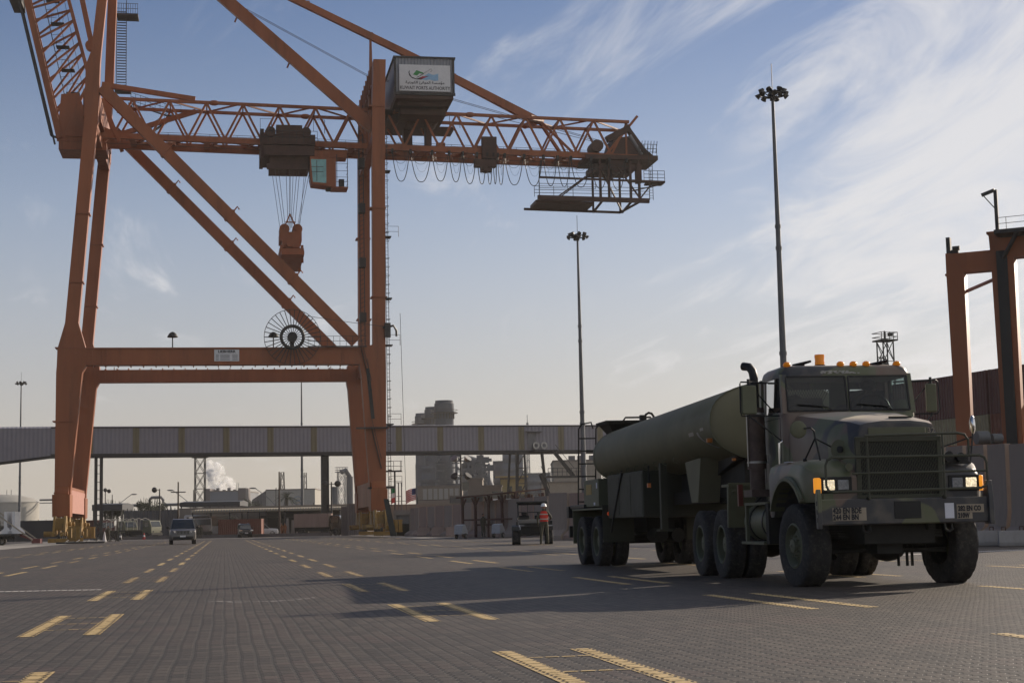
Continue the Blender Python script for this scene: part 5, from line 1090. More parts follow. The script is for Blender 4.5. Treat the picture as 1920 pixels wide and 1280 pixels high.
def person(label, loc, rz, cloth, vest=None, helmet=None, arms='out', stance=0.0, group=None, sc=1.0):
    o = thing('person', label, 'person', loc, rz, group); o.scale = (sc, sc, sc)
    V = Vector; v = [V((0, 0, 0.98)), V((0, 0.01, 1.12)), V((0, 0.0, 1.30)), V((0, 0, 1.43)), V((0, 0.01, 1.52)), V((0, 0.0, 1.60))]; e = [(0, 1), (1, 2), (2, 3), (3, 4), (4, 5)]
    rd = [(0.165, 0.115), (0.15, 0.105), (0.175, 0.115), (0.10, 0.085), 0.058, (0.085, 0.10)]
    for s in (-1, 1):
        a = len(v); v += [V((s*0.095, 0, 0.90)), V((s*(0.10+stance*0.3), -0.02, 0.50)), V((s*(0.10+stance*0.5), 0.02, 0.10)), V((s*(0.12+stance*0.5), -0.14, 0.05))]; e += [(0, a), (a, a+1), (a+1, a+2), (a+2, a+3)]; rd += [0.105, 0.075, 0.055, (0.05, 0.04)]
        a = len(v); v.append(V((s*0.17, 0, 1.40))); e.append((2, a)); rd.append(0.075)
        if arms == 'out': el, wr = V((s*0.32, 0.02, 1.18)), V((s*0.30, -0.20, 1.02))
        elif arms == 'lean': el, wr = (V((s*0.33, -0.02, 1.16)), V((s*0.27, -0.26, 1.10))) if s < 0 else (V((s*0.29, 0.02, 1.14)), V((s*0.27, -0.08, 0.90)))
        else: el, wr = V((s*0.24, 0.02, 1.14)), V((s*0.25, -0.06, 0.90))
        v += [el, wr]; e += [(a, a+1), (a+1, a+2)]; rd += [0.052, 0.036]; hand(v, e, rd, wr, (wr-el).normalized(), -s)
    b = skinned('body', v, e, rd, cloth, o, sub=1)
    h = MB(); h.ell((0, -0.01, 1.64), 0.078, 0.098, 0.115, 14, 10); h.ell((0, -0.108, 1.635), 0.013, 0.018, 0.02, 6, 4)
    for s in (-1, 1): h.ell((s*0.08, 0, 1.64), 0.012, 0.02, 0.03, 6, 4)
    h.build('head', M['skin'], o)
    f = MB()
    for s in (-1, 1): f.ell((s*0.03, -0.097, 1.655), 0.011, 0.008, 0.007, 6, 4)
    f.box(-0.025, 0.025, -0.104, -0.098, 1.588, 1.594); f.build('face', M['black'], o)
    if helmet:
        hm = MB(); hm.lathe([(0.135, 0), (0.125, 0.015), (0.118, 0.05), (0.10, 0.10), (0.06, 0.135), (0.0, 0.145)], (0, -0.005, 1.66), (0, 0, 1), 16); hm.build('helmet', helmet, o)
    else:
        hm = MB(); hm.ell((0, 0.01, 1.68), 0.083, 0.10, 0.09, 12, 8); hm.build('hair', M['black'], o)
    if vest:
        vs = MB(); rings = []
        for z, rx, ry in ((1.0, 0.185, 0.135), (1.12, 0.175, 0.13), (1.28, 0.20, 0.14), (1.38, 0.20, 0.13), (1.46, 0.13, 0.10)): rings.append([(rx*math.cos(t), ry*math.sin(t), z) for t in [2*math.pi*k/18 for k in range(18)]])
        vs.loft(rings, cap=False); vo = vs.build('vest', vest, o)
        st = MB()
        for z, rx, ry in ((1.09, 0.181, 0.136), (1.30, 0.206, 0.146)):
            st.loft([[(rx*math.cos(t), ry*math.sin(t), zz) for t in [2*math.pi*k/18 for k in range(18)]] for zz in (z, z+0.045)], cap=False)
        st.build('reflective_band', M['reflective'], vo)
    return o
M['reflective'] = material('reflective_tape', (0.45, 0.42, 0.36), 0.4)
M['vest_red'] = material('orange_red_vest', (0.62, 0.045, 0.025), 0.7, var=0.1, scale=12)
M['helmet_white'] = material('white_helmet', (0.78, 0.77, 0.74), 0.35, var=0.03)
# utility vehicle
UV = thing('utility_vehicle', 'black open side-by-side utility buggy with roll cage and roof', 'buggy', (13.62, 71.0, 0), -11)
def up(mb, name, mat=None, bevel=0.0, parent=None): return mb.build(name, mat or M['uv'], parent or UV, bevel=bevel)
M['uv'] = material('buggy_plastic', (0.022, 0.023, 0.020), 0.5, var=0.2, scale=4, dirt=0.4, dirtcol=(0.06, 0.052, 0.04))
for sx in (-1, 1):
    for y in (0.0, 1.95): wheel(UV, sx*0.73, y, side=sx, r=0.36, w=0.36, rim=0.17, rim_mat=M['dark_steel'], n=36)
b = MB(); b.loft([[(-0.62, -0.35, 0.48), (0.62, -0.35, 0.48), (0.58, -0.42, 0.95), (-0.58, -0.42, 0.95)], [(-0.66, 0.35, 0.40), (0.66, 0.35, 0.40), (0.66, 0.35, 1.12), (-0.66, 0.35, 1.12)], [(-0.66, 0.65, 0.40), (0.66, 0.65, 0.40), (0.66, 0.5, 1.12), (-0.66, 0.5, 1.12)]]); b.box(-0.6, 0.6, 0.5, 1.7, 0.38, 0.55); up(b, 'body', bevel=0.02)
b = MB()
for s in (-1, 1): b.prism([(-0.46, 0.62), (-0.42, 0.80), (-0.1, 0.86), (0.35, 0.82), (0.45, 0.62), (0.3, 0.74), (-0.2, 0.76)], 'x', s*0.74-0.18, s*0.74+0.18)
up(b, 'fender')
b = MB(); b.box(-0.74, 0.78, 1.35, 2.5, 0.72, 1.02); b.box(0.55, 0.92, 1.4, 2.5, 0.85, 1.05); up(b, 'cargo_bed', bevel=0.01)
b = MB()
for x in (-0.36, 0.36): b.box(x-0.26, x+0.26, 0.85, 1.3, 0.55, 0.80); b.box(x-0.25, x+0.25, 1.2, 1.32, 0.78, 1.30); b.box(x-0.13, x+0.13, 1.22, 1.30, 1.30, 1.46)
up(b, 'seat', M['black'], 0.03)
b = MB()
for s in (-1, 1): b.tube([(s*0.62, 0.35, 1.05), (s*0.64, 0.45, 1.80), (s*0.64, 1.4, 1.82), (s*0.66, 1.45, 0.8)], 0.032, 8); b.tube([(s*0.66, 1.45, 1.4), (s*0.68, 0.5, 1.1)], 0.02, 6)
for y in (0.45, 1.4): b.tube([(-0.64, y, 1.80), (0.64, y, 1.80)], 0.03, 8)
b.tube([(-0.64, 1.44, 1.44), (0.64, 1.44, 1.44)], 0.02, 6); b.tube([(-0.2, 1.44, 1.82), (-0.2, 1.44, 1.1)], 0.02, 6); up(b, 'roll_cage', M['black'])
b = MB(); b.box(-0.70, 0.70, 0.3, 1.55, 1.83, 1.93); up(b, 'roof', bevel=0.03)
b = MB(); b.box(-0.60, -0.52, -0.425, -0.40, 0.66, 0.88); up(b, 'number_plate', M['white'])
b = MB()
for s in (-1, 1): b.box(s*0.45-0.1, s*0.45+0.1, -0.43, -0.40, 0.78, 0.88)
up(b, 'headlight', M['lamp_off'])
b = MB(); b.box(-0.55, 0.55, -0.5, -0.44, 0.45, 0.5); b.tube([(-0.5, -0.47, 0.48), (-0.5, -0.47, 0.8), (0.5, -0.47, 0.8), (0.5, -0.47, 0.48)], 0.02, 6); b.tube([(0.0, 0.6, 1.0), (0.36, 0.75, 1.12)], 0.02, 6); b.tube([(0.36+0.16*math.cos(t), 0.75+0.05*math.sin(t), 1.15+0.15*math.sin(t)) for t in [2*math.pi*k/14 for k in range(15)]], 0.014, 5); up(b, 'bull_bar', M['black'])
pp = gp(1020, 70.3)
person('worker seen from behind in an orange-red safety vest and white helmet beside the buggy', (pp.x, pp.y, 0), 168, M['fatigue'], M['vest_red'], M['helmet_white'], 'lean', 0.1)

def suv(name, label, cat, loc, rz, paint, L_=4.8, W=1.9, Hh=1.85, group=None, lamps=True):
    o = thing(name, label, cat, loc, rz, group)
    hw = W/2
    b = MB(); rings = []   # lower body: front at y=-L/2
    for y, zt, zb, k in ((-0.5, 0.72, 0.38, 0.80), (-0.485, 0.98, 0.32, 0.92), (-0.44, 1.05, 0.30, 0.985), (-0.26, 1.12, 0.32, 1.0), (0.0, 1.14, 0.32, 1.0), (0.44, 1.16, 0.34, 1.0), (0.49, 1.10, 0.40, 0.95), (0.5, 0.8, 0.45, 0.90)):
        w_ = hw*k; yy = y*L_; rings.append([(-w_*0.94, yy, zb), (w_*0.94, yy, zb), (w_, yy, zb+0.15), (w_, yy, zt-0.16), (w_*0.95, yy, zt-0.03), (w_*0.85, yy, zt), (-w_*0.85, yy, zt), (-w_*0.95, yy, zt-0.03), (-w_, yy, zt-0.16), (-w_, yy, zb+0.15)])
    b.loft(rings); body = b.build('body', paint, o, sharp=45)
    g = MB(); rings = []
    for z, y0, y1, k in ((1.10, -0.22, 0.49, 0.93), (1.45, -0.13, 0.475, 0.86), (Hh-0.12, -0.07, 0.455, 0.80), (Hh-0.04, -0.03, 0.44, 0.74)):
        rings.append([(-hw*k, y0*L_, z), (hw*k, y0*L_, z), (hw*k, y1*L_, z), (-hw*k, y1*L_, z)])
    g.loft(rings); g.build('windows', M['glass_opaque'], o)
    r_ = MB(); r_.loft([[(s1*hw*0.79, y_*L_, Hh-0.07) for s1, y_ in ((-1, -0.06), (1, -0.06), (1, 0.455), (-1, 0.455))], [(s1*hw*0.70, y_*L_, Hh) for s1, y_ in ((-1, -0.0), (1, -0.0), (1, 0.43), (-1, 0.43))]])
    for s in (-1, 1):
        r_.beam((s*hw*0.93, -0.22*L_, 1.11), (s*hw*0.79, -0.065*L_, Hh-0.08), 0.07, 0.05)
        r_.beam((s*hw*0.90, 0.07*L_, 1.15), (s*hw*0.80, 0.07*L_, Hh-0.08), 0.05, 0.09); r_.beam((s*hw*0.90, 0.27*L_, 1.15), (s*hw*0.80, 0.27*L_, Hh-0.08), 0.05, 0.10); r_.beam((s*hw*0.92, 0.48*L_, 1.12), (s*hw*0.79, 0.45*L_, Hh-0.08), 0.09, 0.12)
        r_.tube([(s*hw*0.66, 0.02*L_, Hh), (s*hw*0.66, 0.05*L_, Hh+0.05), (s*hw*0.66, 0.38*L_, Hh+0.05), (s*hw*0.66, 0.41*L_, Hh)], 0.02, 5)
    r_.build('roof', paint, o)
    for s in (-1, 1):
        for y in (-0.30, 0.29): wheel(o, s*(hw-0.13), y*L_, side=s, r=0.38, w=0.26, rim=0.24, rim_mat=M['alu'], tread=False, n=28)
        wa = MB(); 
        for y in (-0.30, 0.29): wa.lathe([(0.44, -0.005), (0.0, -0.005)], (s*(hw-0.005), y*L_, 0.42), (s, 0, 0), 24); 
        wa.build('wheel_arch', M['black'], o)
        m_ = MB(); m_.ell((s*(hw+0.12), -0.16*L_, 1.22), 0.11, 0.05, 0.09, 10, 6); m_.beam((s*hw*0.9, -0.16*L_, 1.15), (s*(hw+0.1), -0.16*L_, 1.18), 0.04); m_.build('wing_mirror', M['black'], o)
        l_ = MB(); l_.prism([(s*0.52, -L_*0.5-0.0), (s*0.86, -L_*0.47), (s*0.90, -L_*0.44), (s*0.5, -L_*0.47)], 'z', 0.82, 0.98); l_.build('headlight', M['chrome'], o)
        t_ = MB(); t_.box(s*hw*0.92-0.06, s*hw*0.92+0.03, L_*0.485, L_*0.5, 0.75, 1.1); t_.build('tail_light', M['e_red'], o)
    gr = MB(); gr.box(-0.48, 0.48, -L_*0.5-0.02, -L_*0.49, 0.74, 0.96); gr.box(-0.7, 0.7, -L_*0.5-0.03, -L_*0.49, 0.36, 0.55); gro = gr.build('grille', M['black'], o)
    sl = MB(); [sl.box(-0.46+k*0.1, -0.43+k*0.1, -L_*0.5-0.03, -L_*0.5-0.015, 0.75, 0.95) for k in range(10)]; sl.build('grille_bar', M['alu'], gro)
    pl = MB(); pl.box(-0.2, 0.2, -L_*0.5-0.045, -L_*0.5-0.03, 0.52, 0.63); pl.build('number_plate', M['white'], o)
    return o
M['paint_dark'] = material('charcoal_car_paint', (0.10, 0.09, 0.08), 0.3, var=0.05, coat=0.6)
M['paint_white'] = material('white_car_paint', (0.50, 0.50, 0.51), 0.3, var=0.05, coat=0.5, dirt=0.2)
M['paint_black'] = material('black_car_paint', (0.012, 0.012, 0.013), 0.25, var=0.05, coat=0.5)
suv('parked_car', 'dark off-road estate car driving towards the camera on the left lane', 'car', (-3.0, 121.0, 0), 2, M['paint_dark'])
p_ = gp(489, 232); suv('parked_car', 'white off-road estate car parked sideways in front of the dark canopy', 'car', (p_.x, p_.y, 0), 105, M['paint_white'])
p_ = gp(459, 205); suv('parked_car', 'small black jeep left of the white estate car', 'car', (p_.x, p_.y, 0), 6, M['paint_black'], L_=3.6, W=1.55, Hh=1.75)
# ================================================================ light masts
def mast(px, D, h, label, group='tall floodlight masts', xy=None, heads=14):
    p = gp(px, D) if xy is None else Vector(xy); o = thing('light_mast', label, 'light mast', (p.x, p.y, 0), rnd.random()*90, group)
    m = MB(); m.loft([[(r_*math.cos(t), r_*math.sin(t), z) for t in [2*math.pi*k/14 for k in range(14)]] for z, r_ in ((0, 0.30), (h*0.5, 0.20), (h, 0.10))])
    for z in (0.22, 0.36, 0.40, 0.64, 0.69): rr = 0.30-(0.2*z)+0.045; m.cyl((0, 0, h*z-0.12), (0, 0, h*z+0.12), rr, n=14)
    m.build('pole', M['mast'], o)
    r_ = MB()
    for k in range(8): a = 2*math.pi*k/8; r_.tube([(0.1*math.cos(a), 0.1*math.sin(a), h-0.3), (0.9*math.cos(a), 0.9*math.sin(a), h-0.1)], 0.04, 5)
    r_.tube([(0.9*math.cos(2*math.pi*k/24), 0.9*math.sin(2*math.pi*k/24), h-0.1) for k in range(25)], 0.05, 5); r_.cyl((0, 0, h-0.5), (0, 0, h+0.2), 0.2, n=10); r_.tube([(0, 0, h), (0, 0, h+2.1)], 0.028, 5)
    r_.build('head_frame', M['dark_steel'], o)
    for k in range(heads):
        a = 2*math.pi*k/heads; rr = 0.95 if k % 2 else 0.75; dz = -0.12 if k % 2 else 0.18
        f = MB(); c_ = Vector((rr*math.cos(a), rr*math.sin(a), h+dz)); d = Vector((math.cos(a), math.sin(a), -0.9)).normalized()
        f.cyl(c_-d*0.12, c_+d*0.16, 0.11, 0.21, n=10); f.build('floodlight', M['dark_steel'], o)
    return o
mast(1481, 107, 30, 'tallest grey floodlight mast, rising behind the truck cab')
mast(1097, 160, 30, 'grey floodlight mast rising behind the rear of the tank trailer')
mast(36, 305, 30, 'distant floodlight mast at the far left behind the covered bridge')
mast(567, 280, 28, 'distant floodlight mast seen through the crane portal', heads=8)
mast(0, 0, 34, 'floodlight mast standing outside the frame whose thin shadow crosses the yard', xy=(45.1, 60.4, 0), heads=6)
# ================================================================ covered conveyor bridge
M['clad'] = corrugated('bridge_cladding', (0.225, 0.215, 0.235), 0, 0.55, depth=0.02, var=0.06, dirt=0.15)
M['band'] = corrugated('yellowed_fibreglass', (0.17, 0.145, 0.085), 0, 0.55, depth=0.02, var=0.08, dirt=0.2)
BR = thing('conveyor_bridge', 'long covered conveyor bridge with grey cladding and yellowed bands crossing behind the crane', 'bridge', (-22.5, 219.0, 0), math.degrees(math.atan2(6.6, 59.6)))
L1 = 84.0
def prt(mb, name, mat, par, bevel=0, sharp=35): return mb.build(name, mat, par, bevel=bevel, sharp=sharp)
b = MB(); b.prism([(0, 11.25), (3.2, 11.25), (3.2, 14.9), (1.6, 15.2), (0, 14.9)], 'x', 0, L1); prt(b, 'cladding', M['clad'], BR)
for k in range(14):
    b = MB(); x = 4.55+6.0*k; b.box(x, x+0.85, -0.03, -0.002, 11.5, 14.85); prt(b, 'cladding_band', M['band'], BR)
b = MB(); b.box(0, L1, -0.12, 0.1, 14.85, 15.02); b.box(0, L1, -0.15, 3.3, 11.0, 11.24); b.box(0, L1, -0.08, 0.0, 11.25, 11.45); prt(b, 'trim', M['dark_steel'], BR)
b = MB(); b.loft([[(-0.02, 0, 11.25), (-0.02, 3.2, 11.25), (-0.02, 3.2, 14.9), (-0.02, 1.6, 15.2), (-0.02, 0, 14.9)], [(-40, 0, 6.4), (-40, 3.2, 6.4), (-40, 3.2, 14.6), (-40, 1.6, 14.9), (-40, 0, 14.6)]]); prt(b, 'cladding', M['clad'], BR)
b = MB(); b.beam((-0.02, 1.6, 11.12), (-40, 1.6, 6.27), 3.45, 0.24); prt(b, 'trim', M['dark_steel'], BR)
for x in (6.2, 36.6):
    b = MB()
    if x < 10:
        for dx, dy in ((-0.35, 0.2), (0.35, 0.2), (-0.35, 3.0), (0.35, 3.0)): b.box(x+dx-0.16, x+dx+0.16, dy-0.16, dy+0.16, 0, 11.0)
        for k in range(10): b.beam((x-0.35, 0.2, k*1.1), (x-0.35, 3.0, (k+1)*1.1), 0.08); b.beam((x-0.35, 0.2, k*1.1+1.1), (x+0.35, 0.2, k*1.1+1.1), 0.08)
    else: b.box(x-0.5, x+0.5, 0.6, 0.9, 0, 11.0); b.box(x-0.5, x-0.4, 0.3, 1.2, 0, 11.0); b.box(x+0.4, x+0.5, 0.3, 1.2, 0, 11.0)
    prt(b, 'support_column', M['dark_steel'], BR)
# trestle with stairs
ts = MB(); x0 = 63.6
for dx, dy in ((0, -1.5), (1.6, -1.5), (0, 4), (1.6, 4), (5.0, -1.5), (5.8, 1.0)): ts.beam((x0+dx, dy, 0), (x0+dx*0.75+0.3, dy*0.6, 11), 0.28)
for k in range(5): ts.beam((x0+0.1, -1.4, k*2.2), (x0+1.5, -1.2, k*2.2+2.2), 0.12); ts.box(x0, x0+1.6, -1.55, -1.45, k*2.2, k*2.2+0.12)
for a, c in (((x0+3.4, 0), (x0+4.6, 5.0)), ((x0+4.6, 5.0), (x0+3.4, 8.0)), ((x0+8.4, 7.6), (x0+5.6, 11.0))):
    ts.beam((a[0], -2.2, a[1]), (c[0], -2.2, c[1]), 0.3, 0.5); ts.tube([(a[0], -2.6, a[1]+1.1), (c[0], -2.6, c[1]+1.1)], 0.05, 4)
ts.box(x0+3, x0+6.5, -3.2, -1.4, 4.0, 4.2); ts.box(x0+4.2, x0+9.2, -3.4, -1.2, 7.4, 7.65); ts.box(x0+2.6, x0+6, -2.4, -0.2, 11.2, 11.4)
for z in (8.2, 8.7): ts.tube([(x0+4.2, -3.4, z), (x0+9.2, -3.4, z)], 0.05, 4)
for k in range(8): ts.tube([(x0+4.2+k*0.7, -3.4, 7.5), (x0+4.2+k*0.7, -3.4, 8.7)], 0.05, 4)
for k in range(18): ts.box(x0+2.6, x0+3.6, -2.4, -2.1, k*0.28+1, k*0.28+1.06)
prt(ts, 'stair_trestle', M['dark_steel'], BR)
b = MB(); b.box(x0+2.3, x0+3.5, -0.12, -0.04, 11.6, 13.9); b.box(x0+2.0, x0+4.4, -0.9, 0, 14.05, 14.15); prt(b, 'door', M['grey_steel'], BR)
for dx in (3.4, 4.6):
    b = MB(); b.lathe([(0.28, 0), (0.5, 0), (0.5, 0.2), (0.28, 0.2)], (x0+dx, -0.6, 12.1), (0, 1, 0), 18); prt(b, 'pulley', M['alu'], BR)
# ================================================================ power station
def building(name, label, cat, px0, px1, pytop, D, depth, mat, z0=0.0, group=None, win=None, winmat=None):
    a, b_ = gp(px0, D), gp(px1, D); o = thing(name, label, cat, ((a.x+b_.x)/2, (a.y+b_.y)/2, 0), -math.degrees(CA)); hw = (b_-a).length/2; h = hz_((px0+px1)/2, pytop, D)
    m = MB(); m.box(-hw, hw, 0, depth, z0, h); m.build('wall', mat, o)
    r_ = MB(); r_.box(-hw-0.1, hw+0.1, -0.12, depth+0.1, h, h+0.25); r_.build('roof_edge', M['concrete_dark'], o)
    return o, hw, h
PS = thing('power_station', 'hazy blue-grey power station with three stepped round chimneys behind the bridge', 'power station', gp(850, 520), -math.degrees(CA))
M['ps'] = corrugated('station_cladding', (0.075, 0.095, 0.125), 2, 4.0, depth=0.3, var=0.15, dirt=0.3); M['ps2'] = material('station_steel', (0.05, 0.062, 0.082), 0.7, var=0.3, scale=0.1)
def psx(px, D): return (gp(px, D)-gp(850, 520)).dot(R0)
def psy(px, D): return (gp(px, D)-gp(850, 520)).dot(Vector((math.sin(CA), math.cos(CA), 0)))
for px, top, D, w_ in ((836.5, 751, 520, 3.15), (817, 763, 560, 3.3), (798, 775, 600, 3.4)):
    x, y = psx(px, D), psy(px, D); h = hz_(px, top, D)
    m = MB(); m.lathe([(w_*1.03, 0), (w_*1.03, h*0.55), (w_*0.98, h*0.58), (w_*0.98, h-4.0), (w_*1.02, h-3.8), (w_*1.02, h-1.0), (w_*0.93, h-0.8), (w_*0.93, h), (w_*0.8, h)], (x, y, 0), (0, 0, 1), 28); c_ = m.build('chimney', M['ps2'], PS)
    m = MB()
    for z in (h-4.2, h-13.5, h-32): m.lathe([(w_, 0), (w_+1.3, 0), (w_+1.3, 0.3), (w_, 0.3)], (x, y, z), (0, 0, 1), 28); m.lathe([(w_+1.25, 1.0), (w_+1.3, 1.0), (w_+1.3, 1.15), (w_+1.25, 1.15)], (x, y, z), (0, 0, 1), 28)
    for k in range(20): a = 2*math.pi*k/20; m.beam((x+w_*math.cos(a), y+w_*math.sin(a), h-6), (x+w_*math.cos(a), y+w_*math.sin(a), h-4.2), 0.35)
    m.build('chimney_gallery', M['dark_steel'], c_)
for x0, x1, z1, dy, mt in ((782, 818, 868, 30, 'ps'), (818, 856, 860, 20, 'ps'), (856, 880, 855, 60, 'ps2'), (921, 942, 848, 70, 'ps'), (942, 985, 830, 60, 'ps'), (985, 1045, 872, 80, 'ps')):
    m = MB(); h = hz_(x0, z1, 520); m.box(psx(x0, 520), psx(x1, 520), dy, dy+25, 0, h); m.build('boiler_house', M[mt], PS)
m = MB()
for px in (858, 880, 892, 905, 919): m.box(psx(px, 500)-0.3, psx(px, 500)+0.3, -20, -19.4, 0, hz_(px, 868 if px > 870 else 860, 500))
for py in (865, 880, 896, 910): m.box(psx(858, 500), psx(919, 500), -20.3, -20, hz_(880, py, 500), hz_(880, py, 500)+0.5)
for k in range(6): x = psx(860+k*10, 500); m.beam((x, -20, hz_(880, 896, 500)), (x+1.7, -20, hz_(880, 880, 500)), 0.3)
r = random.Random(4)
for k in range(70): x = psx(784+r.random()*70, 515); z = r.random()*24; m.box(x, x+0.3+r.random()*4, -6, -4.5, z, z+0.25+r.random()*0.5)
for k in range(40): x = psx(860+r.random()*55, 505); z = 8+r.random()*14; m.box(x, x+0.5+r.random()*2, -16, -15, z, z+0.5+r.random()*1.5)
m.build('steel_frame', M['ps2'], PS)
m = MB(); m.tube([(psx(870, 500), -12, 21), (psx(895, 500), -12, 20), (psx(915, 500), -12, 12), (psx(935, 500), -12, 10)], 2.6, 12); m.build('duct', M['ps2'], PS)
# buildings in front of the station
M['beige'] = material('beige_render', (0.30, 0.265, 0.215), 0.8, var=0.08, scale=0.3, dirt=0.3); M['tan'] = material('tan_render', (0.22, 0.185, 0.15), 0.8, var=0.1, scale=0.3, dirt=0.3); M['ochre'] = material('yellow_render', (0.36, 0.285, 0.13), 0.8, var=0.1, scale=0.5, dirt=0.3); M['pale'] = material('pale_panel', (0.33, 0.315, 0.28), 0.7, var=0.06, scale=0.4, dirt=0.25)
def windows(o, hw, xs, zs, w_, h_, mat=None):
    for x in xs:
        for z in zs: m = MB(); m.box(x-w_/2, x+w_/2, -0.04, -0.01, z-h_/2, z+h_/2); m.build('window', mat or M['glass_opaque'], o)
o, hw, h = building('building', 'large plain beige block with roof units, right of the stair trestle', 'building', 1040, 1130, 864, 300, 20, M['beige'])
m = MB(); [m.box(x, x+1.2, 2, 4, h+0.25, h+1.1) for x in (-1.5, 0.2, 2.4, 4.5)]; m.build('roof_unit', M['grey_steel'], o)
o, hw, h = building('building', 'low beige building with one dark opening in front of the plain block', 'building', 1018, 1085, 905, 262, 10, M['beige']); windows(o, hw, (2.0, -2.5), (4.2,), 3.5, 1.6)
o, hw, h = building('building', 'small yellow building with a porch storey and dark windows', 'building', 940, 985, 898, 245, 8, M['ochre']); windows(o, hw, (-0.4, 1.1), (6.3,), 0.7, 0.9)
m = MB(); m.box(-hw-0.5, hw+1, -2, 0, 4.1, 4.3); m.box(-hw-0.4, hw+0.9, -1.98, -1.9, 4.3, 5.1); [m.box(x-0.08, x+0.08, -1.95, -1.85, 0, 4.1) for x in (-hw, 0, hw)]; m.box(-hw-0.8, hw+0.6, -0.6, 0, h+0.25, h+0.5); m.build('porch', M['ochre'], o)
o, hw, h = building('building', 'tan two-storey block with one dark window', 'building', 878, 906, 898, 250, 9, M['tan']); windows(o, hw, (-1.5,), (7.0,), 1.1, 1.3)
o, hw, h = building('building', 'brown office block with a row of pale louvred panels', 'building', 784, 866, 912, 285, 10, M['tan']); windows(o, hw, [hw-6.5+k*0.95 for k in range(7)], (h-1.3,), 0.7, 1.9, M['pale']); windows(o, hw, [hw-6+k*1.6 for k in range(5)], (h-4.2,), 1.1, 1.5)
o, hw, h = building('building', 'long low grey shed roof beyond the concrete wall', 'shed', 845, 1000, 930, 240, 8, material('grey_shed', (0.13, 0.13, 0.13), 0.7)); windows(o, hw, (-2,), (2.7,), 3.5, 1.2)
o, hw, h = building('building', 'tan container office with dark slit openings right of the yellow building', 'building', 906, 942, 912, 235, 6, M['tan']); windows(o, hw, (0.8,), (h-1.3,), 1.6, 1.2)
# low white awning
m = MB(); a = gp(928, 225); m.box(-2.8, 2.8, 0, 2, 4.3, 4.55); o = thing('awning', 'thin white awning roof above the timber shelter', 'awning', (a.x+1.6, a.y, 0), -10); m.build('roof', M['white'], o); m = MB(); [m.box(x-0.08, x+0.08, 0.1, 0.25, 0, 4.3) for x in (-2.6, 0, 2.6)]; m.build('post', M['grey_steel'], o)
# left-hand buildings
o, hw, h = building('warehouse', 'pale beige warehouse with a faint round emblem behind the palm', 'warehouse', 499, 591, 918, 420, 30, M['pale'])
m = MB(); m.lathe([(0.95, 0), (1.15, 0), (1.15, 0.08), (0.95, 0.08)], (1.9, -0.06, h-2.8), (0, -1, 0), 20); m.box(1.3, 2.5, -0.12, -0.05, h-3.1, h-2.6); m.build('emblem', material('faint_blue_emblem', (0.20, 0.24, 0.28), 0.7), o); m = MB(); m.loft([[(-hw-5, 8, 0), (-hw, 0, 0), (-hw, 0, h), (-hw-5, 8, h*0.8)], [(-hw-5, 30, 0), (-hw, 30, 0), (-hw, 30, h), (-hw-5, 30, h*0.8)]]); m.build('side_wing', M['concrete_dark'], o)
o, hw, h = building('industrial_building', 'grey industrial building with raised corner towers giving off steam', 'building', 388, 454, 921, 460, 30, material('grey_blue_cladding', (0.17, 0.18, 0.20), 0.7, var=0.08, scale=0.2))
for s, w_ in ((-1, 0.9), (1, 1.1)):
    m = MB(); x = s*hw; m.box(x-w_, x+w_, -0.3, 8, 0, h+0.9); m.build('corner_tower', material('grey_tower', (0.14, 0.12, 0.115), 0.7), o)
m = MB(); [m.cyl((x, 3, h), (x, 3, h+0.6+0.5*(k % 2)), 0.5, n=10) for k, x in enumerate((-3.2, -2.4, -0.6, 0.8, 2.4))]; [m.tube([(x, 1, h), (x, 1, h+2.4)], 0.08, 4) for x in (3.4, 3.9)]; m.build('vent', M['grey_steel'], o)
# steam plume
st_p = gp(424, 470); stm = MB(); r = random.Random(8)
for k in range(13):
    t = k/12; stm.ell((-1.6+r.uniform(-1, 1)*(1.6+2.6*t)+0.6*t, r.uniform(-1, 1), 12.4+7.6*t), 2.6-1.1*t, 1.8, 2.5-0.7*t, 12, 8)
o = stm.build('smoke', M['white'], None); o.location = st_p; tag(o, 'white steam rising from the grey industrial building', 'steam', kind='stuff')
vm = bpy.data.materials.new('steam_volume'); vm.use_nodes = True; t = vm.node_tree; t.nodes.clear(); ou = t.nodes.new('ShaderNodeOutputMaterial'); pv = t.nodes.new('ShaderNodeVolumePrincipled'); pv.inputs['Color'].default_value = (1, 1, 1, 1); pv.inputs['Anisotropy'].default_value = 0.3
co = t.nodes.new('ShaderNodeTexCoord'); nz = t.nodes.new('ShaderNodeTexNoise'); nz.inputs['Scale'].default_value = 0.55; nz.inputs['Detail'].default_value = 5; nz.inputs['Distortion'].default_value = 0.8; t.links.new(co.outputs['Object'], nz.inputs['Vector'])
mr2 = t.nodes.new('ShaderNodeMapRange'); mr2.inputs[1].default_value = 0.46; mr2.inputs[2].default_value = 0.62; mr2.inputs[4].default_value = 1.8; t.links.new(nz.outputs[0], mr2.inputs[0]); t.links.new(mr2.outputs[0], pv.inputs['Density']); t.links.new(pv.outputs[0], ou.inputs['Volume'])
o.data.materials.clear(); o.data.materials.append(vm)
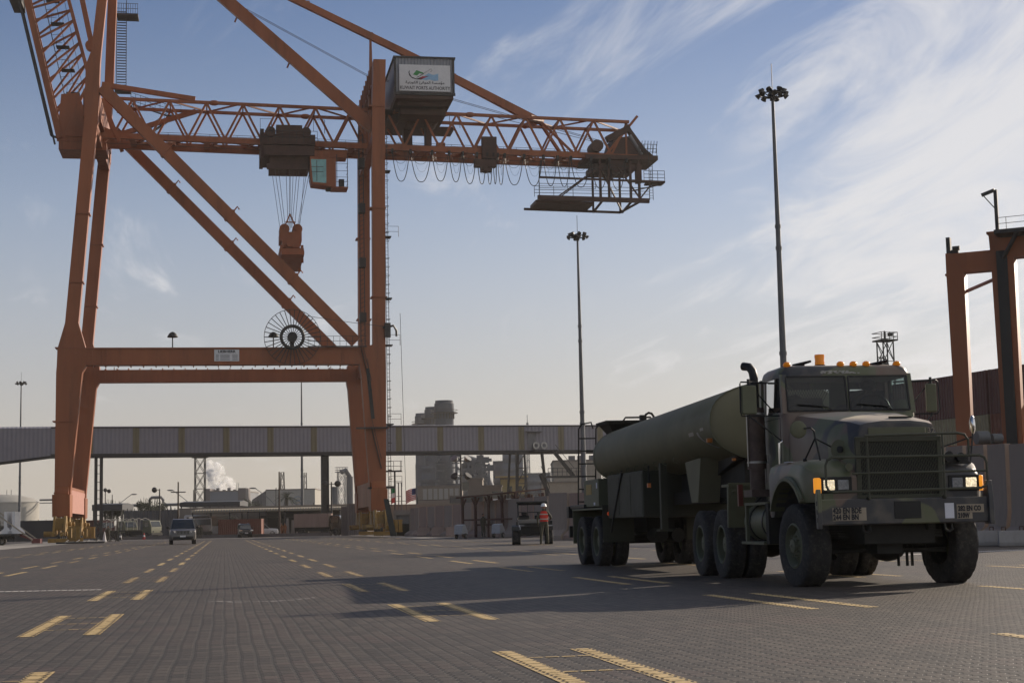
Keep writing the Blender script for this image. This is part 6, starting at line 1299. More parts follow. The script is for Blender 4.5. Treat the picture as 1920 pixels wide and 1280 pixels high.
# storage tank
a = gp(-5, 420); o = thing('storage_tank', 'pale domed oil storage tank beyond the dark slatted fence', 'storage tank', a)
rT = 75/3000*420; hT = hz_(30, 942, 420); m = MB(); m.lathe([(rT, 0), (rT, hT)], (0, 0, 0), (0, 0, 1), 48); m.build('shell', M['pale'], o, sharp=50)
m = MB(); m.lathe([(rT+0.15, hT), (rT*0.85, hT+1.1), (rT*0.5, hT+2.0), (0, hT+2.3)], (0, 0, 0), (0, 0, 1), 48); m.build('dome', M['pale'], o, sharp=50)
m = MB(); [m.tube([(x, -2, hT+1.5), (x, -2, hT+3.4)], 0.1, 4) for x in (0.5, 2.5, 3.6)]; m.tube([(rT+0.2, -1, hT+0.6), (rT+5.5, -1, hT+0.6)], 0.25, 5); m.tube([(rT+0.2, -1, hT-0.2), (rT+5.5, -1, hT-0.2)], 0.12, 5); m.box(rT+5.3, rT+5.7, -1.2, -0.8, 0, hT+2.5); m.build('pipework', M['grey_steel'], o)
# ================================================================ lattice towers
def lattice(name, label, px, D, pytop, w0, w1=None, plat=True, mat='dark_steel', group=None, n=None, z0=0.0):
    p = gp(px, D); h = hz_(px, pytop, D); w1 = w1 or w0; o = thing(name, label, 'tower', (p.x, p.y, 0), 8, group); m = MB(); n = n or max(4, int(h/(w0*1.6)))
    for sx in (-1, 1):
        for sy in (-1, 1): m.beam((sx*w0/2, sy*w0/2, z0), (sx*w1/2, sy*w1/2, h), w0*0.085)
    for k in range(n):
        za, zb = z0+(h-z0)*k/n, z0+(h-z0)*(k+1)/n; wa, wb = w0+(w1-w0)*k/n, w0+(w1-w0)*(k+1)/n
        for s in (-1, 1):
            m.beam((-wa/2, s*wa/2, za), (wb/2, s*wb/2, zb), w0*0.05); m.beam((wa/2, s*wa/2, za), (-wb/2, s*wb/2, zb), w0*0.05); m.beam((s*wa/2, -wa/2, za), (s*wb/2, wb/2, zb), w0*0.05); m.beam((-wb/2, s*wb/2, zb), (wb/2, s*wb/2, zb), w0*0.05)
    m.build('frame', M[mat], o)
    if plat:
        q = MB(); ww = w1*0.78; q.box(-ww, ww, -ww, ww, h, h+0.12*w0)
        for z in (0.35, 0.7): q.tube([(-ww, -ww, h+z*w0), (ww, -ww, h+z*w0), (ww, ww, h+z*w0), (-ww, ww, h+z*w0), (-ww, -ww, h+z*w0)], 0.03*w0, 4)
        for k in range(5): q.tube([(-ww+k*ww/2, -ww, h), (-ww+k*ww/2, -ww, h+0.7*w0)], 0.03*w0, 4)
        q.build('platform', M[mat], o)
    return o, h
o, h = lattice('lattice_tower', 'lattice steel tower with a square top under the bridge, left of the steam', 375, 350, 858, 2.1, 2.1)
lattice('lattice_tower', 'thin leaning lattice mast above the pale warehouse', 530, 480, 885, 1.8, 0.9, False)
lattice('lattice_tower', 'narrow lattice mast just right of the distant light mast', 573, 480, 886, 1.2, 0.7, False)
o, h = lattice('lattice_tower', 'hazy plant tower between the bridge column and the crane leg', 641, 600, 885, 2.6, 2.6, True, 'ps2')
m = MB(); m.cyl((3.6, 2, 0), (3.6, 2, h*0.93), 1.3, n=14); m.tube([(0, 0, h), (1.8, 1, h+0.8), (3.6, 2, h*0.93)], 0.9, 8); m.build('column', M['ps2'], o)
o, h = lattice('lattice_tower', 'small lattice camera tower with railed platform above the truck roof', 1675, 150, 640, 1.15, 1.1)
m = MB(); m.tube([(0, 0, h), (0, 0, h+1.0)], 0.09, 6); m.box(0.2, 0.6, -0.5, -0.2, h+0.5, h+0.8); [m.box(-1.0-0.25*k, -0.5-0.2*k+0.3, -0.8, -0.5, h-2.4-0.7*k, h-2.2-0.7*k) for k in range(4)]; m.beam((-0.7, -0.6, h-5), (-0.9, -0.6, h-1.5), 0.1); [m.tube([(-1.25+0.2*math.sin(k), -0.7, h-1.6-0.35*k), (-0.35, -0.7, h-1.8-0.35*k)], 0.06, 4) for k in range(10)]; m.build('camera_mount', M['dark_steel'], o)
o, h = lattice('lattice_tower', 'hazy radio mast standing up behind the bridge', 993, 600, 792, 1.6, 0.5, False, 'ps2')
m = MB(); m.tube([(0, 0, h), (0, 0, h+3)], 0.12, 4); m.build('antenna', M['ps2'], o)
m = MB(); o = thing('stack', 'short grey chimney left of the plant tower', 'chimney', gp(629, 560)); m.cyl((0, 0, 0), (0, 0, hz_(629, 912, 560)), 1.1, n=14); m.build('shaft', M['ps2'], o)
# ================================================================ street lamps
def street_lamp(px, D, pytop, label, kind='single', side=-1):
    p = gp(px, D); h = hz_(px, pytop, D); o = thing('street_lamp', label, 'street lamp', (p.x, p.y, 0), 0, 'street lamps round the yard'); m = MB(); m.cyl((0, 0, 0), (0, 0, h), 0.13, 0.09, n=8); m.build('pole', M['dark_steel'], o)
    if kind == 'double':
        for s in (-1, 1):
            q = MB(); q.tube([(0, 0, h-0.3), (s*0.6, 0, h-0.25)], 0.05, 5); q.ell((s*0.85, 0, h-0.25), 0.45, 0.4, 0.42, 12, 8); q.build('lamp_head', M['dark_steel'], o)
    elif kind == 'quad':
        for s in (-1, 1):
            for dz in (0.0, -1.9): q = MB(); q.tube([(0, 0, h-0.4+dz), (s*0.4, 0, h-0.3+dz)], 0.05, 5); q.lathe([(0.18, 0), (0.42, 0.35), (0.44, 0.5)], (s*0.55, 0, h-0.7+dz), Vector((s*0.5, -0.5, 0.7)), 12, True); q.build('lamp_head', M['alu'] if dz == 0 else M['dark_steel'], o)
    elif kind == 'arm':
        q = MB(); q.tube([(0, 0, h*0.6)]+[(side*h*0.45*math.sin(t), 0, h*0.6+h*0.4*math.sin(t*1.0)**0.8) for t in (0.3, 0.6, 0.9, 1.2, 1.5)], 0.07, 5); q.ell((side*h*0.5, 0, h), 0.7, 0.25, 0.16, 8, 5); q.build('lamp_head', M['grey_steel'], o)
    else:
        q = MB(); q.tube([(0, 0, h-0.2), (side*0.5, 0, h-0.1)], 0.05, 5); q.ell((side*0.75, 0, h-0.15), 0.42, 0.4, 0.42, 12, 8); q.build('lamp_head', M['dark_steel'], o)
    return o
street_lamp(622, 215, 903, 'street lamp with two round heads between bridge column and crane leg', 'double')
street_lamp(866, 175, 852, 'lamp post with four bright round heads left of the timber shelter', 'quad')
street_lamp(299, 240, 916, 'lamp post with one round head above the picket fence', 'single')
street_lamp(190, 330, 917, 'left one of two small lamp posts beside the bridge columns', 'single', 1)
street_lamp(197, 330, 919, 'right one of two small lamp posts beside the bridge columns', 'single', 1)
street_lamp(518, 320, 914, 'curved street lamp over the pale warehouse', 'arm', -1)
street_lamp(210, 360, 927, 'curved street lamp above the shrubs left of the fence', 'arm', 1)
street_lamp(363, 330, 918, 'curved street lamp left of the lattice tower, nearer its foot', 'arm', -1)
for px, D, top, lab in ((334, 240, 903, 'utility pole with crossarm behind the dark car'), (524, 235, 884, 'rusty steel pole in front of the pale warehouse')):
    p = gp(px, D); h = hz_(px, top, D); o = thing('utility_pole', lab, 'pole', (p.x, p.y, 0)); m = MB(); m.cyl((0, 0, 0), (0, 0, h), 0.16, 0.10, n=8); m.build('pole', material('rusty_pole', (0.06, 0.04, 0.03), 0.8, var=0.4, scale=2), o)
    if px < 400: m = MB(); m.box(-1.1, 1.1, -0.06, 0.06, h-1.6, h-1.45); m.build('crossarm', M['dark_steel'], o)
# ================================================================ concrete T-walls and barriers
def twall_mesh(w_, h):
    m = MB(); t = 0.13
    m.loft([[(-w_/2+0.01, y, z) for y, z in ((-0.75, 0), (0.75, 0), (0.75, 0.22), (0.22, 0.55), (t, 1.0), (t*0.8, h), (-t*0.8, h), (-t, 1.0), (-0.22, 0.55), (-0.75, 0.22))], [(w_/2-0.01, y, z) for y, z in ((-0.75, 0), (0.75, 0), (0.75, 0.22), (0.22, 0.55), (t, 1.0), (t*0.8, h), (-t*0.8, h), (-t, 1.0), (-0.22, 0.55), (-0.75, 0.22))]])
    return m
ORD = ('first', 'second', 'third', 'fourth', 'fifth', 'sixth', 'seventh', 'eighth', 'ninth')
def wall_run(P0, P1, h0, h1, n, label, mats, base_label, side='crane'):
    P0, P1 = Vector(P0), Vector(P1); d = (P1-P0); L_ = d.length; wv_ = L_/n; ang = math.degrees(math.atan2(d.y, d.x)); proto = {}
    for k in range(n):
        c = P0+d*((k+0.5)/n); mt = mats[k % len(mats)]; h = h0+(h1-h0)*k/max(1, n-1)
        if mt not in proto: proto[mt] = twall_mesh(wv_-0.15, 1.0 if False else max(h0, h1)).build('blast_barrier', M[mt]); o = proto[mt]
        else: o = proto[mt].copy(); scene.collection.objects.link(o)
        o.location = c; o.rotation_euler = (0, 0, R(ang+rnd.uniform(-0.6, 0.6))); o.scale = (1, 1, h/max(h0, h1)*(1+rnd.uniform(-0.006, 0.006)))
        tag(o, ORD[k]+' panel from the '+side+' end, '+label, 'blast wall', base_label)
M['wall_a'] = material('tan_cast_concrete', (0.28, 0.225, 0.185), 0.85, var=0.12, scale=0.8, dirt=0.4, dirtcol=(0.10, 0.08, 0.065), streak=True)
M['wall_b'] = material('pinkish_cast_concrete', (0.29, 0.205, 0.165), 0.85, var=0.12, scale=0.8, dirt=0.4, dirtcol=(0.10, 0.08, 0.065), streak=True)
wr0 = gp(1836, 47.5); wr1 = gp(2080, 43.5)
wall_run(gp(1745, 50.5), wr1, 3.05, 2.85, 8, 'tall concrete blast wall beside the truck hood', ['wall_a'], 'blast walls right of the truck')
wall_run(gp(1030, 93), gp(1320, 86), 2.65, 2.55, 7, 'tan blast wall behind the tank trailer', ['wall_a', 'wall_b'], 'blast walls behind the trailer')
wall_run(gp(868, 127), gp(1030, 110), 2.7, 2.8, 7, 'tan blast wall behind timber shelter', ['wall_a', 'wall_b'], 'blast walls behind the shelter')
wall_run(gp(788, 150), gp(868, 138), 2.7, 2.75, 5, 'pinkish blast wall beside the lamp post', ['wall_b', 'wall_a'], 'blast walls by the lamp post')
None if True else wall_run(gp(726, 158), gp(740, 160), 4.8, 4.8, 2, 'grey concrete blast wall panel right beside the crane leg', ['wall_a'], 'blast walls beside the crane leg')
wall_run(gp(772, 158), gp(788, 152), 2.7, 2.7, 2, 'grey blast wall next to the gateway', ['wall_a'], 'blast walls beside the gateway')
o = thing('gateway', 'dark concrete gateway opening between blast walls right of the crane leg', 'gateway', gp(755, 162), -8)
m = MB(); m.box(-0.9, -0.65, -0.2, 1.5, 0, 2.3); m.box(0.65, 0.9, -0.2, 1.5, 0, 2.3); m.box(-0.9, 0.9, -0.2, 1.5, 2.1, 2.6); m.build('frame', M['concrete_dark'], o); m = MB(); m.box(-0.64, 0.64, 0.3, 0.4, 1.2, 2.1); m.build('shutter', M['grey_steel'], o); m = MB(); m.box(-0.64, 0.64, 1.2, 1.4, 0, 1.25); m.build('gateway_shade_panel', M['black'], o)  # black panel stands in for the shade inside the opening
def barrier(px, D, L_, ang, label, group, h=0.82, mat='concrete', z=0.0):
    p = gp(px, D); o = thing('barrier', label, 'barrier', (p.x, p.y, z), ang, group); m = MB(); prof = [(-0.30, 0), (0.30, 0), (0.30, 0.12), (0.16, 0.35), (0.10, h), (-0.10, h), (-0.16, 0.35), (-0.30, 0.12)]
    m.loft([[(-L_/2, y, zz_) for y, zz_ in prof], [(L_/2, y, zz_) for y, zz_ in prof]]); m.build('block', M[mat], o, bevel=0.03)
    q = MB(); 
    for s in (-0.3, 0.3): q.tube([(s*L_-0.05, 0, h), (s*L_-0.05, 0, h+0.1), (s*L_+0.05, 0, h+0.1), (s*L_+0.05, 0, h)], 0.02, 5)
    q.build('lifting_loop', material('rusty_rebar', (0.09, 0.05, 0.035), 0.8) if 'rebar' not in M else M['rebar'], o)
for k, (px, D) in enumerate(((1790, 46.6), (1841, 45.6), (1897, 44.5))):
    barrier(px, D, 0.80, -math.degrees(CA)-14, ('low concrete barrier at the foot of the blast wall, mostly hidden behind the truck tyre', 'low concrete barrier just right of the truck front tyre', 'low rounded concrete barrier farthest from the truck tyre')[k], 'low barriers right of the truck', 0.44)
for k in range(3): barrier(795+27*k, 146-4*k, 1.2, -20, ('left', 'middle', 'right')[k]+' one of three low barriers at the foot of the pinkish blast walls', 'low barriers by the pinkish walls', 0.8, 'wall_b')
# ================================================================ container stack on the right
cdir = Vector((-0.17, 0.985, 0)).normalized()
M['c_red'] = corrugated('dark_red_container', (0.105, 0.034, 0.030), 1, 0.28, depth=0.035, dirt=0.4); M['c_cream'] = corrugated('cream_container', (0.30, 0.26, 0.15), 1, 0.28, depth=0.035, dirt=0.4); M['c_rust'] = corrugated('rust_red_container', (0.17, 0.052, 0.030), 1, 0.28, depth=0.035, dirt=0.4); M['c_orange'] = corrugated('orange_container', (0.26, 0.085, 0.035), 0, 0.28, depth=0.035, dirt=0.4); M['c_grey'] = corrugated('grey_container', (0.14, 0.12, 0.11), 0, 0.28, depth=0.03, dirt=0.4)
def container(loc, rz, mat, label, L_=12.19, W=2.44, H_=2.6, group=None, cat='container'):
    o = thing('shipping_container', label, cat, loc, rz, group); m = MB(); m.box(-W/2+0.03, W/2-0.03, 0.05, L_-0.05, 0.12, H_-0.08); m.build('side_wall', mat, o)
    f = MB()
    for x in (-W/2+0.07, W/2-0.07):
        for y in (0.07, L_-0.07): f.box(x-0.08, x+0.08, y-0.08, y+0.08, 0, H_)
        f.box(x-0.06, x+0.06, 0.15, L_-0.15, 0, 0.16); f.box(x-0.05, x+0.05, 0.15, L_-0.15, H_-0.12, H_-0.01)
    for y in (0.05, L_-0.05): f.box(-W/2+0.15, W/2-0.15, y-0.05, y+0.05, 0, 0.16); f.box(-W/2+0.15, W/2-0.15, y-0.05, y+0.05, H_-0.12, H_-0.01)
    f.build('corner_frame', mat, o)
    d_ = MB(); [d_.tube([(x, -0.02, 0.2), (x, -0.02, H_-0.2)], 0.025, 5) for x in (-0.7, -0.35, 0.35, 0.7)]; d_.build('door_bar', M['grey_steel'], o)
    return o
E0 = gp(1893, 92.5); rzc = math.degrees(math.atan2(-cdir.x, cdir.y)); half = Vector((1.2, 0.2, 0))
for lev, (z, specs) in enumerate(((6.78, [(-12.4, 'c_red', 'dark red container in the top row, near end right of the crane posts'), (0, 'c_red', 'dark red container in the top row, between truck cab and crane post'), (12.4, 'c_red', 'dark red container in the top row, far end behind the truck mirror')]),
                                  (4.16, [(-12.4, 'c_rust', 'rust red container below the top row, between the orange crane posts'), (0, 'c_cream', 'cream container below the top row, behind the truck hood'), (12.4, 'c_cream', 'cream container in the middle row at the far end of the stack')]),
                                  (1.54, [(-12.4, 'c_rust', 'rust red container low in the stack between the orange crane posts'), (0, 'c_cream', 'cream container low in the stack, mostly hidden by the truck'), (12.4, 'c_rust', 'rust red container low at the far end of the stack')]))):
    for off, mt, lab in specs:
        p = E0+cdir*(off+1.5 if True else 0)+half; container((p.x, p.y, z), rzc, M[mt], lab, group='stacked containers on the right')
b_ = E0+cdir*(-11)+half; m = MB(); m.box(-1.25, 1.25, 0, 37.4, 0, 1.54); o = m.build('container_plinth', M['concrete_dark']); o.location = b_; o.rotation_euler = (0, 0, R(rzc)); tag(o, 'low concrete plinth under the container stack, behind the blast wall', 'plinth')
# sign strip on red container
p = gp(1830, 90.0); o = thing('banner', 'narrow vertical blue banner with white marks beside the orange crane post', 'banner', (p.x, p.y, 0), -10)
m = MB(); m.box(-0.17, 0.17, -0.03, 0, 7.05, 8.9); m.build('cloth', material('faded_blue_cloth', (0.07, 0.085, 0.13), 0.8, var=0.3, scale=3), o); m = MB(); [m.box(-0.1+0.05*(k % 2), 0.1, -0.045, -0.031, 7.2+k*0.24, 7.33+k*0.24) for k in range(7)]; m.build('marks', M['pale'], o); m = MB(); m.tube([(0, 0.02, 0), (0, 0.02, 9.0)], 0.04, 5); m.build('pole', M['grey_steel'], o)
# ================================================================ second gantry crane (right edge)
D2 = 80.0; a = gp(1818, D2); b2 = gp(1907, 79.0); G2 = thing('yard_gantry_crane', 'rust orange yard gantry crane with two tapering posts beside the container stack', 'crane', (a.x, a.y, 0), math.degrees(math.atan2(b2.y-a.y, b2.x-a.x)))
sp_ = (b2-a).length; hT1 = hz_(1812, 476, D2); f_ = cm_
m = MB(); m.loft([[(-0.34, -0.36, 1.0), (0.34, -0.36, 1.0), (0.34, 0.36, 1.0), (-0.34, 0.36, 1.0)], [(-0.44, -0.42, hT1-1.1), (0.44, -0.42, hT1-1.1), (0.44, 0.42, hT1-1.1), (-0.44, 0.42, hT1-1.1)], [(-0.44, -0.40, hT1), (-0.2, -0.40, hT1), (-0.2, 0.40, hT1), (-0.44, 0.40, hT1)]]); m.box(-0.5, -0.4, -0.46, 0.46, hT1-1.15, hT1-1.05); m.build('post', cm_, G2)
m = MB(); m.box(-0.43, sp_-0.3, -0.33, 0.33, hT1-1.05, hT1-0.02); m.build('top_beam', cm_, G2)
m = MB(); m.box(-0.42, -0.22, -0.2, 0.2, hT1, hT1+0.85); m.cyl((-0.1, -0.2, hT1+0.25), (0.25, -0.2, hT1+0.25), 0.12, n=10); m.box(-0.2, 0.15, -0.1, 0.1, hT1, hT1+0.2); m.build('buffer_stop', M['dark_steel'], G2)
h2 = hz_(1895, 440, 79.0); x = sp_
m = MB(); m.loft([[(x-0.38, -0.38, 1.0), (x+0.5, -0.38, 1.0), (x+0.5, 0.38, 1.0), (x-0.38, 0.38, 1.0)], [(x-0.5, -0.46, h2-1.2), (x+0.62, -0.46, h2-1.2), (x+0.62, 0.46, h2-1.2), (x-0.5, 0.46, h2-1.2)], [(x-0.55, -0.46, h2), (x-0.12, -0.46, h2), (x-0.12, 0.46, h2), (x-0.55, 0.46, h2)]]); m.box(x-0.64, x-0.05, -0.52, 0.52, h2, h2+0.12); m.build('post', cm_, G2)
m = MB(); m.box(x-0.22, x+0.30, -0.54, -0.47, 1.0, h2-0.9); m.build('cable_chain', M['black'], G2)
m = MB(); m.box(x+0.0, x+3.5, -0.5, 0.5, h2-1.25, h2-0.25); m.build('main_girder', cm_, G2)
m = MB(); m.loft([[(x-0.1, -1.6, h2-0.20), (x+3.5, -1.6, h2-0.20), (x+3.5, 0.3, h2-0.20), (x-0.1, 0.3, h2-0.20)], [(x-0.1, -1.6, h2+0.0), (x+3.5, -1.6, h2+0.0), (x+3.5, 0.3, h2+0.0), (x-0.1, 0.3, h2+0.0)]]); m.beam((x+0.1, -0.5, h2-1.3), (x+1.0, -1.5, h2-0.2), 0.15)
for z in (0.3, 0.6): m.tube([(x+0.0, -1.5, h2+z), (x+3.5, -1.5, h2+z)], 0.018, 4)
for k in range(7): m.tube([(x+0.5+k*2, -1.5, h2), (x+0.5+k*2, -1.5, h2+0.6)], 0.018, 4)
m.build('walkway', M['dark_steel'], G2)
m = MB(); m.box(x-0.25, x-0.08, -0.1, 0.1, h2, h2+2.3); m.beam((x-0.2, 0, h2+2.3), (x-0.85, 0, h2+2.1), 0.16); m.beam((x-0.18, 0, h2+1.3), (x-0.75, 0, h2+2.05), 0.05); m.build('davit', M['dark_steel'], G2)
m = MB(); m.tube([(0.2, 0, hT1-2.05), (x-0.4, 0, hT1-1.45)], 0.09, 8); m.build('brace', M['crane_pink'], G2)
m = MB(); m.box(-0.5, x+1, -0.7, 0.7, 0, 1.0); m.build('sill', cm_, G2)
o = container((0, 0, 0), 0, M['c_orange'], 'orange machine housing at the foot of the yard gantry crane', 3.2, 2.4, 2.6, cat='machine housing'); o.name = 'machine_housing'; p = gp(1826, 78); o.location = (p.x, p.y+0.5, 1.7)
m = MB(); m.box(-1.2, 1.3, 0.1, 3, -1.7, 0); m.build('base', M['concrete_dark'], o)
o = thing('tank_unit', 'small grey cylindrical tank unit above the orange housing between the crane posts', 'machine', gp(1862, 76)); m = MB(); m.box(-1.0, 1.2, 0, 1.5, 0, 4.2); m.build('base', cm_, o); m = MB(); m.cyl((-0.4, 0.5, 4.55), (0.2, 0.5, 4.55), 0.32, n=16); m.cyl((0.4, 0.5, 4.5), (0.9, 0.5, 4.5), 0.24, n=14); m.build('drum', M['mast'], o)
# ================================================================ timber shelter, flags, lookout platform
p = gp(868, 122); q = gp(968, 116); SH = thing('timber_shelter', 'red-brown timber shelter with braced posts in front of the blast walls', 'shelter', (p.x, p.y, 0), math.degrees(math.atan2(q.y-p.y, q.x-p.x))); Ls = (q-p).length
M['timber'] = material('red_brown_timber', (0.085, 0.038, 0.028), 0.8, var=0.25, scale=3)
m = MB(); m.loft([[(-0.3, -0.4, 2.95), (Ls+0.1, -0.4, 3.15), (Ls+0.1, -0.4, 3.27), (-0.3, -0.4, 3.07)], [(-0.3, 2.6, 3.2), (Ls+0.1, 2.6, 3.4), (Ls+0.1, 2.6, 3.5), (-0.3, 2.6, 3.3)]]); m.build('roof', M['timber'], SH)
for k in range(5):
    x = Ls*k/4
    for y in (0, 2.4):
        m = MB(); zt = 2.98+0.05*k; m.box(x-0.08, x+0.08, y-0.08, y+0.08, 0, zt)
        if k > 0: m.beam((x-0.05, y, zt-0.65), (x-0.5, y, zt-0.08), 0.09)
        if k < 4: m.beam((x+0.05, y, zt-0.65), (x+0.5, y, zt-0.08), 0.09)
        m.build('post', M['timber'], SH)
m = MB(); m.box(0, Ls, -0.06, 0.02, 1.25, 1.38); m.box(Ls*0.2, Ls*0.7, 0.3, 1.2, 0.85, 1.0); m.build('rail', M['timber'], SH)
m = MB(); m.box(Ls*0.45, Ls*0.68, 0.0, 0.7, 0.02, 0.85); m.build('crate', M['wall_b'], None); o = scene.collection.objects[-1] if False else None
cr_ = [c for c in scene.collection.objects if c.name.startswith('crate')][0]; cr_.location = SH.location; cr_.rotation_euler = SH.rotation_euler; tag(cr_, 'brown wooden crate under the timber shelter', 'crate')
def flag(px, D, h, label, colors, w_=1.5, hh=1.0):
    p = gp(px, D); o = thing('flag', label, 'flag', (p.x, p.y, 0), -10); m = MB(); m.tube([(0, 0, 0), (0, 0, h+0.15)], 0.035, 6); m.build('flagpole', M['grey_steel'], o); n = 16
    for (name, mt, u0, u1, v0, v1, dy) in colors:
        m = MB(); g_ = lambda u, v: (-w_*u*0.85, 0.12*math.sin(u*7+v*2)+dy, h-hh*v-0.35*u*u-0.15*u*v)
        for i in range(n):
            a0 = u0+(u1-u0)*i/n; a1 = u0+(u1-u0)*(i+1)/n; m.quad(g_(a0, v0), g_(a1, v0), g_(a1, v1), g_(a0, v1))
        m.build(name, mt, o)
M['flag_red'] = material('flag_red', (0.42, 0.045, 0.04), 0.8); M['flag_white'] = material('flag_white', (0.62, 0.60, 0.58), 0.8); M['flag_blue'] = material('flag_blue', (0.035, 0.045, 0.12), 0.8); M['flag_green'] = material('flag_green', (0.03, 0.20, 0.08), 0.8)
flag(781, 175, 5.1, 'red and white striped flag with blue canton flying from a pole', [('stripe', M['flag_red'] if k % 2 == 0 else M['flag_white'], 0.0, 1.0, k/13, (k+1)/13, 0) for k in range(13)]+[('canton', M['flag_blue'], 0, 0.4, 0, 7/13, -0.01)], 1.35, 1.25)
flag(742, 175, 5.2, 'limp green, white and red flag right of the crane leg', [('stripe', M['flag_green'], 0, 0.5, 0, 0.4, 0), ('stripe', M['flag_white'], 0, 0.5, 0.4, 0.75, 0), ('stripe', M['flag_red'], 0, 0.5, 0.75, 1.15, 0)], 1.0, 1.4)
p = gp(742, 176); o = thing('lookout_platform', 'small railed steel platform on posts right of the crane leg', 'platform', (p.x, p.y, 0), -10)
m = MB(); zf = hz_(742, 884, 176); m.box(-1.5, 0.75, -0.6, 0.8, zf, zf+0.14); m.build('deck', M['dark_steel'], o); m = MB()
for z in (0.6, 1.15): m.tube([(-1.0, -0.6, zf+z), (0.75, -0.6, zf+z), (0.75, 0.8, zf+z)], 0.035, 4)
for x in (-1.0, -0.1, 0.65, 0.75): m.tube([(x, -0.6, zf), (x, -0.6, zf+1.15)], 0.035, 4)
m.build('railing', M['dark_steel'], o)
m = MB(); m.box(-0.12, 0.06, -0.1, 0.1, 0, zf); m.build('post', M['dark_steel'], o); m = MB(); [m.tube([(x, 0.3, 0), (x, 0.3, zf-1.2)], 0.07, 5) for x in (0.35, 0.68)]; m.tube([(0.1, 0.3, zf-1.2), (0.8, 0.3, zf-1.2)], 0.05, 4); m.tube([(0.1, 0.3, zf-2.7), (0.7, 0.3, zf-2.7)], 0.05, 4); m.build('post', M['grey_steel'], o)
# leaning teal board beside the leg
m = MB(); m.loft([[(-0.1, 0, 0), (0.5, 0, 0), (0.5, 0.1, 0), (-0.1, 0.1, 0)], [(-0.7, 0.4, 3.7), (-0.2, 0.4, 3.7), (-0.2, 0.5, 3.7), (-0.7, 0.5, 3.7)]]); o = m.build('leaning_board', material('grey_teal_board', (0.02, 0.026, 0.026), 0.8)); o.location = gp(734, 158); tag(o, 'grey-teal board leaning beside the right crane leg', 'board')
# small white utility cart and trailer near the shelter
M['cart'] = material('dusty_grey_white_paint', (0.27, 0.28, 0.30), 0.5, dirt=0.4)
def cart(px, D, label, s=0.62):
    o = thing('utility_trailer', label, 'trailer', gp(px, D), 60); m = MB(); m.prism([(-0.9, 0.5), (0.9, 0.5), (0.8, 0.95), (0.1, 1.6), (-0.7, 1.5)], 'y', -0.5, 0.5); m.build('body', M['cart'], o, bevel=0.03); o.scale = (s, s, s)
    for y in (-0.55, 0.55): wheel(o, 0, 0, r=0.3, w=0.2, rim=0.15, rim_mat=M['alu'], tread=False, n=20).location = (0.0, y, 0.3); kids(o)[-1].rotation_euler = (0, 0, R(90))
    m = MB(); m.tube([(0.9, 0, 0.45), (2.0, 0, 0.45)], 0.05, 5); m.tube([(1.6, 0, 0), (1.6, 0, 0.6)], 0.04, 5); m.build('drawbar', M['dark_steel'], o)
cart(864, 112, 'small white trailer with dark wheels beside the four-headed lamp post'); cart(934, 112, 'low white trailer between timber shelter and buggy')
p = gp(906, 119); person('person sitting figure standing in shade under the timber shelter', (p.x, p.y, 0), 30, M['fatigue_dark'], arms='down')
# ================================================================ canopies, bus, parked trucks
def canopy(px0, px1, D, pyt, pyb, depth, label, mat, posts=5):
    a, c = gp(px0, D), gp(px1, D); o = thing('canopy', label, 'canopy', (a.x, a.y, 0), math.degrees(math.atan2(c.y-a.y, c.x-a.x))); L_ = (c-a).length; zt, zb = hz_(px0, pyt, D), hz_(px0, pyb, D)
    m = MB(); m.prism([(0, zb), (0, zt), (depth*0.5, zt+0.25), (depth, zt), (depth, zb)], 'x', 0, L_); m.build('roof', mat, o)
    for k in range(posts):
        for y in (0.3, depth-0.3): m = MB(); x = 0.2+(L_-0.4)*k/(posts-1); m.box(x-0.09, x+0.09, y-0.09, y+0.09, 0, zb); m.build('post', M['dark_steel'], o)
    return o, L_, zb
M['canopy_dark'] = material('dark_canopy_sheet', (0.025, 0.028, 0.035), 0.6, var=0.2, scale=0.5)
o, L_, zb = canopy(337, 450, 262, 942, 950, 8, 'long dark canopy roof above the parked bus', M['canopy_dark'])
o, L_, zb = canopy(172, 229, 268, 946, 957, 8, 'dark canopy left of the picket fence, behind the bridge columns', M['canopy_dark'], 4)
o, L_, zb = canopy(358, 640, 246, 957, 961, 12, 'long low canopy with scalloped cream edge over the parked vehicles', material('cream_sheet', (0.40, 0.34, 0.24), 0.6), 9)
m = MB(); [m.box(k*0.42, k*0.42+0.2, -0.12, -0.01, zb+0.02, zb+0.42) for k in range(int(L_/0.42))]; m.build('scalloped_edge', M['pale'], o); m = MB(); m.box(L_*0.42, L_, 11.4, 11.6, 0, zb); m.box(L_*0.45, L_, 2.0, 11.5, zb-0.9, zb-0.7); m.build('canopy_shade_sheet', M['black'], o)  # black sheets behind and below the roof stand in for canopy shade
p = gp(345, 252); o = thing('coach', 'white coach with dark side windows parked under the long canopy', 'bus', (p.x, p.y, 0), -4); Lb = (gp(450, 252)-p).length
m = MB(); m.prism([(0, 0.5), (Lb-0.1, 0.5), (Lb, 1.6), (Lb-0.25, 2.7), (Lb-0.9, 3.35), (Lb-1.6, 3.5), (0.2, 3.5), (0, 3.3)], 'y', 0, 2.5); m.build('body', M['paint_white'], o, bevel=0.06); m = MB(); m.box(0.4, Lb-1.9, -0.02, 0.0, 1.7, 3.15); m.prism([(Lb-1.7, 1.7), (Lb-0.35, 1.7), (Lb-0.6, 2.7), (Lb-1.2, 3.1), (Lb-1.7, 3.1)], 'y', -0.02, 0.0); m.build('windows', M['glass_opaque'], o)
for x in (1.8, Lb-2.2): wheel(o, x, 0.2, r=0.5, w=0.3, rim=0.28, rim_mat=M['alu'], tread=False, n=24).rotation_euler = (0, 0, R(90))
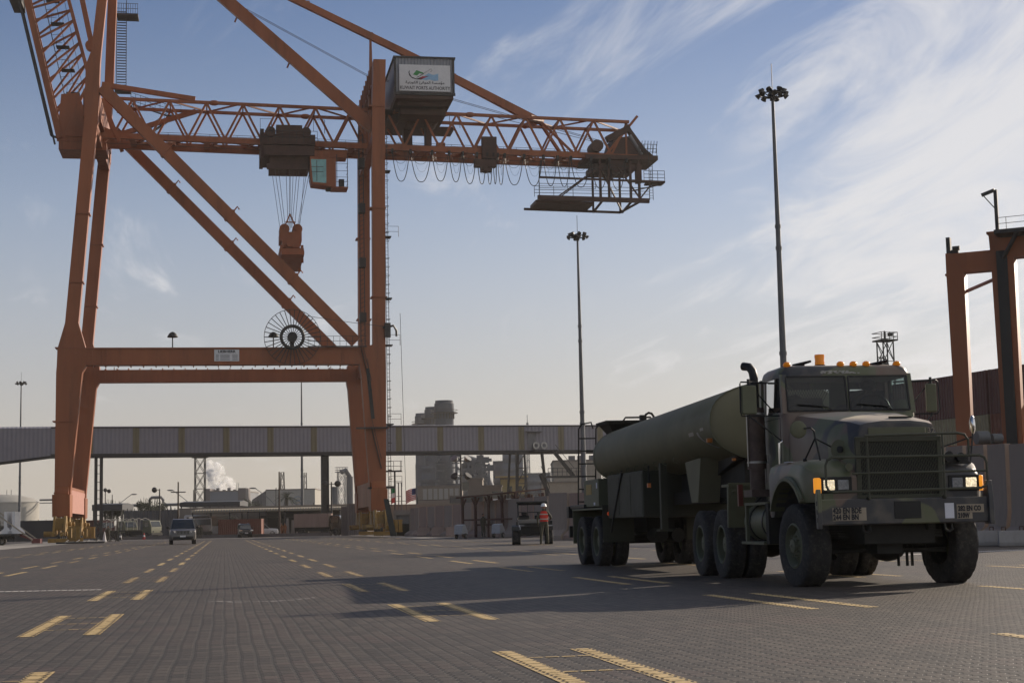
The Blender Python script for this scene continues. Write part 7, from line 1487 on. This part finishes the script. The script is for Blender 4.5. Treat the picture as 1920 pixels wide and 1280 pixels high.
p = gp(412, 226); o = container((p.x, p.y, 0), -90-10, M['c_rust'], 'dark rust red container standing in front of the coach', 6.06, 2.44, 2.5)
p = gp(641, 200); o = container((p.x, p.y, 0), -98, M['c_grey'], 'brownish grey container with ribbed side left of the right crane leg', 4.0, 2.44, 3.6)
p = gp(668, 197); container((p.x, p.y, 0), -30, M['c_grey'], 'taller grey container tucked behind the right crane leg', 4.0, 2.44, 3.9)
def cargo_truck(px, D, rz, label, body_mat, cab_mat, frame=False, L_=6.2):
    o = thing('parked_truck', label, 'truck', gp(px, D), rz); m = MB(); m.box(-1.15, 1.15, -L_*0.5+1.8, L_*0.5, 1.1, 1.3 if frame else 2.9); m.build('load_bed', body_mat, o, bevel=0.03)
    m = MB(); m.prism([(-L_*0.5, 0.7), (-L_*0.5, 1.7), (-L_*0.5+0.35, 2.6), (-L_*0.5+1.6, 2.65), (-L_*0.5+1.7, 0.7)], 'x', -1.1, 1.1); m.build('cab', cab_mat, o, bevel=0.05)
    m = MB(); m.prism([(-L_*0.5-0.02, 1.72), (-L_*0.5+0.31, 2.5), (-L_*0.5+0.33, 2.5), (-L_*0.5, 1.72)], 'x', -0.95, 0.95); m.box(-1.12, -1.10, -L_*0.5+0.5, -L_*0.5+1.4, 1.7, 2.45); m.box(1.10, 1.12, -L_*0.5+0.5, -L_*0.5+1.4, 1.7, 2.45); m.build('window', M['glass_opaque'], o)
    m = MB(); m.box(-0.4, 0.4, -L_*0.5+0.3, L_*0.5, 0.6, 1.1); m.box(-1.15, 1.15, -L_*0.5-0.12, -L_*0.5, 0.5, 0.85); m.build('chassis', M['black'], o)
    for sx in (-1, 1):
        for y in (-L_*0.5+0.9, L_*0.5-1.0): wheel(o, sx*0.95, y, side=sx, r=0.48, w=0.32, rim=0.26, rim_mat=M['dark_steel'], tread=False, n=24)
        m = MB(); m.box(sx*0.8-0.12, sx*0.8+0.12, -L_*0.5-0.14, -L_*0.5-0.12, 0.9, 1.1); m.build('headlight', M['chrome'], o)
    if frame:
        for k in range(4): m = MB(); y = -L_*0.5+2.2+k*1.2; m.tube([(-1.1, y, 1.3), (-1.0, y, 2.7), (0, y, 3.0), (1.0, y, 2.7), (1.1, y, 1.3)], 0.04, 5); m.build('bow', M['pale'], o)
    return o
cargo_truck(600, 212, 72, 'beige box truck parked under the canopy behind the bridge column', M['wall_b'], M['paint_black'], L_=6.5)
cargo_truck(222, 235, 40, 'dark army truck with pale bows, left one in front of the fence', M['fatigue_dark'], M['olive'], True)
cargo_truck(263, 232, 50, 'dark army truck with pale bows, right one in front of the fence', M['fatigue_dark'], M['olive'], True)
cargo_truck(185, 238, 30, 'dark red-brown truck half hidden behind the bridge columns', material('maroon_paint', (0.09, 0.025, 0.02), 0.6), material('maroon_cab', (0.08, 0.025, 0.02), 0.6))
cargo_truck(376, 215, 10, 'dark vehicle right behind the approaching dark car', M['paint_black'], M['paint_dark'], L_=5)
# leaning concrete slabs
o = thing('concrete_slabs', 'pair of pale concrete slabs standing on edge beside the white car', 'slab', gp(546, 214)); 
for k in range(3): m = MB(); m.prism([(-0.8+k*0.75, 0), (-0.2+k*0.75, 0), (-0.35+k*0.7, 2.4-k*0.25), (-0.6+k*0.7, 2.4-k*0.25)], 'y', 0.3*k, 0.3*k+0.9); m.build('slab', M['concrete'], o)
# picket fence, walls
def fence_run(px0, D0, px1, D1, h, label, mat, step=0.9, name='fence', solid=0.0):
    a, c = gp(px0, D0), gp(px1, D1); o = thing(name, label, 'fence' if name == 'fence' else 'perimeter wall', (a.x, a.y, 0), math.degrees(math.atan2(c.y-a.y, c.x-a.x))); L_ = (c-a).length
    m = MB(); n = int(L_/step)
    if solid: m.box(0, L_, 0, 0.2, 0, h*solid); m.build('wall', mat, o); m = MB()
    for k in range(n+1): x = L_*k/n; m.box(x-0.05, x+0.05, -0.03, 0.03, h*solid if solid < 1 else 0, h*(0.97+0.03*(k % 2)))
    if solid < 1: [m.box(0, L_, -0.02, 0.02, h*z, h*z+0.06) for z in (0.35, 0.9) if z > solid]
    m.build('pickets', M['dark_steel'], o); return o, L_
M['fence_sheet'] = corrugated('grey_fence_sheet', (0.085, 0.085, 0.088), 0, 0.9, depth=0.1, var=0.15, dirt=0.4)
fence_run(232, 250, 335, 245, 4.7, 'tall dark grey sheet fence with picket tops behind the army trucks', M['fence_sheet'], 0.7, solid=0.9)
fence_run(335, 262, 692, 255, 5.1, 'tan perimeter wall with dark posts above the long canopy', M['tan'], 4.2, 'perimeter_fence', 0.93)
fence_run(724, 215, 845, 210, 4.8, 'tan perimeter wall with dark posts behind the flags', M['tan'], 3.6, 'perimeter_fence', 0.80)
fence_run(-20, 262, 108, 255, 3.3, 'dark fence with pale upright slats in front of the storage tank', M['black'], 0.8, solid=0.75)
o = thing('tan_screen', 'plain brown screen wall behind the blast walls below the flags', 'wall', gp(785, 185), -10); m = MB(); m.box(-4.2, 5.2, 0, 0.3, 0, 3.5); m.build('panel', M['tan'], o)
# dark stacked machinery left, low walls between quay and fence
o = thing('container_row', 'dark low shed between the storage tank and the left crane leg', 'shed', gp(68, 235), -8); m = MB(); m.box(-4.5, 3.5, 0, 4, 0, 3.0); m.build('wall', M['canopy_dark'], o); m = MB(); m.box(3.6, 6.0, 0.5, 4, 0, 3.6); m.loft([[(3.5, 0.4, 3.6), (6.1, 0.4, 3.6), (6.1, 4, 3.6), (3.5, 4, 3.6)], [(4.2, 1.4, 4.3), (5.4, 1.4, 4.3), (5.4, 3, 4.3), (4.2, 3, 4.3)]]); m.build('annex', M['concrete_dark'], o)
# low dark kerb wall running across
m = MB(); a, c = gp(60, 228), gp(620, 200); d = (c-a); m.beam(a+Vector((0, 0, 0.2)), c+Vector((0, 0, 0.2)), 0.4, 0.42); o = m.build('kerb', M['concrete_dark']); tag(o, kind='structure')
# trailer with concrete walls on the left
p = gp(5, 150); FT = thing('flatbed_trailer', 'low flatbed trailer with diagonal gooseneck at the far left edge', 'trailer', (p.x, p.y, 0), -8)
m = MB(); m.box(-6, 1.7, -1.2, 1.2, 0.85, 1.05); m.box(-6, 1.0, -0.4, 0.4, 0.55, 0.85); m.build('deck', M['dark_steel'], FT)
for y in (-0.9, 0.9):
    m = MB(); m.beam((-0.6, y, 3.1), (3.0, y, 0.45), 0.08, 0.12); m.build('stay_bar', material('pale_bar', (0.30, 0.26, 0.2), 0.6), FT)
m = MB(); m.beam((1.4, 0, 1.0), (3.2, 0, 0.35), 0.5, 0.2); m.box(2.8, 3.6, -0.4, 0.4, 0.12, 0.55); m.build('drawbar', material('maroon_steel', (0.12, 0.03, 0.03), 0.6), FT)
for y in (-0.95, 0.95): wheel(FT, -0.3, y, r=0.4, w=0.3, rim=0.22, rim_mat=M['white'], tread=False, n=24).rotation_euler = (0, 0, R(90))
for k, x in enumerate((-0.75, 0.45, 1.05)):
    m = MB(); m.prism([(-0.55, 0), (0.55, 0), (0.5, 0.22), (0.08, 0.6), (0.05, 2.05), (-0.2, 2.05), (-0.22, 0.5), (-0.55, 0.22)], 'y', -0.9, 0.9); o = m.build('concrete_barrier', M['white'] if k else M['concrete']); lp2 = FT.matrix_basis @ Vector((x*1.25, 0.0, 1.06)); o.location = lp2; o.rotation_euler = (0, 0, R(-8)); tag(o, ('left', 'middle', 'right')[k]+' one of three upright pale concrete barriers on the flatbed at the left edge', 'barrier', 'concrete barriers on the flatbed')
# cones, bystanders
def cone(px, D, label, mat, h=0.9):
    o = thing('traffic_cone', label, 'cone', gp(px, D)); m = MB(); m.lathe([(0.22, 0), (0.04, h), (0.0, h)], (0, 0, 0), (0, 0, 1), 12, True); m.box(-0.27, 0.27, -0.27, 0.27, 0, 0.05); m.build('body', mat, o); m = MB(); m.lathe([(0.155, h*0.4), (0.11, h*0.65)], (0, 0, 0.0), (0, 0, 1), 12); m.build('band', M['white'], o)
cone(270, 210, 'red traffic cone standing left of the approaching dark car', M['flag_red']); cone(226, 208, 'dark traffic cone in front of the left army truck', M['dark_steel'])
cone(196, 172, 'white post cone beside the left crane bogie', M['white'], 1.1)
for px, D, lab in ((203, 175, 'bystander in dark clothes right beside the left crane bogies'), (372, 205, 'bystander standing right of the approaching dark car'), (377, 203, 'second bystander further right of the approaching dark car'), (528, 210, 'bystander in orange clothes near the rusty pole'), (534, 211, 'taller orange-clad bystander by the dark canopy and rusty pole')):
    p = gp(px, D); person(lab, (p.x, p.y, 0), rnd.random()*360, M['fatigue_dark'] if px < 500 else material('orange_cloth', (0.28, 0.11, 0.045), 0.8), arms='down')
# scaffold-like frames near the left bogies
o = thing('frame_rack', 'tangle of dark steel frames right of the left crane bogies', 'rack', gp(212, 178)); m = MB(); r = random.Random(6)
for k in range(16): m.beam((r.uniform(-0.9, 0.9), r.uniform(-0.5, 0.5), 0), (r.uniform(-0.9, 0.9), r.uniform(-0.5, 0.5), r.uniform(0.6, 1.5)), 0.05)
m.build('bars', M['dark_steel'], o)
m = MB(); m.box(-2.2, 2.2, -0.7, 0.7, 0.02, 0.18); [m.tube([(x, -0.6, 0.1), (x+0.3, 0.6, 0.35)], 0.05, 5) for x in (-1.5, -0.5, 0.4, 1.3)]; o = m.build('rail_stop', M['dark_steel']); o.location = gp(152, 150); tag(o, 'low dark steel rail stop lying in front of the left crane bogies', 'rail stop')
# pipe loops
o = thing('pipe_rack', 'grey pipe loop rising above the fence', 'pipework', gp(250, 300), -10); m = MB(); z0_ = hz_(255, 947, 300)
m.tube([(-2.5, 0, z0_-1), (-2.5, 0, z0_), (3, 0, z0_), (3, 0, z0_+0.9), (3.4, 0, z0_+1.4), (5.2, 0, z0_+1.4), (5.6, 0, z0_+0.9), (5.6, 0, z0_), (9, 0, z0_)], 0.28, 8); m.tube([(-6, 1, z0_-1.2), (8, 1, z0_-1.2)], 0.3, 8); [m.beam((x, 0, 0), (x, 0, z0_), 0.2) for x in (-2, 2, 7)]; m.build('pipe', M['grey_steel'], o)
# ================================================================ palms and shrubs
M['leaf'] = material('dusty_leaf', (0.035, 0.042, 0.022), 0.8, var=0.4, scale=2); M['trunk'] = material('palm_trunk', (0.08, 0.06, 0.045), 0.9, var=0.3, scale=4, bump=0.5)
def palm(px, D, pytop, label, n=46, rl=2.6):
    p = gp(px, D); h = hz_(px, pytop, D); o = thing('palm_tree', label, 'palm', (p.x, p.y, 0)); m = MB(); zc = h-rl*0.45; m.lathe([(0.32, 0), (0.26, zc*0.5), (0.3, zc)], (0, 0, 0), (0, 0, 1), 10, True); m.build('trunk', M['trunk'], o); m = MB(); r = random.Random(px)
    for k in range(n):
        a = r.random()*2*math.pi; el = R(r.uniform(-25, 80)); L_ = rl*r.uniform(0.75, 1.1); pts = [Vector((math.cos(a)*math.cos(el)*L_*t, math.sin(a)*math.cos(el)*L_*t, zc+math.sin(el)*L_*t-0.55*L_*t*t)) for t in (0, 0.35, 0.7, 1)]
        sd = Vector((-math.sin(a), math.cos(a), 0))
        for i in range(3):
            for q in range(5):
                c0 = pts[i].lerp(pts[i+1], q/5)
                for s in (-1, 1): tip = c0+sd*s*0.34*(1-0.2*i)+(pts[i+1]-pts[i]).normalized()*0.25+Vector((0, 0, -0.12)); m.add([c0, c0+(pts[i+1]-pts[i])*0.14, tip], [(0, 1, 2)])
    m.build('crown', M['leaf'], o)
palm(538, 300, 920, 'dense palm in front of the pale warehouse'); palm(461, 310, 933, 'small palm left of the pale warehouse', 34, 1.9); palm(468, 330, 937, 'smallest palm beside the pale warehouse', 22, 1.6)
def shrub(px0, px1, D, pyt, label, seed):
    a, c = gp(px0, D), gp(px1, D); o = thing('shrub', label, 'shrub', ((a.x+c.x)/2, a.y, 0)); hw = (c-a).length/2; h = hz_(px0, pyt, D); r = random.Random(seed); m = MB()
    cl_ = [(r.uniform(-hw, hw), r.uniform(-1, 1), h*r.uniform(0.55, 0.85), r.uniform(0.5, 1.0)) for _ in range(12)]
    for k in range(1300):
        cx_, cy_, cz_, rr = r.choice(cl_); v_ = Vector((r.gauss(0, 1), r.gauss(0, 1), r.gauss(0, 1))).normalized()*rr*r.uniform(0.5, 1.1); c0 = Vector((cx_, cy_, cz_))+v_; s = 0.09+r.random()*0.10
        u = Vector((r.gauss(0, 1), r.gauss(0, 1), r.gauss(0, 1))).normalized(); w2 = u.orthogonal().normalized(); m.add([c0-u*s, c0+w2*s*0.6, c0+u*s, c0-w2*s*0.6], [(0, 1, 2, 3)])
    for k in range(14): x = r.uniform(-hw, hw); m.beam((x, 0, h*0.6), (x+r.uniform(-0.3, 0.3), 0, h*r.uniform(0.9, 1.05)), 0.06)
    m.build('foliage', M['leaf'], o); m = MB(); [m.beam((r.uniform(-hw, hw)*0.5, 0, 0), (r.uniform(-hw, hw)*0.8, 0, h*0.7), 0.12) for k in range(5)]; m.build('stem', M['trunk'], o)
shrub(262, 282, 262, 934, 'dark spiky shrub above the fence, nearest the pipe loop', 1); shrub(284, 306, 262, 936, 'wide shrub above the fence left of the round-headed lamp post', 2); shrub(192, 212, 275, 939, 'shrub behind the dark canopy and the two small lamp posts', 3); shrub(214, 226, 275, 940, 'low shrub right of the two small lamp posts', 4); shrub(470, 490, 300, 940, 'low pale shrub between small palms and warehouse', 5)
# far low terrain line closing the horizon
m = MB(); r = random.Random(12); pts = []
for k in range(61): a = R(-20+k*1.1); pts.append((1150*math.sin(a), 1150*math.cos(a), 4.0+3*r.random()))
for k in range(60):
    a, c = pts[k], pts[k+1]; m.loft([[(a[0], a[1], -1), (a[0]*1.03, a[1]*1.03, -1), (a[0]*1.03, a[1]*1.03, a[2]), (a[0], a[1], a[2])], [(c[0], c[1], -1), (c[0]*1.03, c[1]*1.03, -1), (c[0]*1.03, c[1]*1.03, c[2]), (c[0], c[1], c[2])]])
tag(m.build('far_shore', M['tan']), kind='structure')
# ================================================================ haze
hb_ = MB(); hb_.box(-905, 1105, -65, 1605, -1.2, 78); o = hb_.build('haze', M['white']); hm2 = bpy.data.materials.new('haze_volume'); hm2.use_nodes = True; t = hm2.node_tree; t.nodes.clear(); ou = t.nodes.new('ShaderNodeOutputMaterial'); pv = t.nodes.new('ShaderNodeVolumePrincipled'); pv.inputs['Color'].default_value = (0.95, 0.92, 0.88, 1); pv.inputs['Density'].default_value = 0.00013; pv.inputs['Anisotropy'].default_value = 0.25
t.links.new(pv.outputs[0], ou.inputs['Volume']); o.data.materials.clear(); o.data.materials.append(hm2); tag(o, 'thin pale haze over the port', 'haze', kind='stuff')
# ================================================================ separate mirrored pieces into parts of their own
def split_by(base, key):
    for o in [o for o in scene.collection.objects if o.type == 'MESH' and re_stem(o.name) == base and o.parent is not None]:
        me = o.data; groups = {}
        for p in me.polygons: groups.setdefault(key(p.center), []).append(p.index)
        if len(groups) < 2: continue
        for gi, (k, idx) in enumerate(sorted(groups.items())):
            bm = bmesh.new(); bm.from_mesh(me); bm.faces.ensure_lookup_table(); keep = set(idx)
            bmesh.ops.delete(bm, geom=[f for f in bm.faces if f.index not in keep], context='FACES')
            m2 = me.copy(); bm.to_mesh(m2); bm.free()
            c = o.copy(); c.data = m2; scene.collection.objects.link(c); c.parent = o.parent
            for ch in [q for q in scene.collection.objects if q.parent == o]:
                if gi == 0: ch.parent = c
        bpy.data.objects.remove(o)
def re_stem(n): return n.split('.')[0]
sgn_x = lambda c: c.x > 0
for nm in ('support_gusset', 'landing_leg', 'mud_flap', 'air_horn', 'roof_rail'): split_by(nm, sgn_x)
split_by('web_lattice', lambda c: c.y > 0); split_by('top_chord', lambda c: c.y > 0); split_by('bottom_chord', lambda c: c.y > 0); split_by('hinge_frame', lambda c: c.x > 0)
split_by('bracing', lambda c: c.z > 44.8)
